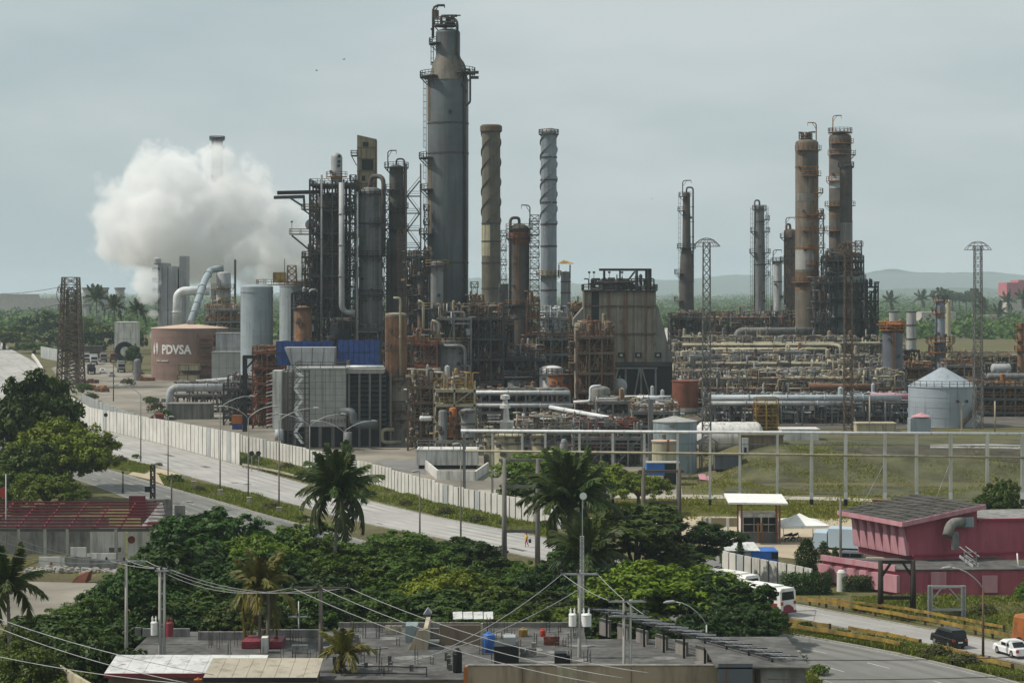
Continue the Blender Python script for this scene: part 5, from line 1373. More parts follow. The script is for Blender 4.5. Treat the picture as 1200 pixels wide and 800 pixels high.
# rusty vessels in front of the furnace left corner
column('rust_vessel','rust topped pale vessel at the left corner of furnace',681,422,377,16,'heater_shell',dome=0.35,plats=((399,-200,20,1.1),(424,-200,20,1.3)),pm='frame_brown',cat='vessel')
frame_unit('furnace_pipe_unit','brown crowded pipe frame before the furnace',676,720,412,10,[480,458,436,412,394],nx=4,n=150,seed=52,pm='frame_brown',cm=('pipe_rust','frame_brown','pipe_tan','rust_red'))
column('rust_vessel','pale round vessel in pipe frame left of white drum end',704,408,452,22,'panel_dirty',bot=None,dome=0.4,plats=((472,-200,20,.8),),pm='frame_grey',cat='vessel')
drum('white_drum','white dished drum end below the furnace',PT(726,452,418),PT(726,452,430),M(9,418),'light_grey',saddle_z=gz(22,420))
drum('white_drum','white horizontal drum low in front of furnace',PT(728,489,395),PT(757,489,395),M(6.5,395),'insul_white',saddle_z=gz(22,395))
column('orange_tank','orange red banded tank right of dark frames',657,440,438,28,'orange_paint',bot=460,dome=0.15,plats=((438,-200,20,.5),),pm='frame_brown',cat='tank')
column('white_cap_vessel','squat white vessel with flat top behind orange tank',646,452,428,28,'insul_white',bot=456,dome=0.35,plats=((437,-200,20,.6),),pm='frame_grey',cat='vessel')
column('grey_tank','squat grey tank left of the orange tank',608,444,443,26,'plate_grey',bot=460,dome=0.2,plats=((441,-200,20,.8),),pm='frame_dark',cat='tank')
# yellow framed skid behind the white bund
frame_unit('yellow_skid','yellow framed skid with silver and orange vessels',509,556,378,8,[516,495,473,456],nx=3,n=90,seed=61,pm='pipe_cream',rm='rail_yellow',cm=('pipe_tan','rail_yellow','pipe_grey','pipe_rust'),pw=.3)
column('skid_vessel','orange upright vessel inside yellow skid',531,377,477,9,'orange_paint',bot=512,dome=.4,pm='frame_brown',cat='vessel')
column('skid_vessel','silver upright vessel at right of yellow skid',548,376,478,16,'plate_grey',bot=512,dome=.3,bands=(482,496),pm='frame_brown',cat='vessel')
column('skid_vessel','silver upright vessel at left of yellow skid',519,376,480,10,'plate_grey',bot=516,dome=.4,pm='frame_brown',cat='vessel')
frame_unit('pipe_unit','brown pipe frame left of the yellow skid',478,508,384,8,[512,490,470,452],nx=3,n=110,seed=62,pm='frame_brown',cm=('frame_brown','pipe_rust','pipe_grey','pipe_cream'))
drum('white_cross_drum','short white drum poking from brown pipe frame',PT(493,490,380),PT(505,490,380),M(3,380),'insul_white',saddles=False)
frame_unit('low_rack','long low rack of bundled pipes right of yellow skid',558,668,405,14,[482,470,460],nx=8,n=240,seed=63,pm='frame_grey',cm=('frame_grey','dark_steel','pipe_tan','pipe_rust','plate_grey'),rails=False,top_clear=.6)
for k,(x0,x1,py,Y,r,m,lab)in enumerate(((558,668,459.5,402,.38,'insul_white','straight white pipe along top of the low rack'),(556,672,475,398,.42,'light_grey','straight silver pipe along middle of the low rack'),(602,660,491.5,392,.22,'rail_yellow','thin yellow pipe low in the rack'))):
 pipe('rack_pipe',lab,[PT(x0,py,Y),PT(x1,py,Y)],r,m,supports=[(PX(p,Y),Y,PZ(py,Y))for p in range(int(x0)+6,int(x1),26)])
pipe('rack_pipe','pale pipe slanting down right from the low rack',[PT(645,477,390),PT(700,487,372),PT(752,496,366)],.4,'insul_white')
pipe('rack_pipe','grey pipe slanting up right under low rack',[PT(600,504,372),PT(680,500,372),PT(745,493.5,372)],.32,'plate_grey')
t = thing('white_turret', 'white stepped concrete turret with railed step', 'turret', GP(596, 384))
mb = MB(); mb.bx(PX(586,384),PX(602,384),384,388,gz(0,384)-.2,PZ(494,384)); part(t,'plinth',mb,'white_wall')
mb = MB(); mb.hexa([PT(589,494,384.5),PT(597.5,494,384.5),PT(597.5,494,387.5),PT(589,494,387.5),PT(590.5,478,384.5),PT(596,478,384.5),PT(596,478,387.5),PT(590.5,478,387.5)]); part(t,'tower',mb,'white_wall')
mb = MB(); mb.lathe(PT(592,478,386),[(1.0,0),(1.0,.6),(.5,.7),(.5,1.6),(.9,1.7),(.9,2.4),(.05,2.6)],12); part(t,'cap',mb,'white_wall')
box_platform(t, PX(571, 384), PX(586, 384), 384, 387, PZ(494, 384), 'white_wall', 'white_wall')
for k,(px,w,top,Y,m,lab)in enumerate(((596,34,507,352,'tank_cream','cream upright tank, largest one left of the green trees'),(631,16,508,350,'tank_cream','slim cream tank nearest the green trees'),(573,12,499,354,'tank_cream','slim cream tank behind first gantry post'))):
 column('cream_tank',lab,px,Y,top,w,m,dome=.15,bands=(top+12,),pm='frame_brown',cat='tank',plats=((top+3,-200,20,.5),))
column('white_filter','small pale bulbous filter vessel above green tree',661,346,514,9,'plate_grey',bot=530,segs=[(535,5),(528,6),(525,10),(520,10),(516,6)],dome=.4,cat='vessel',manholes=False)
frame_unit('valve_unit','rust red valve frame behind the green trees',672,752,356,9,[528,512],nx=6,n=190,seed=66,pm='frame_grey',cm=('frame_grey','dark_steel','rust_red','plate_grey'),rails=True)
frame_unit('valve_unit','grey valve frame between cream tanks and furnace',604,676,366,9,[520,506],nx=5,n=150,seed=67,pm='frame_grey',cm=('frame_brown','pipe_grey','pipe_cream'),rails=True)
frame_unit('pipe_bench_unit','grey pipe bench under the white furnace pipes',700,792,385,10,[500,484,470],nx=6,n=170,seed=68,pm='frame_grey',cm=('pipe_grey','frame_grey','dark_steel','pipe_tan'),rails=False,top_clear=.5)
pipe('rack_pipe','thick white pipe running below furnace legs',[PT(731,466.5,392),PT(787,466.5,392)],.55,'insul_white',supports=[(PX(p,392),392,PZ(466,392))for p in(738,760,782)])
pipe('rack_pipe','cream hooked pipe left of the white drum end',[PT(672,471,396),PT(692,470,396),PT(692,453,396),PT(704,452,396)],.3,'insul_white')
t = thing('concrete_pier','tall grey concrete pier beside the teal tank','pier',GP(762.5,350)); mb = MB(); mb.beam(GP(762.5,350),PT(762.5,469,350),.85); part(t,'shaft',mb,'plate_grey'); mb = MB(); mb.beam(PT(757,470,350),PT(768,470,350),.7); part(t,'cap',mb,'plate_grey')
# rust red tank
tank('rust_red_tank','rust red tank with pale stripe right of furnace',803,418,446,31,'rust_red',bot=478,cone=.12,rail=False,courses=4)
mb = MB(); x = PX(813,418); q = M(15.5,418); mb.lathe((PX(803,418),418,PZ(478,418)),[(q+.04,0),(q+.04,PZ(446,418)-PZ(478,418))],6,R(-62),R(-38))
# teal tank etc
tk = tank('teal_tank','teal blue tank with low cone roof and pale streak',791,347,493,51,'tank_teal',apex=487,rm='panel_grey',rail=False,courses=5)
mb = MB(); r = M(25.5,347)+.03; mb.lathe((PX(791,347),347,gz(28,347)),[(r,.2),(r,PZ(494,347)-gz(28,347))],8,R(-52),R(-12)); part(tk,'repainted_patch',mb,'tank_blue',label='paler blue repainted sheet on the teal tank')
tank('small_cream_tank','small cream tank with red roof rim and red stripe',778,338,516,28,'tank_cream',cone=.1,rm='pdvsa_roof',rail=False,courses=3)
mb = MB(); mb.beam(PT(783,515,334),PT(783,532,334),.35); solo('red_downpipe',mb,'rust_red','short red downpipe on the small cream tank','pipe')
drum('bullet_tank','long pale grey bullet tank stained with rust',PT(823,512,372),PT(886,512,372),M(18,372),'white_wall',saddle_z=gz(36,372)-2)
# shelter and sheds by the bullet tank
t = thing('open_shelter', 'small grey gabled shelter in front of bullet tank', 'shelter', GP(830, 345))
for p in (822, 841):
 for y in(345,348):mb = MB(); mb.beam((PX(p,345),y,gz(32,y)),(PX(p,345),y,PZ(519,345)),.18); part(t,'post',mb,'frame_brown')
mb = MB(); a = PT(818,520,344); b = PT(833,512,344); c = PT(844,520,344); mb.prism([a,b,c,c+Vector((0,0,-.2)),b+Vector((0,0,-.2)),a+Vector((0,0,-.2))],(0,5,0)); part(t,'roof',mb,'panel_dirty')
panel_building('brick_hut','low brown hut with pale roof edge on grass bank top',869,918,511,352,5,'plaster_brown',bot=532,npan=4,nrow=1,roof_rail=False)
t = thing('doorway','white door frame of brown hut on bank','door frame',PT(873,532,350)); mb = MB(); mb.bx(PX(870,350),PX(877,350),350,350.4,PZ(535,350),PZ(513,350)); part(t,'frame',mb,'white_wall'); mb = MB(); mb.bx(PX(872,350),PX(875,350),349.9,349.98,PZ(530,350),PZ(524,350)); part(t,'opening',mb,'black_steel')
panel_building('white_hut','white block hut above the grass bank',917,960,504,362,5,'white_wall',bot=520,npan=2,nrow=1,roof_rail=False)
panel_building('dark_blue_shed','dark blue shed end below bullet tank',838,870,534,341,3,'silo_slate',npan=3,nrow=1,roof_rail=False)
t = thing('shed_lean_to', 'pink roofed lean-to sheds at foot of grass bank', 'shed', GP(836, 336))
for k in range(3):
 x = PX(824+k*7,334); mb = MB(); mb.bx(x-.5,x+.45,334,336.5,gz(x,335)-.2,PZ(562+k*2.5,334)); part(t,'bay',mb,'frame_brown')
 mb = MB(); z = PZ(560+k*2.5,334); mb.hexa([(x-.6,333.6,z-.25),(x+.6,333.6,z-.35),(x+.6,337,z+.3),(x-.6,337,z+.4),(x-.6,333.6,z-.15),(x+.6,333.6,z-.25),(x+.6,337,z+.4),(x-.6,337,z+.5)]); part(t,'roof',mb,'pink_pale')
# blue bowser
t = thing('blue_container', 'blue box container with pale top by the teal tank', 'container', GP(776, 328))
b0 = gz(24, 328); x0, x1 = PX(758, 328), PX(796, 328)
mb = MB(); mb.bx(x0,x0+(x1-x0)*.55,328,331,b0+1.6,b0+3.5); part(t,'body',mb,'blue_paint'); mb = MB(); mb.bx(x0+(x1-x0)*.55+.05,x1,328.1,330.9,b0+.9,b0+3.4); part(t,'dark_end',mb,'black_steel'); mb = MB(); mb.bx(x0-.1,x1+.1,327.9,331.1,b0+3.52,b0+3.68); part(t,'lid',mb,'panel_grey'); mb = MB(); mb.bx(x0+.3,x1-.3,328.3,330.6,b0,b0+.85); part(t,'chassis',mb,'black_steel')
for q in(.2,.8):mb = MB(); xx = x0+(x1-x0)*q; mb.tube([(xx,327.9,b0+.5),(xx,328.25,b0+.5)],.5,12); part(t,'wheel',mb,'tyre')
# white bund wall and blockhouse near the perimeter
t = thing('bund_wall', 'white low concrete bund with angled corner', 'bund', GP(520, 338))
for k, (a, b) in enumerate((((496, 547), (513, 562)), ((513, 562), (557, 563)), ((557, 563), (572, 552)))):
 A = G(*a); B = G(*b); mb = MB(); mb.beam(A+Vector((0,0,.7)),B+Vector((0,0,.7)),.3,1.7); part(t,'wall',mb,'white_wall')
t = panel_building('white_blockhouse','long white flat blockhouse with railing near perimeter wall',488,560,528,352,6,'white_wall',bot=545,npan=6,nrow=1)
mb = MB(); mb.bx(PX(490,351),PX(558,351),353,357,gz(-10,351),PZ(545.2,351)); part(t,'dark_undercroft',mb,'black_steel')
# ================================================================== right-hand columns
column('distant_column','slim grey column with railed left platforms right of furnace',804.5,620,225,8.5,'column_dark',segs=[(440,18),(330,17),(300,14.5),(290,10),(232,8.5)],dome=.4,bands=(252,292,330),plats=((230,140,300,1.3),(247,140,240,1.6),(290,120,420,1.6),(320,140,240,1.6),(352,140,240,1.5)),vline=(812,330,1.0),davit=(800,1,3.5),lad=((175,352,232),),pm='frame_dark')
column('distant_column','slim grey column ringed with short platforms',890,640,240,12,'plate_grey',segs=[(420,13.5),(300,13.5),(244,11)],dome=.4,bands=(260,310),plats=((245,0,359,.8),(257,-60,30,1.7),(271,-60,30,1.7),(271,150,230,1.3),(296,-60,30,1.7),(296,150,230,1.4),(309,-60,30,1.6),(322,-60,30,1.6)),vline=(884,372,1.1),lad=((175,372,246),(5,372,246)),pm='frame_dark')
column('distant_column','short white column behind the broad brown column',911.5,650,304,10,'light_grey',dome=.5,bands=(330,),plats=((306,0,359,.6),(346,-60,30,1.4)),davit=(906,1,3),lad=((178,380,306),),pm='frame_dark')
column('distant_column','olive column with black hooped pipes behind broad brown column',926,640,268,15,'stain_brown',dome=.4,bands=(300,),plats=((278,150,300,1.2),(305,150,250,1.2)),vline=(921,380,1.4),davit=(921,1,3.5),pm='frame_dark')
column('brown_column','broad rust streaked brown column with orange ladder',945.5,560,163,27,'column_warm',dome=.35,bands=(196,254,290,338),plats=((176,-150,-20,.9),(206,-120,-30,1.0),(226,-60,10,1.3),(270,-120,-30,1.0),(310,-100,-20,1.1),(250,-60,20,1.5),(252,-100,0,1.2),(291,-110,-50,1.2),(330,-180,0,1.0)),davit=(956.5,-1,4.5),lad=((-62,250,200),(-75,290,252),(-60,370,292)),pm='rail_orange',rm='rail_orange')
t = thing('valve_deck','railed rusty valve crown on broad brown column','valve deck',PT(946,163,560)); ring_platform(t,(PX(944,560),560),PZ(162,560),.3,1.6,0,359.9,'rust_shell','rust_shell',.14); clutter(t,PX(940,560),PX(950,560),558,562,PZ(162,560),PZ(155,560),14,71,('rust_shell','frame_brown'),.5)
column('brown_column','dark brown banded column, rear of the right pair',984.5,585,156,26,'column_dark',dome=.35,bands=(176,206,251),plats=((168,-150,-30,.9),(181,-160,-60,.8),(212,-170,-60,1.0),(270,-190,-60,1.3),(181,-20,40,1.3),(241,-190,-20,1.2),(300,-190,-60,1.6),(155,0,359,.3)),davit=(976,1,5),lad=((-120,330,245),),pm='rail_orange',rm='frame_brown')
cw = MB(); cw.lathe((PX(984.5,585),585,PZ(221,585)),[(M(13.2,585),0),(M(13.2,585),M(15,585))],16,R(-165),R(-75)); solo('cladding_patch',cw,'light_grey','pale square of new cladding on dark brown column','cladding',(PX(984.5,585),585,PZ(221,585)))
column('brown_column','slender dark column standing in front of banded pair',991.5,560,193,14.5,'column_dark',segs=[(420,15),(260,14.5),(200,14.5)],dome=.1,bands=(195,260),plats=((195,0,359,.5),),pm='frame_dark')
mb = MB(); q = PT(979.5,311,562); mb.lathe(q,[(.05,-2.2),(1.2,-1.4),(1.4,0),(1.2,1.4),(.05,2.2)],14); solo('pale_drum',mb,'pink_pale','pale pinkish drum tucked between the right columns','drum',q)
frame_unit('reactor_cage','black steel cage around silver boxed reactor below columns',967,1016,548,10,[332,351,374,392],base=424,nx=5,n=60,seed=73,pm='black_steel',cm=('black_steel','dark_steel'),pw=.5,rm='black_steel',top_clear=4)
t = thing('silver_reactor', 'wide silver clad round reactor inside black cage', 'reactor', GP(992, 554))
mb = MB(); mb.lathe((PX(991,556),556,gz(90,556)),[(M(24,556),0),(M(24,556),PZ(322,556)-gz(90,556)),(M(20,556),PZ(318,556)-gz(90,556)),(.1,PZ(316,556)-gz(90,556))],28); part(t,'cladding',mb,'light_grey')
for p in(332,351,374,392):mb = MB(); mb.lathe((PX(991,556),556,PZ(p,556)),[(M(24,556),-.3),(M(24,556)+.2,-.3),(M(24,556)+.2,.3),(M(24,556),.3)],28); part(t,'hoop',mb,'frame_dark')
frame_unit('side_cage','narrow black pipe cage right of silver reactor',1014,1029,545,5,[335,352,366],base=420,nx=2,n=36,seed=74,pm='black_steel',cm=('black_steel','dark_steel'),rm='black_steel',top_clear=1)
frame_unit('open_deck_unit','dark open deck above silver reactor with railings',968,1012,550,8,[318,304],base=332,nx=4,n=60,seed=75,pm='frame_dark',cm=('frame_dark','frame_brown','dark_steel'),rm='frame_dark')
column('slim_column','slim dark column left of the near grey column',792,600,372,5,'column_dark',dome=.4,plats=((376,0,359,.5),),pm='frame_dark',davit=None,lamps=1)
# flood masts with umbrella crowns
def flood_mast(label, px, Y, top, base_py=None, wpx=9, m='frame_grey'):
 g = GP(px, Y); t = thing('flood_mast', label, 'lattice mast', g, 'umbrella-topped lattice masts')
 mb = MB(); lattice(mb,g,g.z-.2,PZ(top+4,Y),M(wpx+1,Y),M(wpx-1,Y),int((PZ(top,Y)-g.z)/1.5),.13,.075); part(t,'mast',mb,m)
 zt = PZ(top, Y); rr = M(16, Y); cr = MB()
 for k in range(14):
  a = 2*PI*k/14; pts = [(g.x+rr*q*math.cos(a),g.y+rr*q*math.sin(a),zt+.62*rr*(0.12-q**2.2))for q in(0,.25,.5,.75,.9,1)]
  cr.tube(pts, .05, 4)
 for q in (.5, .75, 1.0):
  pts = [(g.x+rr*q*math.cos(a),g.y+rr*q*math.sin(a),zt+.62*rr*(0.12-q**2.2))for a in[2*PI*k/28 for k in range(29)]]; cr.tube(pts,.035,4)
 part(t, 'umbrella_crown', cr, m)
 return t
flood_mast('umbrella topped lattice mast right of furnace', 828, 352, 280, m='frame_grey')
flood_mast('umbrella topped lattice mast in front of right column pair', 994, 376, 284, m='frame_brown')
flood_mast('umbrella topped lattice mast near right edge', 1146, 392, 284, m='frame_grey')
t = thing('umbrella_canopy','low distant umbrella frame left of ringed column','canopy frame',GP(868,700)); g = GP(868,700); mb = MB(); mb.beam(g,PT(868,360,700),.5)
for k in range(12):
 a = 2*PI*k/12; mb.tube([PT(868,358.5,700),PT(868,358.5,700)+Vector((M(9,700)*math.cos(a),M(9,700)*math.sin(a),0)),PT(868,361.5,700)+Vector((M(13,700)*math.cos(a),M(13,700)*math.sin(a),0))],.12,4)
part(t, 'crown', mb, 'frame_grey')
# right vessels
t = column('slate_silo','dark slate silo with orange caged top',1046,470,388,23.5,'silo_slate',dome=.1,bands=(),plats=((386,0,359,.6),),lad=((-95,450,388),),pm='rail_orange',cat='silo')
t = thing('orange_cage','orange cage of pipes on slate silo','pipe cage',PT(1046,388,470)); clutter(t,PX(1035,470),PX(1057,470),468,472,PZ(389,470),PZ(377,470),40,76,('orange_paint','rail_orange'),.4)
column('grey_stack','grey stack behind the slate silo',1047.5,520,364,11.5,'panel_grey',dome=.02,bands=(365,380,400),cat='stack',manholes=False,n=18)
t = column('grey_stack','grey stack on black legs right of slate silo',1068,500,364,11.5,'panel_grey',bot=412,dome=.02,bands=(365,381,397),cat='stack',manholes=False,n=18)
frame_unit('stack_support_unit','black legged frame carrying grey stack',1060,1077,496,6,[410,422],base=442,nx=2,n=12,seed=77,pm='black_steel',cm=('black_steel','rust_shell'),rails=False,top_clear=0)
column('pale_column','pale blue column with orange brown platforms behind cone tank',1102,500,351,12,'stack_blue',dome=.5,segs=[(460,13),(400,13),(396,11),(358,11)],bands=(372,396),plats=((352,0,359,.7),(366,100,300,.9),(400,0,359,2.2),(412,0,359,1.6)),vline=(1096,430,.9),pm='rail_orange',rm='rust_shell')
column('cream_column','cream domed column behind pale blue column',1111,512,351,6.5,'tank_cream',dome=.8,pm='frame_grey',manholes=False)
tank('cone_tank','large pale blue cone-roofed tank with diagonal stair',1104.5,402,452,79,'tank_blue',apex=430,rm='tank_blue',rail=True,stair=(-76,-4,'stain_brown'),courses=4)
frame_unit('right_edge_rack','dark pipe deck with drums right of cone tank',1152,1215,430,16,[482,466,452],nx=6,n=150,seed=78,pm='dark_steel',cm=('dark_steel','frame_dark','frame_grey','rail_orange'),rails=True,rm='rail_orange',top_clear=.5)
frame_unit('back_rack','cream pipe rack behind the cone tank',1085,1215,560,10,[424,416],nx=9,n=160,seed=79,pm='pipe_tan',cm=('pipe_cream','pipe_tan','frame_grey','pipe_rust'),rails=False,top_clear=.8)
drum('silver_drum','silver drum lying on right pipe deck',PT(1164,432,445),PT(1182,432,445),M(6,445),'light_grey',saddle_z=PZ(446,445))
drum('silver_drum','long grey exchanger on right pipe deck edge',PT(1158,441,440),PT(1205,441,440),M(4,440),'plate_grey',saddle_z=PZ(450,440))
column('right_edge_column','rusty little column at the right picture edge',1196,540,378,7,'rust_shell',dome=.4,plats=((384,0,359,.8),(398,0,359,.8),(410,0,359,.9)),pm='rail_orange')
# ================================================================== pipe fields on the right
def field(label,x0,x1,Y,w,levels,np_,seed,mats,bents=8,name='pipe_rack',rr=(.14,.42),pm='frame_grey'):
 r = random.Random(seed); pl = []
 for k in range(np_): pl.append((r.randrange(len(levels)), (k + .5) / np_, r.uniform(*rr), r.choice(mats)))
 zl = [PZ(p, Y) for p in levels]
 t = pipe_rack(name, label, (PX(x0, Y), Y, 0), (PX(x1, Y), Y, 0), w, zl, bents, pl, pm)
 X0, X1 = PX(x0, Y), PX(x1, Y); k = 7
 for i in range(k):clutter(t,X0+(X1-X0)*i/k,X0+(X1-X0)*(i+1)/k,Y-.6,Y+w,min(zl)-2.5,max(zl)+2.2,70,seed*10+i,(mats[0],mats[1],'frame_grey','dark_steel','plate_grey'),.3)
 return t
CR = ('pipe_cream', 'pipe_tan', 'pipe_grey', 'pipe_cream', 'pipe_rust')
field('pipe rack of silver lines nearest the grass bank',828,1070,408,9,[486,474],12,81,('pipe_blue','pipe_grey','plate_grey','dark_steel'),10)
pipe('trunk_line','long pale blue trunk pipe with pink right end',[PT(832,466,404),PT(1056,466,404)],.62,'pipe_blue',n=12)
pipe('trunk_line','stubby pink and silver pipe end beside cone tank',[PT(1020,463.5,406),PT(1076,464.5,406)],.6,'pink_pale',n=12)
pipe('trunk_line','second pale trunk pipe just below the blue one',[PT(832,472.5,402),PT(1000,472.5,402)],.45,'pipe_grey',n=12,supports=[(PX(p,402),402,PZ(472,402))for p in(838,870,905,940,975)])
field('cluttered pipe rack of cream and rusty lines mid right',800,1060,445,16,[458,446],20,82,CR,12)
field('broad rack of cream pipes behind silver trunk line', 795, 1062, 480, 16, [440, 428], 20, 83, CR, 12)
field('high rack with yellow pipe bridge mid right',792,1060,525,14,[412,404],16,84,('pipe_cream','pipe_tan','pipe_cream'),11)
field('far rack of rusty pipes below right columns',800,960,570,12,[392,374],14,85,('pipe_rust','pipe_tan','pipe_grey'),8)
pipe('yellow_line','long yellow pipe bending down before silver reactor',[PT(800,404,518),PT(975,404,518),PT(985,405,516),PT(985,430,516)],.45,'pipe_cream')
pipe('yellow_line','shorter yellow pipe just beneath the long yellow one',[PT(830,409,514),PT(970,409,514),PT(970,428,514)],.42,'pipe_cream')
pipe('yellow_line','thick greenish yellow pipe low before silver reactor',[PT(948,424,505),PT(1032,424,505)],.7,'tank_cream')
pipe('big_duct','fat tan duct with elbow below ringed column',[PT(864,404,545),PT(864,388,545),PT(966,388,545)],M(4.5,545),'panel_dirty',n=16,bend=3.2)
pipe('big_duct','fat silver pipe turning down mid right',[PT(894,437,455),PT(952,436,455),PT(956,438,455),PT(956,452,455)],.75,'plate_grey',n=14,bend=1.6)
pipe('big_duct','dark fat pipe behind lattice mast',[PT(842,421,490),PT(905,421,490)],.8,'dark_steel',n=12)
pipe('big_duct','cream elbow duct beside umbrella mast',[PT(812,440,470),PT(812,418,470),PT(845,418,470)],.6,'plate_grey',n=12)
pipe('rust_line','orange rusted pipe mass left of slate silo',[PT(948,452,440),PT(976,453,440),PT(1030,453,440)],.7,'pipe_rust',n=12)
pipe('pale_line','pale pipe along base of ringed columns',[PT(800,374,590),PT(938,374,590)],.55,'pipe_grey')
for k, (x0, x1, Y, lv, s_, lab, cm) in enumerate((
 (830,905,412,[494,482],91,'dark manifold of valves right of teal tank',('dark_steel','frame_dark','plate_grey')),
 (905,990,414,[496,482],92,'dark manifold of valves below silver trunk pipes',('dark_steel','frame_dark','plate_grey')),
 (990,1066,418,[496,480],93,'dark manifold of valves left of cone tank',('dark_steel','frame_dark','frame_grey')),
 (800, 880, 462, [448, 436], 94, 'jumbled cream pipe manifold behind lattice mast', CR),
 (880, 970, 466, [448, 434], 95, 'jumbled cream pipe manifold below silver elbow', CR),
 (970, 1040, 470, [452, 436], 96, 'jumbled rusty pipe manifold left of slate silo', CR),
 (795, 860, 500, [430, 414], 97, 'tan pipe manifold right of furnace flank', CR),
 (860, 950, 505, [428, 412], 98, 'tan pipe manifold below fat tan duct', CR),
 (870, 940, 575, [392, 380], 99, 'rusty pump deck under ringed column', ('pipe_rust', 'frame_grey', 'frame_brown')))):
 frame_unit('pipe_manifold',lab,x0,x1,Y,9,lv,nx=6,n=170,seed=s_,pm='frame_grey' if k>2 else 'frame_dark',cm=cm,rails=False,top_clear=.4,rmax=.3)
t = thing('yellow_valve_skid','yellow orange valve skid above the grass bank','valve skid',GP(900,392)); mb = MB()
for p in (886, 898, 912):
 for y in(390,393):q = MB(); q.beam((PX(p,390),y,gz(48,y)),(PX(p,390),y,PZ(472,390)),.25); part(t,'post',q,'rail_yellow')
for py in(500,486,473):box_platform(t,PX(886,390),PX(912,390),390,393,PZ(py,390),'rail_yellow','rail_yellow')
clutter(t,PX(887,390),PX(911,390),390,393,PZ(505,390),PZ(474,390),40,88,('rail_yellow','rail_orange','rust_shell'),.4)
# small kiosk tank and concrete box on the bank top
panel_building('pump_plinth','beige concrete plinth box left of cone tank',1004,1050,497,385,4,'plaster_cream',bot=508,npan=3,nrow=1,roof_rail=False)
t = thing('valve_kiosk','small pale blue kiosk with pink umbrella roof before cone tank','kiosk',PT(1079,505,382)); mb = MB(); mb.bx(PX(1067,382),PX(1091,382),382,385,gz(77,382),PZ(490,382)); part(t,'wall',mb,'tank_blue'); mb = MB(); p = PT(1079,488,383.5)
mb.lathe(p, [(1.9, 0), (1.85, .1), (.05, .75)], 10); part(t, 'roof', mb, 'pink_pale')
t = thing('twin_floodlight','twin floodlight pole before the cone tank','floodlight',PT(1127,500,380)); mb = MB(); mb.beam((PX(1127,380),380,gz(83,380)),PT(1127,474,380),.25); mb.beam(PT(1122,471,380),PT(1127,475,380),.15); mb.beam(PT(1132,470,380),PT(1127,475,380),.15); part(t,'pole',mb,'pipe_cream')
for p in(1122,1132.5):mb = MB(); mb.lathe(PT(p,472,380),[(.05,0),(.4,.1),(.3,.55),(.05,.6)],8); part(t,'lamp',mb,'black_steel')
for k,(px,Y,top,lab)in enumerate(((1019,386,464,'thin pale pole beside the beige plinth'),(1166,384,470,'thin pale pole right of the cone tank'))):
 mb = MB(); mb.tube([GP(px,Y),PT(px,top,Y)],.14,6); solo('thin_pole',mb,'pipe_cream',lab,'pole',GP(px,Y))
# ------------------------------------------------------------------ infill between the big vessels
WARM = ('rust_shell', 'pipe_rust', 'frame_brown', 'pipe_tan', 'dark_steel')
DARK = ('dark_steel', 'frame_dark', 'frame_brown', 'plate_grey', 'pipe_rust')
for x0, x1, Y, dep, lv, bs, nx, n, sd, pm, cm, lab in (
 (475,500,462,6,[300,322,344,366,388,410,432],470,3,130,101,'frame_dark',DARK,'dark scaffold of pipes hugging left side of tall column'),
 (354,372,500,8,[300,320,342,364,386],420,3,90,102,'frame_dark',DARK,'narrow dark pipe stack left of regenerator'),
 (548,566,462,8,[352,374,396,418,440],470,3,100,103,'frame_brown',WARM,'rusty pipe stack right of tall column'),
 (452,482,410,8,[402,424,446,468,490],None,3,120,104,'frame_brown',WARM,'rusty scaffold behind the rust streaked cylinder'),
 (296,330,432,8,[412,430,448,470],None,3,110,105,'rust_red',WARM,'red brown pipe tower left of boiler house'),
 (240,286,600,10,[392,376,362],None,4,110,106,'frame_grey',('pipe_grey','rail_yellow','frame_dark','rust_shell'),'busy pipe deck behind small pale box house'),
 (668,692,440,8,[362,380,400,424,448],None,3,110,107,'frame_brown',WARM,'rusty pipe stack at furnace left corner'),
 (572,602,470,8,[380,402,424,446],None,3,120,108,'frame_dark',DARK,'dark pipe stack below olive chimney'),
 (632,672,470,9,[396,414,432],None,4,120,109,'frame_grey',DARK,'grey pipe deck between blue chimney and furnace'),
 (742,796,372,8,[498,482],None,4,110,110,'frame_grey',('plate_grey','pipe_tan','dark_steel','insul_white'),'grey valve bench behind teal tank'),
 (786,822,545,9,[404,388,372],None,3,110,111,'frame_dark',DARK,'dark pump stack at foot of near slim column'),
 (955,972,540,7,[330,352,376,398],None,2,70,112,'frame_dark',DARK,'dark pipe stack between broad brown column and cage'),
 (1062,1092,480,8,[430,444],None,3,80,113,'frame_brown',WARM,'rusty pipe bench between slate silo and cone tank'),
 (1110, 1150, 480, 8, [428, 440], None, 3, 80, 114, 'frame_grey', WARM, 'rusty pipe bench right of pale blue column')):
 frame_unit('pipework_unit',lab,x0,x1,Y,dep,lv,base=bs,nx=nx,n=n,seed=sd,pm=pm,cm=cm,top_clear=1.2,rm='rail_orange' if pm!='frame_dark' else 'frame_dark',pw=.28)
def patch(px, Y, w, y0, y1, a0, a1, m, lab):
 r_ = M(w,Y)/2+.05; mb = MB(); c = (PX(px,Y),Y,PZ(y1,Y)); mb.lathe(c,[(r_,0),(r_,PZ(y0,Y)-PZ(y1,Y))],14,R(a0),R(a1)); mb.lathe(c,[(r_-.1,0),(r_,0)],14,R(a0),R(a1)); mb.lathe(c,[(r_,PZ(y0,Y)-PZ(y1,Y)),(r_-.1,PZ(y0,Y)-PZ(y1,Y))],14,R(a0),R(a1))
 solo('cladding_band', mb, m, lab, 'cladding', c)
patch(945.5, 560, 27, 293, 316, -175, -60, 'panel_grey', 'pale grey cladding low on the broad brown column')
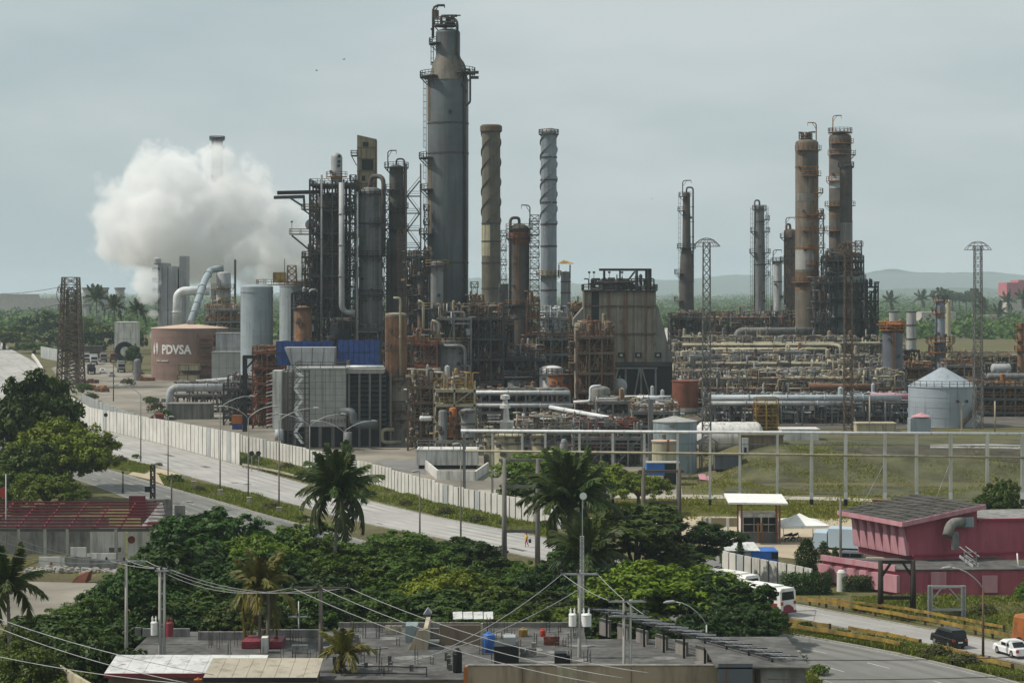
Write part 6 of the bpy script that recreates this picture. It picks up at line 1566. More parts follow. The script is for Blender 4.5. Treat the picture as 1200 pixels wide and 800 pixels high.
patch(945.5, 560, 27, 227, 236, -175, -50, 'panel_dirty', 'faded band midway up the broad brown column')
patch(945.5, 560, 27, 178, 204, -120, -45, 'column_dark', 'dark square near top of the broad brown column')
patch(945.5, 560, 27, 318, 336, -178, 0, 'stain_brown', 'dark brown ring above base of broad brown column')
patch(984.5, 585, 26, 236, 256, -178, -80, 'stain_brown', 'brown ring below new cladding on rear column')
patch(991.5, 560, 14.5, 260, 285, -178, 0, 'panel_dirty', 'pale ring midway on slender dark column')
patch(525, 470, 48, 96, 142, -178, -150, 'stain_brown', 'brown weathered edge high on tall column')
patch(525, 470, 48, 185, 300, -178, -140, 'column_warm', 'rust stained left edge of the tall column')
patch(575.5, 560, 22, 264, 300, -178, -95, 'tank_cream', 'yellowish left side low on olive chimney')  # cream tone over the left part of the lower shell
for px,Y,top,bot,w,m,lab in((414,496,205,330,6,'frame_dark','thin scaffold mast left of grey reactor'),(453,498,222,400,6,'frame_dark','thin scaffold mast between reactor and dark column'),(470,490,268,400,7,'frame_brown','rusty scaffold mast right of dark column'),(368,494,228,300,7,'frame_dark','scaffold mast at upper left of cracker'),(556,474,330,400,7,'frame_grey','grey scaffold mast right of tall column'),(590,500,270,360,6,'frame_grey','grey scaffold mast between olive chimney and dark vessel'),(962,566,250,330,6,'frame_brown','rusty scaffold mast between the right column pair'),(1006,566,282,330,7,'frame_dark','dark scaffold mast right of slender column'),(500,466,240,320,5,'frame_dark','thin scaffold mast on tall column left flank'),(925,632,285,375,6,'frame_dark','thin scaffold mast on olive hooped column')):
 c = PT(px,bot,Y); t = thing('scaffold_mast',lab,'scaffold',c); mb = MB(); lattice(mb,c,c.z,PZ(top,Y),M(w,Y),M(w,Y),max(3,int((PZ(top,Y)-c.z)/2.1)),.14,.09); part(t,'mast',mb,m)
 for py in range(top+6,bot,17):box_platform(t,c.x-M(w,Y)*.7,c.x+M(w,Y)*.7,Y-.9,Y+.9,PZ(py,Y),m,m,sides='fl')
# ================================================================== perimeter walls
def polyline_ground(pts):
 return [G(*p) for p in pts]
def resample(P, step):
 out = [P[0].copy()]; acc = 0.0
 for a, b in zip(P, P[1:]):
  L = (Vector((b.x - a.x, b.y - a.y, 0))).length; t = step - acc
  while t <= L:
   out.append(a.lerp(b, t / L)); t += step
  acc = (acc + L) % step
 return out
def panel_wall(name, label, pts_px, step, h, m, every=5, thick=0.18, cat='wall', post='joint_dark', pw=0.16):
 """precast wall: separate panels between posts, stepping down with the ground"""
 P = resample(polyline_ground(pts_px), step)
 t = thing(name, label, cat, P[len(P) // 2])
 zt = None
 for i, (a, b) in enumerate(zip(P, P[1:])):
  if i % every == 0:
   zt = max(gz(p.x, p.y) for p in P[i:i + every + 1]) + h + rnd.uniform(-.08, .08)
  zb = min(gz(a.x, a.y), gz(b.x, b.y)) - .3
  d = Vector((b.x - a.x, b.y - a.y, 0)).normalized(); s = Vector((-d.y, d.x, 0)) * thick / 2
  A = Vector((a.x, a.y, 0)) + d * .15; B = Vector((b.x, b.y, 0)) - d * .1; tz = zt
  q = [A - s, B - s, B + s, A + s]
  u_ = rnd.random(); ln = s * rnd.uniform(-.4, .4)
  mb = MB(); mb.hexa([(p.x,p.y,zb)for p in q]+[(p.x+ln.x,p.y+ln.y,tz+(-.12 if u_>.96 else 0))for p in q]); part(t,'panel',mb,'wall_panel_grey' if u_<.06 else m)
 pm = MB()
 for i, a in enumerate(P):
  k = min(i,len(P)-2); z = (max(gz(p.x,p.y)for p in P[(k//every)*every:(k//every)*every+every+1])+h-.12)
  pm.beam((a.x, a.y, gz(a.x, a.y) - .3), (a.x, a.y, z), pw, pw)
 part(t, 'post_row', pm, post)
 return t
panel_wall('perimeter_wall','long white stepped precast wall between highway and refinery',[(247,521),(270,527),(318,537),(382,553),(440,567),(470,577),(520,592),(570,603),(628,613),(660,620)],1.55,3.1,'wall_panel',6)
panel_wall('perimeter_wall','grey stepped precast wall beside the service road',[(96,476),(112,484),(130,491),(150,499),(172,506)],1.6,3.0,'wall_panel_grey',4)
panel_wall('roadside_wall','low white concrete panel wall edging the highway bend',[(62,455),(78,475),(105,499),(122,504),(160,513),(200,523),(245,535),(282,545)],2.2,1.55,'wall_panel',99,pw=.1)
panel_wall('far_wall_panels','short pale far wall below the left trees',[(48,419),(72,424)],4,4.0,'wall_panel_grey',99)
mb = MB()
P = [G(38, 418), G(44, 426), G(50, 436)]
for a, b in zip(P, P[1:]): mb.beam(a + Vector((0, 0, .5)), b + Vector((0, 0, .5)), .6, 1.3)
solo('road_barrier', mb, 'white_wall', 'short white barrier at the far highway bend', 'barrier', P[1])
panel_wall('forecourt_wall','white precast fence behind the buses',[(846,672),(880,680),(930,690),(960,697)],1.55,2.6,'wall_panel',99)
# chain fence stub and pedestrian barrier at the service road mouth
t = thing('mesh_fence', 'low grey mesh fence at the service road mouth', 'fence', G(222, 518))
P = resample([G(168, 508), G(200, 515), G(246, 522)], 2.5)
for a, b in zip(P, P[1:]):
 mb = MB(); mb.rail([(a.x,a.y,gz(a.x,a.y)),(b.x,b.y,gz(b.x,b.y))],1.6,.4,.07); part(t,'mesh_panel',mb,'galv')
# guard rails
def guard_rail(label, pts_px, m, posts=2.2, h=.75, name='guard_rail', beams=2, pm='frame_brown', bh=.32):
 P = resample(polyline_ground(pts_px), posts); t = thing(name, label, 'guard rail', P[len(P) // 2])
 for i, a in enumerate(P):
  mb = MB(); mb.beam((a.x,a.y,gz(a.x,a.y)-.2),(a.x,a.y,gz(a.x,a.y)+h+.05),.22,.22); part(t,'post',mb,pm)
 for a, b in zip(P, P[1:]):
  mb = MB(); d = Vector((b.x-a.x,b.y-a.y,0)).normalized(); s = Vector((d.y,-d.x,0))*.16; j = rnd.uniform(-.05,.05)
  if rnd.random() < .09: continue
  za, zb = gz(a.x, a.y) + h - .12, gz(b.x, b.y) + h - .12
  mb.beam(Vector((a.x,a.y,za+j))+s,Vector((b.x,b.y,zb-j*.5))+s,.1,bh); part(t,'rail_beam',mb,m)
 return t
guard_rail('yellow guard rail at the end of low white wall',[(285,548),(325,556),(368,567)],'pipe_cream',pm='kerb')
guard_rail('yellow guard rail on the pink building side of highway',[(930,706),(1000,717),(1100,735),(1180,751),(1240,764)],'yellow_paint',bh=.34)
guard_rail('second yellow rail behind the pink-side guard rail, on the grass',[(960,709),(1000,715),(1060,722),(1130,735),(1190,747)],'yellow_paint',posts=2.6,h=.95,bh=.26)
guard_rail('yellow guard rail on median side of bus lane',[(905,731),(950,737),(1000,744),(1050,752),(1100,764),(1160,781),(1200,792)],'yellow_paint')
guard_rail('lower yellow rail along near edge of median',[(905,738),(950,744),(1000,752),(1050,761),(1075,766)],'yellow_paint',posts=3,h=.8,bh=.34,pm='yellow_paint')
t = thing('concrete_parapet', 'short weathered concrete parapet at near highway edge', 'parapet', G(915, 766))
P = resample([G(896, 768), G(940, 778)], 1.2)
for a,b in zip(P,P[1:]):mb = MB(); mb.beam(a+Vector((0,0,.55)),b.lerp(a,.12)+Vector((0,0,.55)),.3,1.1); part(t,'block',mb,'plaster_cream')
# ================================================================== long pipe gantry across the bank
t = thing('pipe_gantry','long pale pipe gantry on tall posts across the grass bank','pipe gantry',GP(860,300))
YP = 302.0
posts = [544, 577, 612, 639, 679, 718, 755, 794, 832, 867, 911, 951, 991, 1037, 1074, 1114, 1157, 1198, 1240]
for k, p in enumerate(posts):
 x = PX(p, YP); zb = gz(x, YP); w = .45 if p > 930 or p < 560 else .34
 mb = MB(); mb.beam((x,YP,zb+2.0),(x,YP,PZ(507.5,YP)),w); q = part(t,'post',mb,'wall_panel' if p>560 else 'plate_grey')
 mb = MB(); mb.beam((x, YP, zb + 1.0), (x, YP, zb + 2.0), w + .02); part(q, 'white_band', mb, 'white_paint')
 mb = MB(); mb.beam((x, YP, zb - .2), (x, YP, zb + 1.0), w + .04); part(q, 'black_foot', mb, 'black_steel')
mb = MB(); mb.tube([PT(540, 504.5, YP), PT(1245, 508.5, YP)], .22, 8); part(t, 'top_pipe', mb, 'insul_white')
mb = MB(); mb.tube([PT(545,528,YP-.4),PT(860,531.5,YP-.4),PT(1245,536.5,YP-.4)],.16,8); part(t,'lower_pipe',mb,'pipe_cream')
mb = MB(); mb.tube([PT(560, 518, YP), PT(1245, 523, YP)], .06, 6); part(t, 'thin_pipe', mb, 'plate_grey')
for k,(a,b,lab)in enumerate((((1035,545),(1010,588),'guy wire beside the pink building gantry posts'),((1112,545),(1093,588),'guy wire right of pink building roof'))):
 mb = MB(); mb.tube([PT(a[0], a[1], YP), GP(b[0], YP - 1)], .05, 5); solo('guy_wire', mb, 'galv', lab, 'wire')
# ================================================================== poles
mat('creosote', (0.03, 0.024, 0.02), .9, 0, .3)
def h_frame(label, x0, x1, Y, top, rungs, m='pole_grey_wood', r=.28, tilt=0.0, over=0.6, brace=False):
 t = thing('timber_gallows', label, 'timber frame', GP((x0 + x1) / 2, Y))
 for p in (x0, x1):
  g = GP(p,Y); mb = MB(); mb.tube([g-Vector((0,0,.3)),PT(p+tilt,top-1,Y)],[r*1.15,r*.85],9); part(t,'pole',mb,m)
 for k, py in enumerate(rungs):
  mb = MB(); o = over if k==0 else .2; mb.beam(PT(x0,py,Y)-Vector((o,0,0)),PT(x1,py,Y)+Vector((o,0,0)),.3,.32); part(t,'crossbeam',mb,m)
 if brace:
  for p,q in((x0,x0+12),(x1,x1-12)):mb = MB(); mb.beam(PT(p,top+20,Y),PT(q,top+2,Y),.22); part(t,'brace',mb,m)
 return t
h_frame('tall grey timber gallows frame in front of white wall', 591, 630, 226, 538, (539, 570, 622))
h_frame('dark timber gallows frame right of the green trees', 754, 796, 250, 549, (552, 588), m='pole_wood')
h_frame('dark timber gallows frame in front of pink building',1032,1070,203,657,(658,700),m='creosote',over=.1,brace=True)
t = thing('metal_goalpost','grey metal goalpost frame on grass before pink building','metal frame',GP(1109,200))
for p in (1090, 1129):
 mb = MB(); lattice(mb,GP(p,200),gz(45,200),PZ(686,200),.34,.34,7,.07,.05); part(t,'leg',mb,'galv')
for py in(687,714):mb = MB(); mb.beam(PT(1088,py,200),PT(1131,py,200),.2); part(t,'crossbar',mb,'galv')
mb = MB(); mb.beam(PT(1094,700,200),PT(1104,688,200),.12); mb.beam(PT(1125,703,200),PT(1112,688,200),.12); part(t,'brace',mb,'galv')
def street_lamp(label, foot, top_py, arm_px, m='pole_grey_wood', r=.095, double=False, name='street_lamp'):
 g = G(*foot); Y = g.y; t = thing(name, label, 'street lamp', g, 'highway street lamps')
 zt = PZ(top_py, Y); L = M(arm_px, Y); mb = MB(); sg = 1 if L > 0 else -1
 mb.tube([g, (g.x, Y, zt - 1.8)], [r * 1.3, r * .8], 7); part(t, 'pole', mb, m)
 for s in ((1, -1) if double else (1,)):
  a = MB(); pts = [Vector((g.x,Y,zt-1.85))]+[Vector((g.x+L*s*q,Y,zt-1.8+1.8*math.sin(q*PI/2)**.8))for q in(.12,.3,.55,.8,1)]
  a.tube(pts, r * .6, 6); part(t, 'arm', a, 'galv')
  h = MB(); e = pts[-1]; h.tube([e,e+Vector((.2*sg*s,0,.04)),e+Vector((.75*sg*s,0,-.02)),e+Vector((1.0*sg*s,0,-.06))],[.06,.13,.14,.04],7); part(t,'lamp_head',h,'panel_grey')
 return t
street_lamp('street lamp on median left of the palm, leftmost curved one', (165, 541), 451, -26)
street_lamp('street lamp by the median crossing', (197, 559), 488, 0.6)
street_lamp('street lamp on median, arm over the boiler house corner', (258, 580), 464, 34)
street_lamp('street lamp on median right of previous, double arm', (291, 588), 476, 28, double=True)
street_lamp('street lamp on median with long right arm before boiler stair', (327, 601), 478, 40)
street_lamp('twin-armed street lamp left of coconut palm', (363, 576), 485, 36, double=True)
street_lamp('twin-armed street lamp behind coconut palm', (403, 566), 493, 32, double=True)
street_lamp('tall thin street lamp over tree tops right of palm', (492, 640), 552, -.6)
street_lamp('tall thin street lamp left of timber gallows', (540, 655), 520, -.6)
street_lamp('street lamp with pale head by near tree, foot hidden by roofs',(828,810),705,-36,r=.08,m='galv')
street_lamp('street lamp with pale head in front of pink wall', (1152, 770), 665, -36, r=.1, m='frame_brown')
street_lamp('small tilted street lamp behind ruined shed', (204, 622), 588, 14, r=.08)
for k,(px,foot,top,lab)in enumerate(((144,578,553,'short grey post beside near carriageway'),(201,625,558,'thin dark pole behind the ruined shed'),(133,470,420,'dark pole on refinery service road corner'),(98,430,348,'thin lamp pole right of rust lattice tower'))):
 g = G(px,foot); mb = MB(); mb.tube([g,(g.x,g.y,PZ(top,g.y))],[.16,.1],7); mb.box((g.x,g.y,PZ(top,g.y)),(.35,.35,.3)); solo('thin_post',mb,'pole_wood',lab,'post',g)
for k, (px, py, top) in enumerate(((295, 553, 531), (303, 553, 531), (124, 508, 486))):
 g = G(px,py); t = thing('round_sign',('left of two round dark signs by the low white wall end','right of two round dark signs by the low white wall end','round dark sign behind low white wall at the bend')[k],'road sign',g)
 mb = MB(); mb.beam(g,(g.x,g.y,PZ(top,g.y)),.1); part(t,'post',mb,'galv'); mb = MB(); c = Vector((g.x,g.y-.08,PZ(top,g.y))); mb.tube([c,c+Vector((0,.05,0))],.42,14); part(t,'disc',mb,'black_plastic')
for k, (px, py) in enumerate(((127, 544), (227, 571), (258, 581), (292, 590), (327, 602))):
 g = G(px,py); mb = MB(); mb.box(g+Vector((0,0,.35)),(.7,.5,1.1)); mb.box(g+Vector((0,0,.95)),(.8,.6,.12)); solo('median_box',mb,'plaster_cream',('junction box in grass at far left of median','junction box alone on the median grass','concrete footing box below long-armed lamp','concrete footing box below double lamp','concrete footing box at right end of median lamps')[k],'junction box',g,'median junction boxes')
def utility_pole(label,px,foot_Y,top,m='pole_concrete',r=.2,arms=((0,14),),double=0.0,gear=None,zbase=None,name='utility_pole'):
 g = GP(px, foot_Y); Y = foot_Y; t = thing(name, label, 'utility pole', g)
 for s in ((-1, 1) if double else (0,)):
  x = g.x+s*double; mb = MB(); mb.tube([(x,Y,g.z-.3),(x,Y,PZ(top,Y))],[r*1.2,r*.8],8); part(t,'pole',mb,m)
 for dy, hw in arms:
  z = PZ(top+2+dy,Y); a = M(hw,Y); mb = MB(); mb.beam((g.x-a,Y-.15,z),(g.x+a,Y-.15,z),.12); arm = part(t,'crossarm',mb,'galv' if m!='pole_wood' else 'pole_wood')
  for q in (-.95, -.1, .95):
   i = MB(); i.lathe((g.x+a*q,Y-.15,z+.06),[(.03,0),(.12,.05),(.08,.14),(.12,.2),(.03,.3)],7); part(arm,'insulator',i,'black_plastic')
 if double:
  for k in range(5):
   z = PZ(top+12+k*18,Y); mb = MB(); mb.beam((g.x-double,Y,z),(g.x+double,Y,z),.12); part(t,'spacer',mb,m)
 if gear:
  for dx, py, w, h, mm in gear:
   mb = MB(); c = Vector((g.x + M(dx, Y), Y - .1, PZ(py, Y))); rr = M(w, Y) / 2; hh = M(h, Y)
   mb.lathe(c-Vector((0,0,hh/2)),[(.02,0),(rr,.04),(rr,hh-.1),(rr*1.08,hh-.08),(rr*.9,hh),(.02,hh+.05)],12)
   for q in(-.5,.5):mb.lathe(c+Vector((rr*q,0,hh/2)),[(.09,0),(.05,.15),(.09,.2),(.02,.45)],6)
   tr = part(t, 'transformer', mb, mm)
 return t
pA = utility_pole('double concrete pole with white and red transformers at left',190,152,665,double=.16,r=.13,arms=((1,8),),gear=((-9,736,8,16,'white_paint'),(9,737,9,17,'maroon_paint')))
pB = utility_pole('slim concrete pole with crossarm in left trees', 148, 160, 655, r=.13, arms=((0, 24),))
pC = utility_pole('dark wooden pole with white crossarm by small palm',376,150,686,m='pole_wood',r=.17,arms=((0,34),))
pD = utility_pole('dark wooden pole rising through yellowing palm',314,158,692,m='pole_wood',r=.16,arms=())
pE = utility_pole('tall concrete pole with white transformers at centre',679,150,668,m='pole_concrete',r=.14,arms=((2,22),),gear=((-8,726,9,15,'white_paint'),(8,726,12,15,'white_paint')))
pF = utility_pole('double concrete pole with two crossarms right of centre pole',735,143,702,double=.22,r=.11,arms=((0,22),(17,22)))
pG = utility_pole('bare grey pole beside columnar hedge', 985, 222, 582, r=.15, arms=(), m='pole_grey_wood')
t = thing('round_pedestal','fat white cylinder base of pole by columnar hedge','pedestal',GP(986,218)); mb = MB(); g = GP(986,218); mb.lathe(g,[(.5,-.2),(.48,2.0),(.3,2.25),(.02,2.3)],14); part(t,'drum',mb,'white_wall'); mb = MB(); mb.box(g+Vector((1.3,0,.45)),(1.0,.5,.9)); part(t,'block',mb,'white_wall')
pH = utility_pole('slim pole with small lamp behind foreground roofs',350,170,704,r=.06,arms=((16,12),),m='galv')
pI = utility_pole('thin pale pole at extreme left with red flag', 7, 240, 555, r=.08, arms=(), m='galv')
mb = MB(); p = PT(3.5,576,240); mb.hexa([p+Vector((-.35,0,-.6)),p+Vector((.3,0,-.9)),p+Vector((.3,.04,-.9)),p+Vector((-.35,.04,-.6)),p+Vector((-.4,0,.4)),p+Vector((.35,0,.7)),p+Vector((.35,.04,.7)),p+Vector((-.4,.04,.4))]); solo('red_flag',mb,'red_paint','faded red flag hanging at extreme left pole','flag',p)
t = thing('steel_mast','white lattice mast with round dish above centre pole','mast',GP(682,168)); mb = MB(); lattice(mb,GP(682,168),0,PZ(628,168),.32,.28,30,.05,.035); part(t,'mast',mb,'white_wall'); mb = MB(); mb.beam(PT(682.5,628,168),PT(682.5,584,168),.07); part(t,'spike',mb,'galv')
mb = MB(); c = PT(683.5,581,168); mb.tube([c,c+Vector((0,.1,0)),c+Vector((0,.25,0))],[.3,.28,.05],14); part(t,'dish',mb,'white_paint')
t = thing('steel_switch_post','rust ladder post with switch box behind ruined shed','switch post',GP(179,262)); mb = MB(); lattice(mb,GP(179,262),0,PZ(545,262),.55,.5,9,.12,.08); part(t,'mast',mb,'frame_dark'); mb = MB(); mb.box(PT(173,573,261.6),(.7,.3,.7)); part(t,'switch_box',mb,'black_steel')
def span(label, ends, sag, m='cable', r=.028, n=14, name='power_line'):
 t = thing(name, label, 'overhead cable', ends[0][0])
 for a, b in ends:
  a,b = Vector(a),Vector(b); mb = MB(); mb.tube([a.lerp(b,i/n)-Vector((0,0,4*sag*(i/n)*(1-i/n)))for i in range(n+1)],r,5); part(t,'wire',mb,m)
span('three cables sagging from double pole to crossarm by small palm',[(PT(183+7*k,666,152),PT(342+33*k,688,150))for k in range(3)],1.0)
span('three cables running left from the slim crossarm pole',[(PT(126+20*k,656,160),PT(-60+k*6,590+k*22,140))for k in range(3)],.8)
span('three cables from slim crossarm pole to double pole',[(PT(126+22*k,656,160),PT(183+7*k,666,152))for k in range(3)],.12)
span('three cables dropping right from white crossarm',[(PT(342+33*k,688,150),PT(700+30*k,800-k*6,128))for k in range(3)],.8)
span('two cables from centre pole to double pole on right',[(PT(659,672,150),PT(716,704,143)),(PT(700,672,150),PT(755,720,143))],.2)
span('cables falling left from the centre pole',[(PT(659,672,150),PT(500,770,132)),(PT(679,690,150),PT(480,775,132))],.5)
span('low cable bundle crossing the lower left trees',[(PT(-20,718,150),PT(250,790,134)),(PT(-20,728,150),PT(220,800,134)),(PT(-20,765,140),PT(300,806,132))],.4,'galv')
span('two dark cables over near carriageway at lower right',[(PT(900,772,140),PT(1230,768,128)),(PT(900,795,138),PT(1230,790,126))],.15,'cable_dark')
span('hazy cables reaching rust lattice tower from left',[(PT(-40,343,600),PT(72,336,560)),(PT(-40,366,600),PT(72,356,560))],1.0,'cable_dark',r=.07)
span('cable from the double pole towards street lamp',[(PT(755,720,143),PT(830,716,152)),(PT(830,713,152),PT(985,713,222))],.2,'cable_dark')
# ================================================================== ruined red-purlin shed, left
t = thing('ruined_shed', 'roofless white-walled shed with bare dark red purlins', 'shed', G(90, 668))
YS = 236.0; SX = lambda p: PX(p, YS)
zE, zR = PZ(617, YS), PZ(588, YS + 12)                # eave and ridge
xa, xb = SX(-60), SX(178)
for k in range(9):
 q = k / 8; z = zE + (zR - zE) * q + .0; y = YS + 12 * q
 mb = MB(); mb.beam((xa,y,z),(xb+(.9 if k<2 else-.2*k),y,z),.14,.2); part(t,'purlin',mb,'red_purlin')
for p in (-40, -10, 20, 50, 80, 110, 140, 172):
 mb = MB(); mb.beam((SX(p),YS,zE-.2),(SX(p)-.4,YS+12,zR-.2),.16,.22); part(t,'rafter',mb,'red_purlin')
for p in (-10, 22, 53, 79, 136):
 mb = MB(); mb.beam((SX(p),YS,gz(-50,YS)-.2),(SX(p),YS,zE-.25),.34); part(t,'column',mb,'pole_concrete')
mb = MB(); mb.beam((xa,YS,zE-.35),(xb+.6,YS,zE-.35),.3,.35); part(t,'eave_beam',mb,'dark_steel')
def wall(a, b, y0, z0, z1, m, thick=.25, nm='wall'):
 mb = MB(); mb.bx(SX(a), SX(b), y0, y0 + thick, z0, z1); return part(t, nm, mb, m)
wall(-60, 102, YS + 12.5, 0, zR - 1.8, 'block_grey')
for a, b, py in ((97, 108, 622), (108.2, 139, 618), (142, 168, 618)):
 wall(a, b, YS + 4, 0, PZ(py, YS + 4), 'white_wall')
mb = MB(); mb.tube([PT(154,632,YS+3.98),PT(154,632,YS+3.9)],.45,10); part(t,'brick_patch',mb,'rust_red')
mb = MB(); mb.bx(SX(120),SX(134),YS+3.8,YS+3.95,PZ(646,YS+4),PZ(641,YS+4)); part(t,'vent_grille',mb,'joint_dark')
for a,b,py0,py1,m in((48,78,652,674,'white_wall'),(81,109,652,675,'block_grey'),(109.3,138,655,675,'block_grey'),(85,103,641,651,'white_wall'),(104,138,648,654,'white_wall')):
 mb = MB(); mb.bx(SX(a),SX(b),YS-1.2+.01*a/10,YS-.9,PZ(py1+1,YS-1),PZ(py0,YS-1)); part(t,'low_wall',mb,m)
mb = MB(); p = PT(60,660,YS-1.25); mb.tube([p,p-Vector((0,.02,0))],.18,6); part(t,'orange_mark',mb,'orange_paint')
# gable
mb = MB(); mb.prism([(SX(164),YS+1,zE),(SX(192),YS+1,zE-.4),(SX(177),YS+6,PZ(589,YS+6))],(.25,.3,0)); part(t,'gable',mb,'block_grey')
mb = MB()
for k in range(8):q = k/8; mb.beam((SX(180)+1.6*(1-q),YS+1+5*q,zE+(PZ(589,YS)-zE)*q),(SX(170),YS+1+5*q,zE+(PZ(589,YS)-zE)*q),.1)
part(t, 'gable_purlins', mb, 'red_purlin')
mb = MB(); mb.bx(SX(181),SX(194),YS+14,YS+14.3,0,PZ(592,YS+14)); part(t,'end_wall',mb,'block_grey')
wall(142, 180, YS + 12.5, 0, PZ(585, YS + 12), 'block_grey')
mb = MB(); mb.bx(SX(128),SX(148),YS+12.2,YS+12.45,PZ(605,YS+12),PZ(581,YS+12)); part(t,'red_panel',mb,'red_purlin')
r = random.Random(5); mb = MB()
for i in range(260):
 x = SX(r.uniform(38,148)); y = YS-3+r.gauss(0,.7); s = r.uniform(.12,.5); mb.box((x,y,gz(x,y)+r.uniform(0,.5)*max(0,1-abs(x-SX(75))/8)),(s,s*r.uniform(.6,1.2),s*.7),r.uniform(0,3))
o = solo('rubble_heap',mb,'rubble','heap of pale broken rubble before ruined shed','rubble',G(80,685)); o['kind'] = 'stuff'
mb = MB(); p = G(96,682); mb.hexa([p+Vector((-1.1,-.4,0)),p+Vector((.4,-.6,0)),p+Vector((.9,.4,.2)),p+Vector((-.6,.4,.2)),p+Vector((-.5,-.3,.7)),p+Vector((.9,-.3,1.25)),p+Vector((1.1,.3,1.3)),p+Vector((-.2,.3,.9))]); solo('red_slab',mb,'rust_red','broken dark red slab on the rubble','slab',p)
# ================================================================== pink building, right
t = thing('pink_building','pink two-storey building with dark tiled roof and angled fins','building',GP(1100,218))
A = PT(996, 603, 231); B = PT(1061, 613, 222); C = PT(1145, 596, 224); D0 = A + (C - B)
zb = 5.2
def at(p, z): return Vector((p.x, p.y, z))
zr_front = PZ(612, 222); zr_back = PZ(594, 240)
# upper storey box: left face A-B, right face B-C
zl_top, z_mid, z_low = PZ(613, 222), PZ(651, 222), PZ(660, 222)
A2 = Vector((A.x, A.y, 0)); B2 = Vector((B.x, B.y, 0)); C2 = Vector((C.x, C.y, 0)); D2 = A2 + (C2 - B2)
sl = (C2 - B2).normalized(); fl = (A2 - B2).normalized()
lowA, lowB = A2 + sl * .9, B2 + sl * 1.5 * .9 + fl * 0
mb = MB(); zT = zl_top + .1
mb.hexa([at(lowA,z_mid),at(B2+sl*.6,z_mid),at(C2,z_mid),at(D2,z_mid),at(A2,zT),at(B2,zT),at(C2,zT+1.35),at(D2,zT+1.35)]); part(t,'upper_wall',mb,'pink')
for k in range(7): # fin panels on the left face: wide at the foot, narrow at the top
 u0, u1 = k / 7, (k + 1) / 7; mb = MB()
 def q(u, v, off):
  top = at(B2 + (A2 - B2) * u, zT); bot = at((B2 + sl * .6) + ((lowA) - (B2 + sl * .6)) * u, z_mid)
  return bot.lerp(top, v) - sl * off
 um = (u0 + u1) / 2; g_ = (u1 - u0)
 mb.prism([q(u0+g_*.03,0,.45),q(u1-g_*.03,0,.45),q(u1-g_*.03,.12,.45),q(um+g_*.10,.98,.22),q(um-g_*.16,.98,.22),q(u0+g_*.03,.12,.45)],sl*.4); part(t,'fin',mb,'pink_pale')
mb = MB(); mb.hexa([at(lowA+sl*.1,z_low),at(B2+sl*1.0,z_low),at(C2+sl*9,z_low),at(D2+sl*9,z_low),at(lowA+sl*.1,z_mid-.02),at(B2+sl*1.0,z_mid-.02),at(C2+sl*9,z_mid-.02),at(D2+sl*9,z_mid-.02)]); part(t,'middle_wall',mb,'pink')
mb = MB(); mb.beam(at(B2+sl*.8,z_mid),at(C2+sl*12,z_mid),.4,.2); part(t,'string_course',mb,'pink_dark')
# roof, single slope rising to the back, with shingle courses
ov = .9
r0 = at(A2+fl*ov-sl*ov,zT+.15); r1 = at(B2-fl*ov-sl*ov,zT+.0); r2 = at(C2-fl*ov+sl*.4,zT+1.7); r3 = at(D2+fl*ov+sl*.4,zT+1.85)
mb = MB(); mb.hexa([r0-Vector((0,0,.35)),r1-Vector((0,0,.35)),r2-Vector((0,0,.35)),r3-Vector((0,0,.35)),r0,r1,r2,r3]); rf = part(t,'roof',mb,'pink_dark')
nrow, ncol = 9, 12
for i in range(nrow):
 for j in range(ncol):
  u0, u1 = i / nrow, (i + 1.04) / nrow; v0, v1 = j / ncol + .004, (j + 1) / ncol - .004
  def w(u, v, h):
   a = r1.lerp(r2, u); b = r0.lerp(r3, u); return a.lerp(b, v) + Vector((0, 0, h))
  mb = MB(); h0 = rnd.uniform(.0,.07); mb.hexa([w(u0,v0,.01),w(u1,v0,.01),w(u1,v1,.01),w(u0,v1,.01),w(u0,v0,.2+h0),w(u1,v0,.05+h0),w(u1,v1,.05+h0),w(u0,v1,.2+h0)]); part(rf,'tile',mb,'roof_shingle')
mb = MB(); mb.beam(r0+Vector((0,0,-.1)),r1+Vector((0,0,-.1)),.2,.5); mb.beam(r1+Vector((0,0,-.1)),r2+Vector((0,0,-.1)),.2,.5); part(rf,'fascia',mb,'pink_pale')
# right wing and ground storey
mb = MB(); mb.hexa([at(C2,z_mid),at(C2+sl*16,z_mid),at(D2+sl*16,z_mid),at(D2,z_mid),at(C2+sl*.05,PZ(610,224)),at(C2+sl*16,PZ(612,224)),at(D2+sl*16,PZ(612,224)),at(D2+sl*.05,PZ(610,224))]); part(t,'wing_wall',mb,'pink')
mb = MB(); mb.hexa([at(C2+sl*.3,PZ(611,224)+.13),at(C2+sl*16,PZ(612,224)+.1),at(D2+sl*16,PZ(612,224)+.1),at(D2+sl*.3,PZ(611,224)+.13),at(C2+sl*.3,PZ(611,224)+.22),at(C2+sl*16,PZ(612,224)+.19),at(D2+sl*16,PZ(612,224)+.19),at(D2+sl*.3,PZ(611,224)+.22)]); part(t,'wing_roof',mb,'block_grey')
mb = MB(); mb.beam(at(C2,PZ(609,224)),at(C2+sl*16,PZ(611,224)),.5,.25); part(t,'wing_coping',mb,'pink_dark')
L0 = G(964, 678); L1 = G(1051, 700); zt_low = PZ(668, 205)
L0 = Vector((PX(964,224),224,0)); L1 = Vector((PX(1051,215),215,0)); L2 = Vector((PX(1260,215.5),215.5,0)); L3 = L0+(L2-L1)
zt_l = PZ(668, 215)
mb = MB(); mb.hexa([at(L0,-.3),at(L1,-.3),at(L2,-.3),at(L3,-.3),at(L0,zt_l),at(L1,zt_l),at(L2,zt_l),at(L3,zt_l)]); part(t,'ground_storey',mb,'pink')
mb = MB()
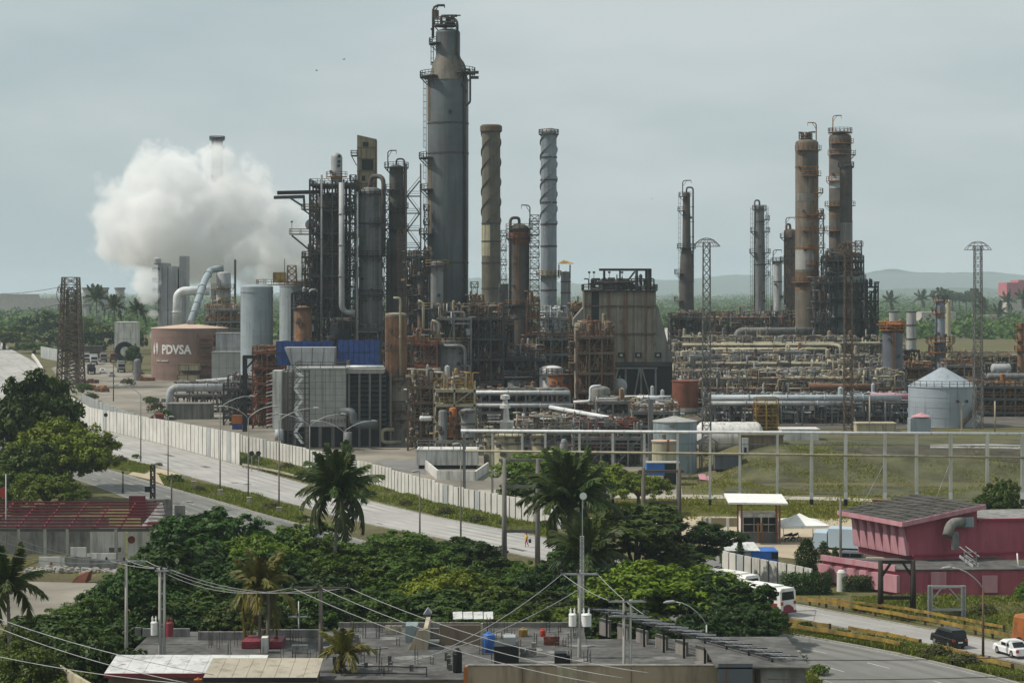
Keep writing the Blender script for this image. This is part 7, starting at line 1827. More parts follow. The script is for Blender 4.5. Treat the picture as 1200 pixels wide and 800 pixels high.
mb.hexa([at(L0,zt_l+.0)+Vector((-.1,-.1,.01)),at(L1,zt_l)+Vector((-.1,-.2,.01)),at(L2,zt_l)+Vector((0,-.2,.01)),at(L3,zt_l)+Vector((0,0,.01)),at(L0,zt_l)+Vector((-.1,-.1,.12)),at(L1,zt_l)+Vector((-.1,-.2,.12)),at(L2,zt_l)+Vector((0,-.2,.12)),at(L3,zt_l)+Vector((0,0,.12))]); part(t,'terrace',mb,'roof_concrete')
mb = MB(); mb.beam(at(L0,zt_l+.2)-sl*.15,at(L1,zt_l+.2)-sl*.15,.22,.6); part(t,'terrace_parapet',mb,'pink_pale')
for k in range(6):
 p = L0.lerp(L1,(k+.5)/6)-(L2-L1).normalized()*.12; mb = MB(); mb.box((p.x,p.y,zt_l-1.4),(.5,2.6,1.8),math.atan2(L1.y-L0.y,L1.x-L0.x)+PI/2); part(t,'wall_panel',mb,'pink_pale')
p = PT(998,672,221); mb = MB(); mb.box((p.x,p.y-.6,p.z),(.5,.3,1.0)); part(t,'yellow_notice',mb,'yellow_paint')
for pxa, pya, Yp in ((1100, 680, 214.85), (1160, 684, 215.0)):
 mb = MB(); p = PT(pxa, pya, Yp); mb.box(p, (1.6, .05, 1.8)); part(t, 'worn_patch', mb, 'pink_pale')
ac = thing('rooftop_duct', 'grey sheet metal duct elbow on pink wall', 'duct', PT(1122, 640, 222))
mb = MB(); mb.box(PT(1132, 611, 223), (1.5, 1.2, 1.0), .0); part(ac, 'box', mb, 'tank_teal')
mb = MB(); mb.pipe([PT(1128,611,222.6),PT(1114,613,221.6),PT(1110,628,221)],.55,10,bend=.9); part(ac,'elbow',mb,'panel_dirty')
mb = MB(); mb.box(PT(1119, 633, 221.6), (.7, .7, 1.9)); part(ac, 'drop', mb, 'block_grey')
mb = MB(); mb.stairs(PT(1144,663,217),PT(1128,651,219),.8); mb.rail([PT(1130,663,217.5),PT(1144,663,217.5)],1.5,1,.08); part(ac,'ladder_frame',mb,'galv')
mb = MB(); mb.tube([PT(1192,648,216),PT(1193,664,216),PT(1203,664,216)],.08,6); solo('vent_pipe',mb,'white_paint','white bent vent pipe on the pink terrace','pipe')
mb = MB(); mb.hexa([PT(1022,588,262),PT(1055,588,262),PT(1055,588,268),PT(1022,588,268),PT(1022,585,262),PT(1055,587,262),PT(1055,585,268),PT(1022,584,268)]); solo('lean_to_shed',mb,'rust_shell','low rusty roof edge behind pink building','roof')
mb = MB(); mb.hexa([PT(1140,604,250),PT(1230,606,250),PT(1230,606,262),PT(1140,604,262),PT(1140,602,250),PT(1230,604,250),PT(1230,600,262),PT(1140,600,262)]); solo('sheet_roofed_shed',mb,'roof_tin','grey sheet roof behind pink wing','roof')
# parked vans / red low wall / pale blue truck left of pink building
mb = MB(); mb.bx(PX(962,255),PX(1000,255),255,255.4,0,PZ(627,255)); solo('red_low_wall',mb,'rust_red','dark red low wall left of pink building','wall')
# ================================================================== gatehouse, marquee, turnstile
t = thing('gatehouse', 'gatehouse with white flat roof and dark glass on forecourt', 'gatehouse', G(888, 636))
YQ = G(888, 636).y; QX = lambda p: PX(p, YQ); z0 = gz(30, YQ)
mb = MB(); mb.hexa([(QX(852),YQ-2,PZ(588.5,YQ)),(QX(921),YQ-2,PZ(589.5,YQ)),(QX(922),YQ+5,PZ(588,YQ)+.3),(QX(853),YQ+5,PZ(587,YQ)+.3),(QX(852),YQ-2,PZ(586.5,YQ)),(QX(921),YQ-2,PZ(587.5,YQ)),(QX(922),YQ+5,PZ(586,YQ)+.3),(QX(853),YQ+5,PZ(585,YQ)+.3)]); part(t,'roof',mb,'white_paint')
for p in (864, 868.5, 909, 913):
 mb = MB(); mb.beam((QX(p),YQ-.6,z0),(QX(p),YQ-.6,PZ(588,YQ)),.2); part(t,'column',mb,'rust_red')
mb = MB(); mb.bx(QX(868), QX(912), YQ, YQ + 4, z0, PZ(602, YQ)); part(t, 'wall', mb, 'white_wall')
mb = MB(); mb.bx(QX(869),QX(911),YQ-.12,YQ-.03,z0+.05,PZ(623.5,YQ)); part(t,'dado',mb,'silo_slate')
for a, b in ((871.5, 883), (884, 891), (893, 900), (901, 909)):
 mb = MB(); mb.bx(QX(a),QX(b),YQ-.1,YQ-.02,PZ(622.5,YQ),PZ(606,YQ)); w_ = part(t,'window',mb,'glass_dark')
 mb = MB(); mb.beam((QX(a),YQ-.14,PZ(614,YQ)),(QX(b),YQ-.14,PZ(614,YQ)),.08); part(w_,'glazing_bar',mb,'white_wall')
mb = MB(); mb.bx(QX(887),QX(889),YQ-.2,YQ-.13,z0+.05,PZ(612,YQ)); mb.bx(QX(892),QX(894),YQ-.2,YQ-.13,z0+.05,PZ(612,YQ)); part(t,'door_frame',mb,'rail_orange')
t = thing('marquee','white peaked canopy tent beside gatehouse','canopy tent',G(940,632)); YQ = G(940,634).y; z0 = gz(36,YQ)
for a in (917, 958):
 for y in(YQ-1,YQ+4):mb = MB(); mb.beam((PX(a,YQ),y,z0),(PX(a,YQ),y,PZ(613.5,YQ)),.08); part(t,'pole',mb,'galv')
mb = MB(); q = [Vector((PX(914,YQ),YQ-1.4,PZ(615,YQ))),Vector((PX(970,YQ),YQ-1.4,PZ(614,YQ))),Vector((PX(962,YQ),YQ+4.4,PZ(612,YQ))),Vector((PX(918,YQ),YQ+4.4,PZ(612,YQ)))]; ap = PT(937,601,YQ+1.5)
for i in range(4):
 a,b = q[i],q[(i+1)%4]; m1 = a.lerp(ap,.45)-Vector((0,0,.18)); m2 = b.lerp(ap,.45)-Vector((0,0,.18)); mb.quad(a,b,m2,m1); mb.poly([m1,m2,ap]); mb.quad(a-Vector((0,0,.3)),b-Vector((0,0,.3)),b,a)
part(t, 'canopy', mb, 'white_paint')
for k, px in enumerate((924, 931)):
 t = thing('parked_motorbike',('left of two dark motorbikes under marquee','right of two dark motorbikes under marquee')[k],'motorbike',G(px,634)); g = G(px,634); mb = MB()
 for dx in(-.6,.6):w_ = MB(); c = g+Vector((dx,0,.32)); w_.lathe((0,0,0),[(.32,-.06),(.32,.06),(.24,.06),(.24,-.06),(.32,-.06)],12); w_.v = [(c.x+a,c.y+z,c.z+b)for a,b,z in w_.v]; part(t,'wheel',w_,'tyre')
 mb.tube([g+Vector((-.65,0,.75)),g+Vector((-.1,0,.8)),g+Vector((.25,0,.9)),g+Vector((.5,0,1.1))],[.1,.16,.18,.06],7); mb.beam(g+Vector((.6,0,.3)),g+Vector((.42,0,1.15)),.08); mb.beam(g+Vector((-.6,0,.3)),g+Vector((.1,0,.45)),.16); part(t,'frame',mb,'black_plastic')
t = thing('gate_fence', 'white railing gate posts on sandy forecourt', 'gate', G(840, 638))
for p in(826,832,853):mb = MB(); mb.beam(G(p,638),G(p,638)+Vector((0,0,3.4)),.3); part(t,'post',mb,'white_wall')
mb = MB(); mb.rail([G(834, 634), G(856, 640)], 1.8, .5, .07); part(t, 'leaf', mb, 'white_wall')
mb = MB(); a = G(822,617); b = G(864,617); mb.bx(a.x,b.x,a.y,a.y+.4,0,1.2); solo('tan_low_wall',mb,'cream_panel','low tan wall at back of forecourt','wall')
# blue kiosk
t = thing('blue_kiosk','blue fronted kiosk with pale ribbed roof behind white fence','kiosk',GP(880,236)); YK = 236; z0 = 0
KX = lambda p: PX(p, YK)
mb = MB(); mb.bx(KX(852), KX(880), YK, YK + 4, 0, PZ(646, YK)); part(t, 'side_wall', mb, 'tank_blue')
mb = MB(); mb.bx(KX(880.2), KX(912), YK - .1, YK + 4, 0, PZ(645.5, YK)); part(t, 'front', mb, 'blue_paint')
mb = MB(); mb.bx(KX(904),KX(911.5),YK-.2,YK-.12,PZ(654,YK),PZ(647,YK)); part(t,'window',mb,'glass_dark')
for k in range(8):
 a = 851+k*5.0; mb = MB(); mb.hexa([(KX(a),YK-.3,PZ(645,YK)),(KX(a+4.8),YK-.3,PZ(645.4,YK)),(KX(a+2.5),YK+4.2,PZ(641,YK)),(KX(a-2.3),YK+4.2,PZ(641,YK)),(KX(a),YK-.3,PZ(644.2,YK)),(KX(a+4.8),YK-.3,PZ(644.6,YK)),(KX(a+2.5),YK+4.2,PZ(640,YK)),(KX(a-2.3),YK+4.2,PZ(640,YK))]); part(t,'roof_sheet',mb,'roof_tin')
# ================================================================== foreground flat roofs
YF = 150.0; ZR = 5.0
t = thing('row_house', 'grey flat-roofed concrete house with rebar stubs', 'house', (0, 152, 0))
FX = lambda p, y=YF: PX(p, y)
y0f, y1f = 141.5, 163.0
mb = MB(); mb.bx(FX(380, 150), FX(690, 150), y0f, y1f, 0, ZR); part(t, 'body', mb, 'plaster_brown')
mb = MB(); mb.bx(FX(379,150),FX(691,150),y0f-.1,y1f+.1,ZR+.004,ZR+.16); part(t,'roof_slab',mb,'roof_concrete')
mb = MB(); mb.bx(FX(379,150),FX(691,150),y1f+.1,y1f+.35,ZR-.2,ZR+.55); part(t,'rear_parapet',mb,'concrete_dark')
r = random.Random(21)
for k in range(46):
 px = r.uniform(385,690); y = r.choice((144,147.5,151,154.5,158,161))+r.uniform(-.4,.4); x = PX(px,150); h = r.uniform(.7,1.6); mb = MB()
 for dx,dy in((-.11,-.11),(.11,-.11),(.11,.11),(-.11,.11)):mb.beam((x+dx,y+dy,ZR+.1),(x+dx+r.uniform(-.05,.05),y+dy,ZR+h*r.uniform(.8,1.1)),.035)
 for q in (.35, .7): mb.box((x, y, ZR + h * q), (.25, .25, .025))
 part(t, 'rebar_stub', mb, 'dark_steel')
for k in range(9):
 px = r.uniform(390,560); y = r.uniform(143,149); x = PX(px,150); mb = MB(); mb.bx(x-.13,x+.13,y-.13,y+.13,ZR+.1,ZR+r.uniform(.4,.9)); part(t,'stub_column',mb,'roof_concrete')
t2 = thing('row_house', 'beige-fronted house below the centre poles', 'house', (8, 142, 0))
mb = MB(); mb.bx(PX(545,140),PX(886,140),140.8,141.3,0,PZ(779.5,141)); part(t2,'front_wall',mb,'plaster_beige')
mb = MB(); mb.bx(PX(690.5,150)+.05,PX(893,146),141.5,158,0,ZR-.05); part(t2,'body',mb,'plaster_cream')
mb = MB(); mb.bx(PX(690.5,150)+.04,PX(894,146),141.45,158.1,ZR-.04,ZR+.1); part(t2,'roof_slab',mb,'roof_concrete')
mb = MB(); mb.bx(PX(543,140),PX(547,140),140.6,140.75,2,PZ(780,141)); part(t2,'orange_edge',mb,'orange_paint')
for p in(612,742):mb = MB(); mb.bx(PX(p,138),PX(p,138)+.08,140.7,140.78,1,PZ(781,141)); part(t2,'wall_crack',mb,'plaster_brown')
mb = MB(); mb.bx(PX(653,140.7),PX(676,140.7),140.66,140.78,2,PZ(781,140.7)); part(t2,'mossy_patch',mb,'plaster_cream')
mb = MB(); mb.bx(PX(548,140),PX(886,140),140.75,141.35,PZ(779.5,141)+.003,PZ(778.8,141)+.03); part(t2,'coping',mb,'concrete_dark')
t3 = thing('row_house', 'grey metal-doored end house right of beige front', 'house', (13, 143, 0))
mb = MB(); mb.bx(PX(888, 140), PX(940, 140), 138.4, 150, 0, PZ(777, 140)); part(t3, 'wall', mb, 'block_grey')
mb = MB(); mb.bx(PX(840,140)-.1,PX(878,140),138.0,138.12,1,PZ(777,138)); part(t3,'metal_shutter',mb,'silo_slate')
mb = MB(); mb.bx(PX(839,140)-.2,PX(945,140),138.0,150.2,PZ(777,140)+.004,PZ(776,140)+.05); part(t3,'roof',mb,'roof_concrete')
# steel trellis walkway on the right roof edge
t = thing('roof_trellis','black steel roof trellis over cream piers right of centre','trellis',(9,150,ZR))
P0, P1 = Vector((PX(690, 162), 162, 0)), Vector((PX(905, 140), 140, 0)); n = 9
for i in range(n + 1):
 c = P0.lerp(P1,i/n); mb = MB(); mb.beam((c.x,c.y,ZR-.3),(c.x,c.y,ZR+1.85),.16); part(t,'post',mb,'black_steel')
for off, z in ((0, 1.85), (.7, 1.8), (1.5, 1.7), (2.2, 1.65)):
 mb = MB(); a = P0+Vector((off,.2*off,ZR+z)); b = P1+Vector((off,.2*off,ZR+z)); mb.beam(a,b,.1,.12); part(t,'rail',mb,'black_steel' if off<1 else 'galv')
for i in range(3 * n + 1):
 c = P0.lerp(P1,i/(3*n)); mb = MB(); mb.beam(c+Vector((-.1,0,ZR+1.92)),c+Vector((2.4,.5,ZR+1.74)),.07); part(t,'slat',mb,'galv' if i%2 else 'black_steel')
for i in range(n):
 c = P0.lerp(P1,(i+.5)/n)+Vector((.6,.3,0)); d = (P1-P0).normalized(); mb = MB(); mb.beam(c-d*.75+Vector((0,0,ZR+.5)),c+d*.75+Vector((0,0,ZR+.5)),.2,1.3); part(t,'pier',mb,'concrete_dark')
# brown roof room, tanks, gas bottles
t = thing('roof_room','roofless brown plaster room on the grey flat roof','roof room',(PX(540,155),155,ZR+.16)); z0 = ZR+.16
def rw(a, b, y, py, m, y2=None, nm='wall'):
 mb = MB(); y2 = y+.22 if y2 is None else y2; mb.bx(PX(a,y),PX(b,y),y,y2,z0,PZ(py,y)); return part(t,nm,mb,m)
rw(515,563,155,732,'plaster_brown'); rw(563.2,566,155.02,730,'plaster_cream'); rw(500,514.5,158.5,736,'concrete_dark')
mb = MB(); mb.prism([(PX(478,153),153,z0),(PX(496,153),153,z0),(PX(496,153),153,PZ(738,153)),(PX(491,153),153,PZ(738,153))],(0,.25,0)); part(t,'raking_wall',mb,'plaster_beige')
mb = MB(); mb.bx(PX(475,156),PX(489,156),156,158,z0,PZ(733,156)); part(t,'teal_wall',mb,'tank_teal')
mb = MB(); mb.bx(PX(496.2,153),PX(501,153),153,158.4,z0,PZ(736,153)); part(t,'side_wall',mb,'plaster_cream')
mb = MB(); mb.bx(PX(500,155),PX(515,155),154.6,155.2,PZ(751,155),PZ(749,155)); part(t,'shelf',mb,'white_wall')
def barrel(name, lab, px, Y, top, w, m, bot=None, lidm=None, cat='water tank'):
 x = PX(px,Y); zb = ZR+.16; r_ = M(w,Y)/2; h = PZ(top,Y)-zb; q = thing(name,lab,cat,(x,Y,zb)); mb = MB()
 mb.lathe((x,Y,zb),[(r_*.9,0),(r_,.1),(r_,h*.8),(r_*.93,h*.82),(r_*.93,h*.9),(r_*.4,h)],18); part(q,'drum',mb,m); mb = MB(); mb.lathe((x,Y,zb+h),[(r_*.42,-.06),(r_*.42,.05),(.02,.1)],14); part(q,'lid',mb,lidm or m); return q
barrel('water_tank', 'blue plastic water tank beside brown roof room', 573, 152, 741, 15, 'blue_paint')
barrel('water_tank', 'black water drum standing in front of roof room', 536, 144, 760, 11, 'black_plastic')
t = thing('roof_box','large black ribbed box with pale hatch on roof','roof box',(PX(593,146),146,z0)); mb = MB(); mb.bx(PX(579,146),PX(608,146),146,148,z0,PZ(757,146)); part(t,'case',mb,'black_plastic'); mb = MB(); mb.bx(PX(590,146),PX(604,146),146.5,147.8,PZ(756.8,146),PZ(745,147)); part(t,'hatch',mb,'galv')
mb = MB(); mb.bx(PX(650,146),PX(664,146),146,147,z0,PZ(765,146)); mb.bx(PX(664,146)+.02,PX(668.5,146),146.2,146.8,z0,PZ(768,146)); solo('roof_crate',mb,'black_plastic','small black crate on the flat roof','crate',(PX(657,146),146,z0))
barrel('gas_bottle', 'yellow gas bottle on far roof edge', 613, 159, 736, 11, 'rail_yellow', cat='gas bottle')
barrel('gas_bottle', 'red gas bottle on far roof edge', 636, 159, 737, 7, 'red_paint', cat='gas bottle')
mb = MB(); mb.bx(PX(623,150),PX(628,150),150,150.4,z0,PZ(753,150)); solo('roof_stub',mb,'concrete_dark','small concrete stub in middle of flat roof','concrete stub')
t = thing('tin_canopy','pale sheet tin canopy in four pieces behind roof room','canopy',(PX(554,168),168,4))
for k in range(4):
 a = 530+k*12; mb = MB(); mb.hexa([PT(a+1,725.5,167),PT(a+12,725,167),PT(a+11.6,716.5,170),PT(a+.6,717,170),PT(a+1,725,167),PT(a+12,724.5,167),PT(a+11.6,716,170),PT(a+.6,716.5,170)]); part(t,'sheet',mb,'roof_tin')
for p in(532,576):mb = MB(); mb.beam((PX(p,168),168,0),PT(p,722,168),.12); part(t,'post',mb,'pole_wood')
t = thing('hip_vent','tiny grey gabled roof vent left of tin canopy','roof vent',PT(501,722,166)); mb = MB(); mb.prism([PT(496,720,166),PT(506,719,166),PT(501,713,166)],(0,1.2,0)); part(t,'roof',mb,'galv'); mb = MB(); mb.bx(PX(498,166),PX(504,166),166.1,167.1,0,PZ(720,166)); part(t,'shaft',mb,'concrete_dark')
# left row of houses: tin and tan roofs
def slab_house(label, quad, Y0, Y1, zt, wallm, roofm, edge=None, name='low_house'):
 a,b = quad; t = thing(name,label,'house',(PX((a+b)/2,Y0),(Y0+Y1)/2,0)); X0,X1 = PX(a,Y0),PX(b,Y0)
 mb = MB(); mb.bx(X0 + .25, X1 - .25, Y0 + .25, Y1 - .25, 0, zt); part(t, 'wall', mb, wallm)
 k = 8; w = (X1 - X0) / k
 for i in range(k):
  mb = MB(); mb.hexa([(X0+i*w,Y0,zt+.004),(X0+(i+1)*w-.03,Y0,zt+.004),(X0+(i+1)*w-.03,Y1,zt+.5),(X0+i*w,Y1,zt+.5),(X0+i*w,Y0,zt+.09),(X0+(i+1)*w-.03,Y0,zt+.08),(X0+(i+1)*w-.03,Y1,zt+.58),(X0+i*w,Y1,zt+.59)]); part(t,'roof_sheet',mb,roofm)
 if edge:mb = MB(); mb.beam((X0,Y0-.06,zt-.05),(X1,Y0-.06,zt-.05),.1,.3); part(t,'fascia',mb,edge)
 return t
slab_house('white tin roofed house with maroon edge behind double pole',(122,306),143,147.5,PZ(790,143),'plaster_brown','roof_tin','maroon_paint')
slab_house('tan roofed house left of small palm',(238,372),138,142.6,PZ(795,138),'plaster_brown','roof_tan','black_steel')
t = thing('low_house','grey flat-roofed house with white parapet strips at left','house',(PX(230,160),160,0))
mb = MB(); mb.bx(PX(150,155),PX(378,155),149,166,0,4.2); part(t,'wall',mb,'block_grey'); mb = MB(); mb.bx(PX(149,155),PX(378.5,155),148.9,166.1,4.204,4.35); part(t,'roof_slab',mb,'roof_concrete')
for a,b,y in((158,164,164),(167,222,163.5),(232,300,162),(306,376,163)):mb = MB(); mb.bx(PX(a,y),PX(b,y),y,y+.3,4.36,5.0); part(t,'parapet',mb,'block_grey')
for k in range(22):
 px = r.uniform(240, 376); y = r.uniform(151, 163); x = PX(px, y); mb = MB()
 for dx in (-.1, .1): mb.beam((x + dx, y, 4.3), (x + dx, y, 4.3 + r.uniform(.7, 1.5)), .035)
 part(t, 'rebar_stub', mb, 'dark_steel')
mb = MB(); mb.bx(PX(283, 158), PX(330, 158), 158, 161, 4.4, 4.9); part(t, 'maroon_sheet', mb, 'maroon_paint')
mb = MB(); mb.bx(PX(306,156),PX(313,156),156,157,4.36,PZ(747,156)); part(t,'chimney',mb,'white_wall')
mb = MB(); a,b = Vector((PX(55,150),150,0)),Vector((PX(130,136),136,0)); mb.beam(a+Vector((0,0,2.6)),b+Vector((0,0,2.6)),.25,5.0); solo('garden_wall',mb,'plaster_cream','weathered cream wall at lower left corner','wall',a)
t = thing('roof_railing','black pipe railing on near edge of grey roof','railing',(PX(430,143),143,ZR)); mb = MB(); mb.rail([(PX(400,143),143,ZR-.2),(PX(500,142.5),142.5,ZR-.2)],1.0,2.2,.07); part(t,'rail',mb,'black_steel')
barrel('water_tank', 'orange lidded drum at the lower left house', 232, 141, 795, 10, 'orange_paint')
r = random.Random(77)
for k,(px,Y,m,lab)in enumerate(((405,156,'block_grey','stack of grey blocks at left of flat roof'),(455,160,'plaster_cream','stack of cream blocks by rear roof edge'),(612,150,'block_grey','stack of grey blocks right of black ribbed box'),(640,155,'rust_red','stack of red bricks below the gas bottles'),(345,156,'block_grey','stack of grey blocks behind tan roof'))):
 p = Vector((PX(px, Y), Y, ZR + .17 if px > 378 else 4.36)); t = thing('block_stack', lab, 'block stack', p)
 for i in range(9):
  mb = MB(); mb.box(p+Vector(((i%3)*.42+r.uniform(-.04,.04),r.uniform(-.05,.05),.11+(i//3)*.22)),(.4,.2,.2),r.uniform(-.1,.1)); part(t,'block',mb,m)
for k,(px,Y,L,a,lab)in enumerate(((430,153,3.2,.3,'plank lying left on flat roof'),(470,146,2.6,-.5,'short plank near black railing'),(700,147,3.0,.1,'plank lying at foot of roof trellis'),(640,143.5,2.4,.8,'plank beside small black crate'))):
 p = Vector((PX(px,Y),Y,ZR+.22)); mb = MB(); mb.box(p,(L,.22,.07),a); solo('loose_plank',mb,'pole_grey_wood',lab,'plank',p)
mb = MB(); r = random.Random(8)
for k in range(26):
 x = PX(r.uniform(385,880),150); y = r.uniform(143,161); w_,d_ = r.uniform(.5,2.6),r.uniform(.4,1.8); a = r.uniform(0,3); pts = []
 if x > PX(690, 150) and y > 157: continue
 for i in range(9):q = 2*PI*i/9; rr = r.uniform(.7,1.1); pts.append((x+w_/2*rr*math.cos(q),y+d_/2*rr*math.sin(q),(ZR+.164)if x<PX(690,150)else ZR+.105))
 mb.poly(pts)
o = solo('roof_patching',mb,'cement_patch','pale cement repairs scattered over flat roofs','cement patches'); o['kind'] = 'stuff'
# ================================================================== vehicles
def vthing(name, label, cat, pos, heading, group=None):
 t = thing(name, label, cat, pos, group); t.rotation_euler = (0, 0, heading); return t
def vp(t, name, mb, m, label=None): return part(t, name, mb, m, label, local=True)
def wheel(t, x, y, r=.34, w=.22):
 mb = MB(); s = 1 if y>0 else-1; mb.tube([(x,y-w/2,r),(x,y+w/2,r)],r,14); o = vp(t,'wheel',mb,'tyre')
 mb = MB(); mb.tube([(x,y+s*w*.5,r),(x,y+s*(w*.5+.02),r)],r*.58,12); part(o,'rim',mb,'chrome',local=True)
def bevel_box(mb, x0, x1, w, z0, z1, ch, tx0=0.0, tx1=0.0):
 """body section with chamfered shoulders; tx0/tx1 lean the ends at the top"""
 h = w / 2; prof = [(-h, z0), (h, z0), (h, z1 - ch), (h - ch * .8, z1), (-h + ch * .8, z1), (-h, z1 - ch)]
 A = [(x0+tx0*(z-z0)/(z1-z0),y,z)for y,z in prof]; B = [(x1+tx1*(z-z0)/(z1-z0),y,z)for y,z in prof]
 k = len(mb.v); n = len(prof); mb.v += A + B
 mb.f.append(tuple(range(k,k+n))[::-1]); mb.f.append(tuple(range(k+n,k+2*n))); mb.sm+=[False,False]
 for i in range(n): mb.f.append((k + i, k + (i + 1) % n, k + n + (i + 1) % n, k + n + i)); mb.sm.append(False)
def bus(label, pos, heading, swoosh=True):
 t = vthing('minibus', label, 'bus', pos, heading, 'buses on the highway'); t.scale = (.94, .94, .94)
 mb = MB(); bevel_box(mb, -3.9, 3.9, 2.3, .45, 2.95, .28, .12, -.35); vp(t, 'body', mb, 'white_paint')
 mb = MB(); mb.hexa([(-3.86,-.92,1.75),(-3.80,-.92,1.75),(-3.80,.92,1.75),(-3.86,.92,1.75),(-3.80,-.85,2.6),(-3.74,-.85,2.6),(-3.74,.85,2.6),(-3.80,.85,2.6)]); vp(t,'rear_window',mb,'glass_dark')
 for s in (-1, 1):
  for i in range(5):
   mb = MB(); a = -3.3+i*1.35; mb.bx(a,a+1.2,min(s*1.155,s*1.175),max(s*1.155,s*1.175),1.75,2.5); vp(t,'side_window',mb,'glass_dark')
  mb = MB(); mb.bx(-3.93,-3.86,s*.95-.14,s*.95+.14,1.25,1.6); vp(t,'tail_light',mb,'red_paint')
  for x in (-2.5, 2.5): wheel(t, x, s * 1.02, .42, .26)
  if swoosh:mb = MB(); mb.bx(-3.4,-1.0,min(s*1.152,s*1.165),max(s*1.152,s*1.165),.6,1.4); vp(t,'maroon_flash',mb,'maroon_paint')
 if swoosh:
  mb = MB(); pts = [(-3.915,.75-1.5*i/8,.55)for i in(0,8)]; arc = [(-3.905,-.75+1.5*i/8,.55+.72*math.sin(PI*(.15+.6*i/8)))for i in range(9)]
  mb.prism([(-3.915,.75,.52),(-3.915,-.75,.52)]+arc,(-.03,0,0)); vp(t,'maroon_swoosh',mb,'maroon_paint')
 for a,b in((-4.0,-3.88),(3.88,4.0)):mb = MB(); mb.bx(a,b,-1.1,1.1,.4,.62); vp(t,'bumper',mb,'maroon_paint')
 mb = MB(); mb.bx(-3.935, -3.9, -.26, .26, 1.35, 1.5); vp(t, 'number_plate', mb, 'lamp_glass')
 mb = MB(); mb.bx(-2.5, 1.5, -.8, .8, 2.955, 3.08); vp(t, 'roof_vent', mb, 'white_paint')
 return t
def car(label, pos, heading, m, kind='sedan', name='parked_car', group=None):
 t = vthing(name, label, 'car', pos, heading, group); t.scale = (.86, .9, .98)
 L, W = (4.5, 1.76)
 if kind == 'suv': hb, hr, c0, c1, d0, d1 = .98, 1.68, -2.15, 1.05, .28, -.75
 else: hb, hr, c0, c1, d0, d1 = .86, 1.42, -1.55, 1.0, .75, -.85
 mb = MB(); bevel_box(mb, -L / 2, L / 2, W, .3, hb, .14, .06, -.16); vp(t, 'body', mb, m)
 mb = MB(); bevel_box(mb, c0, c1 + .5, W * .93, hb - .02, hr, .2, d0, d1 - .1); cb = vp(t, 'cabin', mb, m)
 for s in (-1, 1):
  for a, b in ((c0 + d0 * .75 + .12, -.35), (-.27, c1 + d1 * .4)):
   mb = MB(); y = s*(W*.465+.006); mb.hexa([(a,y-.01,hb+.06),(b,y-.01,hb+.06),(b,y+.01,hb+.06),(a,y+.01,hb+.06),(a+.08,y-.01-s*0,hr-.24),(b-.05,y-.01,hr-.24),(b-.05,y+.01,hr-.24),(a+.08,y+.01,hr-.24)]); part(cb,'side_window',mb,'glass_dark',local=True)
  mb = MB(); mb.bx(-L/2-.02,-L/2+.1,s*W*.40-.15,s*W*.40+.15,hb-.30,hb-.06); vp(t,'tail_light',mb,'red_paint')
  mb = MB(); mb.bx(L/2-.12,L/2-.02,s*W*.38-.17,s*W*.38+.17,hb-.28,hb-.12); vp(t,'headlight',mb,'lamp_glass')
  for x in (-1.35, 1.38): wheel(t, x, s * (W / 2 - .1), .34, .22)
 zz0, zz1 = hb + .06, hr - .12
 f = lambda z: c0 + d0 * (z - hb) / (hr - hb)
 mb = MB(); mb.hexa([(f(zz0)-.03,-W*.38,zz0),(f(zz0)+.02,-W*.38,zz0),(f(zz0)+.02,W*.38,zz0),(f(zz0)-.03,W*.38,zz0),(f(zz1)-.03,-W*.33,zz1),(f(zz1)+.02,-W*.33,zz1),(f(zz1)+.02,W*.33,zz1),(f(zz1)-.03,W*.33,zz1)]); part(cb,'rear_window',mb,'glass_dark',local=True)
 g = lambda z: c1 + .5 + (d1 - .1) * (z - hb) / (hr - hb)
 mb = MB(); mb.hexa([(g(zz0)-.02,-W*.38,zz0),(g(zz0)+.03,-W*.38,zz0),(g(zz0)+.03,W*.38,zz0),(g(zz0)-.02,W*.38,zz0),(g(zz1)-.02,-W*.33,zz1),(g(zz1)+.03,-W*.33,zz1),(g(zz1)+.03,W*.33,zz1),(g(zz1)-.02,W*.33,zz1)]); part(cb,'windscreen',mb,'glass_dark',local=True)
 for a,b in((-L/2-.07,-L/2+.05),(L/2-.1,L/2+.06)):mb = MB(); mb.bx(a,b,-W*.47,W*.47,.28,.51); vp(t,'bumper',mb,'black_plastic' if kind=='suv' else m)
 mb = MB(); mb.bx(-L / 2 - .085, -L / 2 - .06, -.25, .25, .56, .68); vp(t, 'number_plate', mb, 'lamp_glass')
 return t
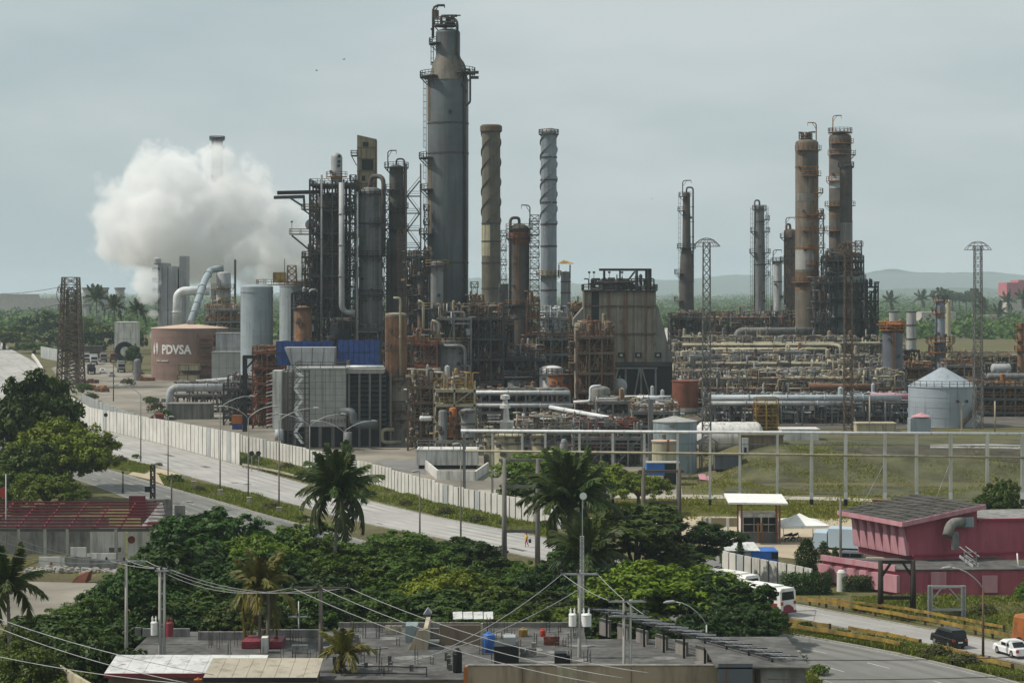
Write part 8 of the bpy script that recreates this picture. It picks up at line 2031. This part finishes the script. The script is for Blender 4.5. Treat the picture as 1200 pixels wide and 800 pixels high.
def truck(label, pos, heading, cabm, boxm, kind='box', name='parked_truck', L=7.0):
 t = vthing(name, label, 'truck', pos, heading, 'trucks on the service road')
 mb = MB(); bevel_box(mb, L / 2 - 1.8, L / 2, 2.3, .7, 2.9, .25, 0, -.25); vp(t, 'cab', mb, cabm)
 mb = MB(); mb.hexa([(L/2-.12,-1.0,1.75),(L/2+.02,-1.0,1.75),(L/2+.02,1.0,1.75),(L/2-.12,1.0,1.75),(L/2-.22,-.95,2.55),(L/2-.14,-.95,2.55),(L/2-.14,.95,2.55),(L/2-.22,.95,2.55)]); vp(t,'windscreen',mb,'glass_dark')
 mb = MB(); mb.bx(-L / 2, L / 2 - .3, -.45, .45, .6, .9); vp(t, 'chassis', mb, 'black_steel')
 mb = MB(); mb.bx(L / 2 - .05, L / 2 + .08, -1.0, 1.0, .7, 1.3); vp(t, 'grille', mb, 'dark_steel')
 if kind == 'box':
  mb = MB(); bevel_box(mb, -L / 2, L / 2 - 1.95, 2.4, .95, 3.3, .08); vp(t, 'load_box', mb, boxm)
 elif kind == 'tank':
  mb = MB(); pts = [(-L/2,0,2.0),(-L/2+.3,0,2.0),(L/2-2.3,0,2.0),(L/2-2.0,0,2.0)]; mb.tube(pts,[.75,1.15,1.15,.75],16); vp(t,'tank_barrel',mb,boxm)
 else:
  mb = MB(); mb.bx(-L / 2, L / 2 - 1.95, -1.2, 1.2, .95, 1.1)
  for s in (-1, 1): mb.bx(-L / 2, L / 2 - 1.95, s * 1.15 - .05, s * 1.15 + .05, 1.1, 2.0)
  mb.bx(-L / 2, -L / 2 + .1, -1.1, 1.1, 1.1, 2.0); vp(t, 'load_bed', mb, boxm)
 for x in (-L / 2 + 1.2, -L / 2 + 2.4, L / 2 - .9):
  for s in (-1, 1): wheel(t, x, s * 1.0, .48, .3)
 return t
def heading_of(a, b):
 A, B = G(*a), G(*b); return math.atan2(B.y - A.y, B.x - A.x)
hb_ = heading_of((1000, 727), (934, 716))
def up(g, z=.06): return Vector((g.x, g.y, g.z + z))
b1 = G(913,721); bus('white minibus with maroon swoosh and rear window, nearest bus',up(b1)+Vector((math.cos(hb_),math.sin(hb_),0))*2.4,hb_)
b2 = G(874,705); bus('white minibus ahead of the maroon striped one, half hidden',up(b2)+Vector((math.cos(hb_),math.sin(hb_),0))*2.6,hb_,swoosh=False)
mat('car_black',(0.012,0.012,0.014),.25,0,.05,bump=0); mat('car_white',(.68,.68,.67),.3,0,.03,bump=0); mat('car_silver',(.34,.36,.38),.3,.3,.03,bump=0); mat('van_blue',(.42,.52,.60),.35,0,.05,bump=0)
car('black SUV driving away on bus lane',up(G(1112,757)),heading_of((1160,762),(1080,748))-.33,'car_black','suv','suv_car')
car('white sedan driving away near right edge',up(G(1186,768)),heading_of((1200,765),(1120,750))-.3,'car_white','sedan','sedan_car')
truck('orange open truck cut by right picture edge',up(G(1234,763)),heading_of((1200,760),(1120,745)),'orange_paint','orange_paint','bed','dump_truck',7.5)
car('silver hatchback half hidden behind coconut palm fronds',up(G(365,634)),heading_of((300,607),(380,632)),'car_silver','suv','hatchback_car')
t_ = truck('pale blue van box truck left of pink building',up(G(985,650)),R(160),'van_blue','van_blue','box','box_truck',6.5)
car('dark green car parked before pale blue van', up(G(994, 662)), R(165), 'silo_slate', 'suv', 'parked_car')
hr_ = heading_of((135, 450), (118, 428))
for k,(px,py,cm_,bm_,kd,hd,lab)in enumerate(((110,427,'white_paint','panel_grey','box',hr_+PI,'white truck coming down service road beside lattice tower'),(121,424,'panel_grey','rust_shell','tank',hr_+PI,'brown tanker truck parked on service road'),(133,424,'rust_red','rust_shell','tank',hr_+PI,'dark red tanker at right side of service road'),(107,438,'tower_grey','black_steel','bed',hr_,'dark flatbed parked left of service road'),(142,436,'panel_grey','panel_dirty','box',hr_+PI,'grey truck parked near brown lettered tank'),(101,424,'white_paint','dark_steel','box',hr_+PI,'dark box truck next to lattice tower'),(178,500,'maroon_paint','maroon_paint','bed',R(10),'small maroon pickup behind stepped grey wall'))):
 truck(lab, up(G(px, py), .05), hd, cm_, bm_, kd, L=7.0 if k < 6 else 5.0)
for k,(px,py,m,lab)in enumerate(((131,441,'car_silver','silver car on service road below the tankers'),(120,437,'car_white','white car on service road between trucks'))):
 car(lab, up(G(px, py), .05), hr_ + PI, m, 'sedan')
r = random.Random(4)
for k,(px,py,w_,h_,m,lab)in enumerate(((104,449,6,1.6,'rust_red','stack of rusty pipes left of service road'),(112,455,5,1.2,'orange_paint','orange crates beside service road kerb'),(121,459,4,1.4,'rust_shell','brown scrap heap by grey stepped wall'),(170,446,3.5,2,'rail_orange','orange scaffold pieces below lettered tank'),(163,440,3,2.2,'rust_red','rusty drums at foot of lettered tank'),(132,487,3,1.6,'black_steel','black bins on grey stepped wall corner'),(152,497,2.4,1.5,'rust_red','red scrap skip behind grey stepped wall'),(158,501,2,1.3,'black_steel','black tarp bundle behind grey stepped wall'),(188,471,9,1.2,'panel_dirty','scattered concrete blocks beside service road'))):
 g = G(px, py); mb = MB()
 for i in range(9):
  s = r.uniform(.4,1.2); mb.box(g+Vector((r.uniform(-w_/2,w_/2),r.uniform(-1,1),s*.4+r.uniform(0,h_-.6)*.4)),(s*r.uniform(.7,2),s,s*.8),r.uniform(0,3))
 o = solo('scrap_pile', mb, m, lab, 'scrap pile', g); o['kind'] = 'stuff'
column('storage_sphere','small white round tank left of lettered tank',161,590,420,9,'plate_grey',bot=None,dome=.9,cat='tank',manholes=False)
mb = MB(); g = G(98, 470)
for k,(px,py,s_,lab)in enumerate(((183,483,.9,'green bush at corner of service road and pump house'),(176,474,.7,'small bush beside service road bend'),(150,452,.8,'bush at foot of brown tank, road side'),(97,462,1.0,'bush below rust lattice tower'),(108,470,.8,'bush on verge of grey stepped wall'),(192,492,.8,'bush in front of low grey pump house'))):
 g = G(px,py); t = thing('yard_bush',lab,'bush',g,'bushes in the refinery yard'); t.scale = (s_*1.3,)*3; t.rotation_euler = (0,0,k)
 o = bpy.data.objects.new('crown',TREE_DATA['scrub1' if k%2 else 'scrub0'][1]); COL.objects.link(o); o.parent = t
# far small shed and black coil heap
panel_building('white_shed','white shed with dark roof beyond the service road',134,158,378,760,10,'white_wall',npan=2,nrow=2,roof_rail=False)
panel_building('long_shed','low dark canopy shed over trucks beyond service road',85,117,406,720,6,'dark_steel',npan=5,nrow=1,roof_rail=False)
t = thing('hose_coil','big black coil of hose beside white shed','hose coil',GP(146,700)); mb = MB(); c = GP(146,700)
for k in range(5):
 rr = 3.2-k*.3; mb.tube([c+Vector((rr*math.cos(a),k*.3,3+rr*math.sin(a)))for a in[2*PI*i/20 for i in range(21)]],.35,6)
part(t, 'coil', mb, 'black_steel')
# ================================================================== people
def person(label, pos, heading, h, cloth_top, cloth_leg, pose='walk'):
 t = thing('person', label, 'person', pos); t.rotation_euler = (0, 0, heading); s = h / 1.75
 me = bpy.data.meshes.new('body')
 V = [(0,0,.95),(0,0,1.18),(0,0,1.42),(0,0,1.53),(.02,0,1.66),(.01,.19,1.40),(-.06,.27,1.12),(.06,.29,.88),(.01,-.19,1.40),(.08,-.26,1.12),(.2,-.27,.9),(0,.1,.9),(.14,.11,.5),(.06,.11,.08),(.2,.12,.04),(0,-.1,.9),(-.06,-.11,.5),(-.24,-.11,.1),(-.12,-.12,.04)]
 E = [(0,1),(1,2),(2,3),(3,4),(2,5),(5,6),(6,7),(2,8),(8,9),(9,10),(0,11),(11,12),(12,13),(13,14),(0,15),(15,16),(16,17),(17,18)]
 Rd = [.15, .15, .15, .06, .1, .075, .05, .035, .075, .05, .035, .1, .07, .05, .04, .1, .07, .05, .04]
 me.from_pydata([(a * s, b * s, c * s) for a, b, c in V], E, [])
 o = bpy.data.objects.new('body', me); COL.objects.link(o); o.parent = t
 me.materials.append(MATS[cloth_leg])
 sk = o.modifiers.new('skin', 'SKIN'); o.modifiers.new('sub', 'SUBSURF').render_levels = 1
 for i, q in enumerate(Rd): me.skin_vertices[0].data[i].radius = (q * s, q * s)
 me.skin_vertices[0].data[0].use_root = True
 mb = MB(); mb.lathe((.02*s,0,1.66*s),[(.02,-.13*s),(.09*s,-.08*s),(.105*s,.02*s),(.07*s,.1*s),(.01,.13*s)],10); vp(t,'head',mb,'skin')
 mb = MB(); mb.lathe((0,0,0),[(.17*s,.9*s),(.2*s,1.2*s),(.21*s,1.4*s),(.09*s,1.5*s)],12); mb.tube([(.01*s,.18*s,1.42*s),(-.05*s,.27*s,1.14*s)],.085*s,8); mb.tube([(.01*s,-.18*s,1.42*s),(.07*s,-.26*s,1.14*s)],.085*s,8); vp(t,'shirt',mb,cloth_top)
 mb = MB(); mb.lathe((0,0,1.7*s),[(.115*s,0),(.1*s,.08*s),(.01,.13*s)],10); vp(t,'hair',mb,'black_plastic')
 return t
g = G(617,641); person('person in yellow shirt and red trousers walking on highway',up(g),R(170),1.75,'cloth_yellow','cloth_red')
mb = MB(); p = up(g)+Vector((.42,-.1,.75)); mb.box(p,(.35,.2,.45)); mb.tube([p+Vector((-.12,0,.2)),p+Vector((0,0,.36)),p+Vector((.12,0,.2))],.02,5); solo('carried_bag',mb,'cloth_dark','dark bag carried by person in yellow shirt','bag',p)
g = G(187,507); person('dark clothed person standing beside maroon pickup',up(g),R(-60),1.75,'cloth_dark','cloth_dark')
# birds
for k,(px,py,lab)in enumerate(((371,83,'dark bird gliding left, above steam cloud'),(403,70,'dark bird nearest the tallest column'),(764,233,'small dark bird above the furnace'))):
 c = PT(px,py,420); t = thing('bird',lab,'bird',c); mb = MB(); mb.tube([(-.28,0,0),(0,0,.03),(.3,0,.02)],[.02,.09,.02],6)
 for s in(-1,1):mb.quad((-.1,0,.04),(.12,0,.04),(.04,s*.35,.2),(-.06,s*.35,.2)); mb.quad((-.06,s*.35,.2),(.04,s*.35,.2),(-.05,s*.7,.08),(-.08,s*.7,.08))
 part(t, 'body', mb, 'black_plastic', local=True); t.rotation_euler = (0, 0, .8 * k)
# ================================================================== planting
T = tree_px
T('dark0', 'broadleaf_tree', 'tall dark tree at left edge above the highway bend', 35, 430, 135, 322, .3)
T('bright0', 'broadleaf_tree', 'sunlit broad tree at left, highest bright crown', 72, 487, 132, 306, 1.1)
T('mid0', 'broadleaf_tree', 'rounded tree at left edge above red purlin shed', 18, 515, 110, 296, 2.0)
T('bright1', 'broadleaf_tree', 'low bright tree directly behind red purlin shed', 55, 552, 100, 278, 2.6)
T('mid1', 'broadleaf_tree', 'dark tree beside rust ladder post behind shed', -5, 545, 80, 285, 0.6)
near = [('dark0', 255, 603, 150, 214), ('mid0', 335, 618, 110, 220), ('dark1', 205, 640, 130, 196), ('dark0', 158, 668, 110, 184), ('mid1', 105, 700, 100, 178), ('dark1', 45, 720, 90, 172), ('mid1', 18, 735, 80, 160),
  ('dark1',300,655,140,190),('mid0',430,655,110,200),('mid1',480,628,110,222),('dark0',545,630,95,226),('mid0',500,660,140,196),('dark1',385,680,120,186),('mid1',445,690,120,180),('dark0',340,690,120,178),('dark1',245,690,130,178),('mid0',585,690,110,186),('dark1',640,694,100,182),('mid1',610,665,60,200),
  ('layer0', 745, 602, 170, 214), ('layer0', 805, 618, 115, 222), ('bright0', 765, 664, 170, 188), ('dark1', 840, 680, 120, 186), ('dark0', 700, 672, 90, 190), ('dark1', 680, 640, 90, 205), ('mid1', 870, 700, 70, 192), ('mid0', 560, 705, 90, 176), ('dark0', 865, 712, 90, 178), ('dark1', 810, 720, 90, 170), ('dark0', 180, 705, 100, 172), ('mid0', 405, 640, 100, 222), ('mid1', 445, 634, 90, 226), ('dark0', 575, 660, 90, 208), ('dark1', 520, 690, 120, 182), ('mid1', 655, 712, 110, 174), ('dark1', 720, 712, 110, 172), ('mid0', 895, 705, 50, 182), ('dark0', 300, 705, 120, 172), ('dark1', 90, 725, 110, 168), ('mid0', 605, 712, 80, 172), ('dark1', 640, 668, 80, 196), ('mid0', 358, 655, 80, 212), ('mid1', 40, 752, 110, 146), ('dark0', 105, 735, 120, 152), ('bright0', 520, 672, 110, 190), ('bright0', 300, 632, 100, 208)]
places = ['largest dark tree between shed and coconut palm','tree touching the coconut palm trunk from left','dark tree right of ruined shed corner','dark tree in front of shed rubble','shrubby tree behind left crossarm pole','low dark tree at left picture edge','small tree in lower left corner by wall','dark tree behind double transformer pole','tree below the coconut palm crown','loose topped tree just right of coconut palm','dark round tree left of timber gallows','broad tree filling centre left tree belt','dark tree behind yellowing palm','low tree behind wooden crossarm pole','low dark tree behind tan roof','low dark tree behind maroon edged roof','bush tree behind tin canopy','dark tree behind gas bottles','small tree at foot of timber gallows','layered dark almond tree at centre right','layered dark tree against sandy forecourt','bright green rounded tree behind roof trellis','dark tree in front of the buses','dark tree around white lattice mast','dark tree at base of big drooping palm','small tree touching the hidden minibus','flowering bush tree behind roof room','dark tree above end of roof trellis','low dark tree behind street lamp pole','low dark tree between transformer pole and shed','loose tree below the highway just right of palm trunk','thin topped tree against the far carriageway','dark tree immediately left of gallows foot','dark low tree behind the black water drum','low tree behind centre transformer pole','dark low tree under bright green rounded tree','narrow tree hiding the minibus flank','low dark tree behind grey roof rebar','dark low tree over the left cream wall','low tree left of centre transformer pole','dark tree between gallows and white lattice mast','tree hiding silver hatchback wheels','nearest tree at lower left corner','dark tree behind weathered cream wall','brighter tree in middle of centre tree belt','brighter tree left of coconut palm trunk']
for(kd,cx,tp,w_,Y_),pl in zip(near,places):T(kd,'broadleaf_tree',pl,cx,tp-(9 if 185<Y_<224 else 3),w_*1.25,Y_,rz=cx*.7,group='trees between houses and highway')
for kd,cx,tp,w_,Y_,lab in(('bright1',645,524,125,300,'bright umbrella shaped tree at end of white wall, largest'),('bright1',708,541,105,297,'bright umbrella tree in middle of three behind palm'),('bright1',748,552,78,292,'bright umbrella tree nearest the blue container'),('mid0',620,545,70,294,'darker tree inside timber gallows view')):
 T(kd, 'umbrella_tree', lab, cx, tp, w_ * 1.1, Y_, rz=cx)
T('mid0', 'broadleaf_tree', 'dark shrub tree right of pink building roof', 1172, 558, 62, 262, 1.0)
T('mid1', 'broadleaf_tree', 'small tree at right edge on pink wall', 1215, 672, 60, 205, 1.0)
# columnar hedge by the buses
def hedge_mesh(w, d, h, n, size, m, seed, taper=.0):
 rs = np.random.RandomState(seed); P = rs.uniform(-1, 1, (n, 3)); P[:, 2] = rs.uniform(0, 1, n)
 if taper:
  a = rs.uniform(0,2*PI,n); rr = np.sqrt(rs.uniform(.35,1,n))*(1-.12*np.sin(P[:,2]*17))*np.clip((1-P[:,2])*3.2,0,1)**.5; P[:,0] = np.cos(a)*rr; P[:,1] = np.sin(a)*rr
 N = P.copy(); N[:, 2] = .3
 P = P * np.array([w / 2, d / 2, h]) + rs.normal(0, .08, (n, 3))
 V, Fq = leaf_cloud(rs, P, N, size); return np_mesh('crown', V, Fq, m)
def hedge(name, label, loc, me, rz=0., cat='hedge'):
 t = thing(name,label,cat,loc); t.rotation_euler = (0,0,rz); o = bpy.data.objects.new('crown',me); COL.objects.link(o); o.parent = t
 mb = MB(); mb.tube([(0, 0, -.2), (0, 0, 1.2)], .1, 6); part(t, 'trunk', mb, 'bark', local=True); return t
hedge('columnar_cypress','tall dark columnar cypress right of white fence',GP(945,222),hedge_mesh(2.4,2.4,PZ(632,222),5200,.24,'leaf_dark',3,1.0),cat='tree')
hedge('clipped_hedge','dark hedge block below columnar cypress',GP(945,216),hedge_mesh(5.2,2,2.2,5000,.24,'leaf_dark',4))
hedge('clipped_hedge','long dark hedge in front of pink ground storey',GP(1022,218),hedge_mesh(6.5,1.6,1.6,5000,.24,'leaf_dark',5))
for k,(px,Y,h,lab)in enumerate(((965,228,4.0,'clipped topiary ball tree left of grey pole'),(979,224,3.8,'dark creeper covered post near grey pole'),(848,240,3.4,'creeper covered post left of blue kiosk'),(867,236,3.0,'small creeper shrub on white fence'))):
 hedge('topiary_shrub',lab,GP(px,Y),hedge_mesh(1.5 if k==0 else .9,.9,h,1500,.22,'leaf_dark',20+k,1.0),cat='shrub')
# palms
palm('coconut palm with dark crown over the highway',GP(392,205),PZ(585,205)+.6,5.4,1,'green',(.3,0),26,.2)
palm('big drooping coconut palm right of timber gallows',GP(672,212),PZ(598,212)+.6,6.0,2,'green',(-.4,0),28,.22)
palm('second drooping palm crown under the big palm',GP(684,196),PZ(655,196),5.2,7,'green',(.5,0),22,.2)
palm('yellowing coconut palm behind the wooden pole',GP(303,160),PZ(690,160),3.6,3,'yellow',(.2,0),20,.17)
palm('small yellow palm on the roofs beside wooden pole',GP(402,144),PZ(767,144),2.5,4,'yellow',(.1,0),15,.12)
palm('palm with reddish stems at left picture edge',GP(12,158),PZ(690,158),3.8,5,'green',(-.2,0),18,.18)
palm('bushy palm clump at base of bright trees', GP(655, 285), PZ(585, 285), 4.4, 6, 'green', (0, 0), 18, .2)
# far palms and trees, left
for k,(px,top,Y,L,lab)in enumerate(((113,352,900,7.5,'hazy windblown palm before the far stacks'),(134,362,820,6.5,'palm beside white shed, left of pair'),(161,366,780,6.0,'palm beside white shed, right of pair'))):
 palm(lab, GP(px, Y), PZ(top, Y) - 8, L, 40 + k, 'green', (0, 0), 14, .35, 'far palms on left')
def pile(kinds, spots, name, group, fmt, cat='tree'):
 for k,(cx,tp,w_,Y_)in enumerate(spots):T(kinds[k%len(kinds)],name,fmt[k],cx,tp,w_,Y_,rz=k*1.3,group=group,cat=cat)
pile(('far0','far1'),[(20,378,60,860),(58,362,62,900),(90,368,50,880),(35,368,50,940),(5,385,50,830),(68,385,50,800),(118,378,44,800),(100,385,40,770),(40,400,50,780),(150,378,36,820),(156,402,22,640),(160,384,26,780),(88,400,40,740),(112,396,36,730)],'distant_tree','far trees on left',['far left round tree above the bend','far tree crown touching lattice tower from left','far tree crown behind lattice tower','hazy rear tree at far left','far tree cut by left picture edge','far tree just left of lattice tower foot','far tree below the hazy palm','far tree below hazy stacks','lower far tree above white barrier','far tree behind white shed','small tree on service road beside tankers','far tree right of white shed','far tree behind the truck canopy','far tree right of truck canopy'])
# right background
spots = [(1010+i*13.5+(i%3)*3,384+(i*37%17)+(8 if i%4==0 else 0),44+(i*13%22),1050+(i*71%420))for i in range(15)]
landm = ['behind silver reactor','above slate silo left','behind slate silo','between slate silo and grey stack','behind legged grey stack','left of pale blue column','behind pale blue column','right of cream column','above cone tank roof','right of cone tank roof','left of right lattice mast','behind right lattice mast','right of right lattice mast','above right pipe deck','at right picture edge']
pile(('far0','far1'),spots,'distant_tree','hazy trees on right',['hazy green far tree '+s for s in landm])
pile(('far2',),[(1100+i*8,336+(i*29%9),26,1650+i*23)for i in range(6)],'distant_tree','tall hazy tree grove',['tall hazy umbrella tree, %s in skyline grove'%s for s in('first','second','third','fourth','fifth','last')])
for k,(px,top,Y,lab)in enumerate(((1043,354,1500,'hazy palm right of silver reactor'),(1080,351,1650,'hazy palm left of pale blue column'),(1181,354,1500,'hazy palm second from right edge'),(1198,350,1450,'hazy palm at right edge'),(1170,368,1300,'lower hazy palm right of lattice mast'),(1152,364,1400,'hazy palm against right lattice mast'))):
 palm(lab, GP(px, Y), PZ(top, Y) - 8, 9.5, 60 + k, 'green', (0, 0), 12, .5, 'far palms on right')
spots = [(700 + i * 22, 369 + (i * 31 % 5), 60, 1500 + (i * 53 % 300)) for i in range(16)]
pile(('far1','far0'),spots,'distant_tree','far tree line beyond racks',['hazy tree in far line, number %s from furnace'%s for s in('one','two','three','four','five','six','seven','eight','nine','ten','eleven','twelve','thirteen','fourteen','fifteen','sixteen')])
fb = panel_building('far_block','hazy red and grey block building at right skyline',1182,1260,348,1800,30,'far_wall',bot=372,npan=8,nrow=2,roof_rail=False)
mb = MB(); mb.bx(PX(1180,1798),PX(1260,1798),1798,1830,PZ(347.5,1800),PZ(331,1800)); mb.bx(PX(1194,1798),PX(1260,1798),1800,1828,PZ(331,1800)+.01,PZ(328,1800)); part(fb,'upper_storey',mb,'far_pink')
for k,(px,w_,top,Y,lab)in enumerate(((20,40,345,1900,'hazy low warehouse at far left skyline'),(60,30,350,2000,'hazy small warehouse left of lattice tower'),(1100,40,366,1250,'hazy long shed behind cone tank'),(1165,50,370,1300,'hazy white shed right of lattice mast'),(796,26,386,900,'white far building between furnace and columns'))):
 panel_building('far_shed',lab,px-w_/2,px+w_/2,top,Y,20,'far_wall' if k!=4 else 'white_wall',npan=4,nrow=1,roof_rail=False)
rs_ = np.random.RandomState(9); sp = []
while len(sp) < 3600:
 Y_ = 1000 * (5.0 ** rs_.uniform(0, 1)); px_ = rs_.uniform(-60, 1260)
 if px_ < 180 and Y_ < 1100: continue
 q_ = Y_/1500; sp.append((PX(px_,Y_),Y_,rs_.uniform(5,9)*max(1,q_),rs_.uniform(5,10)*max(1,q_*.7)))
far_wood('far_woodland', 'hazy green woodland covering the plain before the hills', sp, 4, 'leaf_mid')
# shrubs and weeds on verges
spots = [(160,537),(186,546),(142,541),(205,565),(232,576),(318,598),(355,611),(335,549),(395,575),(430,583),(475,592),(520,603),(548,609),(560,612),(590,614),(640,618),(298,540),(355,553),(945,738),(985,746),(1020,753),(1060,762),(1095,770),(1130,780),(1010,716),(1060,726),(1120,722),(1160,735),(1090,716),(1150,720),(960,790),(930,775)]
ORD = ('first','second','third','fourth','fifth','sixth','seventh','eighth','ninth','tenth','eleventh','twelfth','thirteenth','fourteenth','fifteenth','sixteenth')
rows = {'median left of coconut palm':[],'grass along white stepped wall':[],'grass and rails before pink building':[]}
for p in sorted(spots):rows['grass and rails before pink building' if p[0]>800 else 'grass along white stepped wall' if p[1]<530+(p[0]-250)*.24 and p[0]>280 else 'median left of coconut palm'].append(p)
slab = {p:'low roadside shrub, %s from left on %s'%(ORD[n_],k_)for k_,v_ in rows.items()for n_,p in enumerate(v_)}
for k, (px, py) in enumerate(spots):
 g = G(px, py); tm, cm_ = TREE_DATA['scrub0' if k % 3 else 'scrub1']; s = rnd.uniform(.35, .75)
 t = thing('verge_shrub',slab[(px,py)],'shrub',g,'roadside shrubs'); t.scale = (s,s,s*.8); t.rotation_euler = (0,0,k*1.7)
 o = bpy.data.objects.new('crown', cm_); COL.objects.link(o); o.parent = t
grass_area('verge_grass','rough green grass along wall and median',[[(250,524),(380,556),(380,570),(285,546)],[(380,553),(520,590),(520,606),(380,572)],[(520,590),(650,617),(650,630),(520,606)],[(108,535),(180,545),(170,555),(108,545)],[(185,555),(270,573),(280,592),(195,570)],[(270,573),(350,595),(355,614),(280,592)]],42000,.55,3)
grass_area('verge_grass','rough yellow green grass on right bank',[[(900,545),(1230,530),(1230,585),(850,582)],[(690,588),(860,590),(860,600),(690,600)],[(860,590),(1030,592),(1030,606),(860,604)],[(845,575),(870,548),(960,520),(980,560)]],52000,.36,5,feather=4.0)
grass_area('verge_grass','long green grass below pink building and on right median',[[(1000,698),(1200,700),(1200,748),(1000,715)],[(905,735),(1060,755),(1060,764),(905,740)],[(1060,755),(1200,790),(1200,798),(1060,766)],[(895,775),(940,785),(960,800),(895,800)]],40000,.5,6)
grass_area('verge_grass','grass by far highway bend',[[(62,440),(90,470),(95,480),(75,470)]],3000,.7,7)
# ================================================================== steam and haze
def steam(name, label, box, blobs, dens, nscale, seed):
 x0, x1, y0, y1, z0, z1 = box; mb = MB(); mb.bx(x0, x1, y0, y1, z0, z1)
 m = bpy.data.materials.new(name); m.use_nodes = True; nt = m.node_tree; nt.nodes.clear()
 out = nt.nodes.new('ShaderNodeOutputMaterial'); pv = nt.nodes.new('ShaderNodeVolumePrincipled'); nt.links.new(pv.outputs['Volume'],out.inputs['Volume'])
 pv.inputs['Color'].default_value = (.998, .998, .998, 1); pv.inputs['Anisotropy'].default_value = 0
 g = nt.nodes.new('ShaderNodeNewGeometry').outputs['Position']
 n0 = noise(nt, g, nscale * .8, 2, .5, 1.0, seed); n2 = noise(nt, g, nscale * 2.6, 5, .68, 1.0, seed + 3)
 av = nt.nodes.new('ShaderNodeMath'); av.operation = 'MULTIPLY_ADD'; av.inputs[1].default_value = .5; nt.links.new(n2,av.inputs[0]); nt.links.new(mixmath(nt,n0,.5),av.inputs[2]); n1 = av.outputs[0]
 acc = None
 for (c, r_) in blobs:
  mp = nt.nodes.new('ShaderNodeMapping'); mp.vector_type = 'TEXTURE'; mp.inputs['Location'].default_value = c; mp.inputs['Scale'].default_value = r_ if isinstance(r_,tuple)else(r_,r_,r_)
  nt.links.new(g,mp.inputs['Vector']); ln = nt.nodes.new('ShaderNodeVectorMath'); ln.operation = 'LENGTH'; nt.links.new(mp.outputs['Vector'],ln.inputs[0])
  if acc is None: acc = ln.outputs['Value']
  else:
   mn = nt.nodes.new('ShaderNodeMath'); mn.operation = 'SMOOTH_MIN'; mn.inputs[2].default_value = .25; nt.links.new(acc,mn.inputs[0]); nt.links.new(ln.outputs['Value'],mn.inputs[1]); acc = mn.outputs[0]
 # density = smooth(1 - dist + (noise - .5) * k)
 ma = nt.nodes.new('ShaderNodeMath'); ma.operation = 'MULTIPLY_ADD'; ma.inputs[1].default_value = 4.8; ma.inputs[2].default_value = -1.25; nt.links.new(n1,ma.inputs[0])
 sb = nt.nodes.new('ShaderNodeMath'); sb.operation = 'SUBTRACT'; nt.links.new(ma.outputs[0],sb.inputs[0]); nt.links.new(acc,sb.inputs[1])
 mr = nt.nodes.new('ShaderNodeMapRange'); mr.interpolation_type = 'SMOOTHSTEP'; mr.inputs['From Min'].default_value = 0; mr.inputs['From Max'].default_value = .3; mr.inputs['To Max'].default_value = dens; nt.links.new(sb.outputs[0],mr.inputs['Value'])
 nt.links.new(mr.outputs['Result'], pv.inputs['Density'])
 me = mb.mesh(name,m); o = bpy.data.objects.new(name,me); COL.objects.link(o); o['kind'] = 'stuff'; o['label'] = label; o['category'] = 'steam'
 return o
YV = 745.0
def bl(px,py,rpx,dy=0.0,sq=1.0):c = PT(px,py,YV+dy); r_ = M(rpx,YV); return(tuple(c),(r_,r_,r_*sq))
steam('steam_cloud', 'big white steam cloud rolling left from cracker', (PX(95, YV), PX(385, YV), YV - 34, YV + 34, PZ(345, YV), PZ(160, YV)),
      [bl(188, 214, 34), bl(146, 236, 32), bl(130, 250, 22), bl(225, 230, 38), bl(265, 238, 42), bl(300, 245, 36), bl(190, 270, 52), bl(250, 280, 46), bl(318, 275, 38), bl(336, 290, 42), bl(356, 308, 40), bl(326, 258, 36), bl(172, 200, 26), bl(272, 222, 30), bl(254, 190, 22), bl(150, 280, 30), bl(225, 305, 34, 0, .6)], .16, .06, 2.0)
YW = 640.0
steam('steam_wisp', 'thin white steam wisp left of lettered tank', (PX(150, YW), PX(192, YW), YW - 8, YW + 8, PZ(420, YW), PZ(312, YW)),
      [(tuple(PT(181, 390, YW)), (M(6, YW),) * 3), (tuple(PT(179, 368, YW)), (M(8, YW),) * 3), (tuple(PT(175, 346, YW)), (M(12, YW),) * 3), (tuple(PT(170, 330, YW)), (M(14, YW),) * 3)], .22, .10, 5.0)
mb = MB(); mb.bx(-9000, 9000, -60, 11500, -3, 112)
hm = bpy.data.materials.new('haze_air'); hm.use_nodes = True; nt = hm.node_tree; nt.nodes.clear()
out = nt.nodes.new('ShaderNodeOutputMaterial'); pv = nt.nodes.new('ShaderNodeVolumePrincipled'); nt.links.new(pv.outputs['Volume'],out.inputs['Volume'])
pv.inputs['Color'].default_value = (.76,.90,1.0,1); pv.inputs['Density'].default_value = .0001; pv.inputs['Anisotropy'].default_value = .0
o = bpy.data.objects.new('haze',mb.mesh('haze',hm)); COL.objects.link(o); o['kind'] = 'stuff'; o['label'] = 'pale humid haze over the whole place'
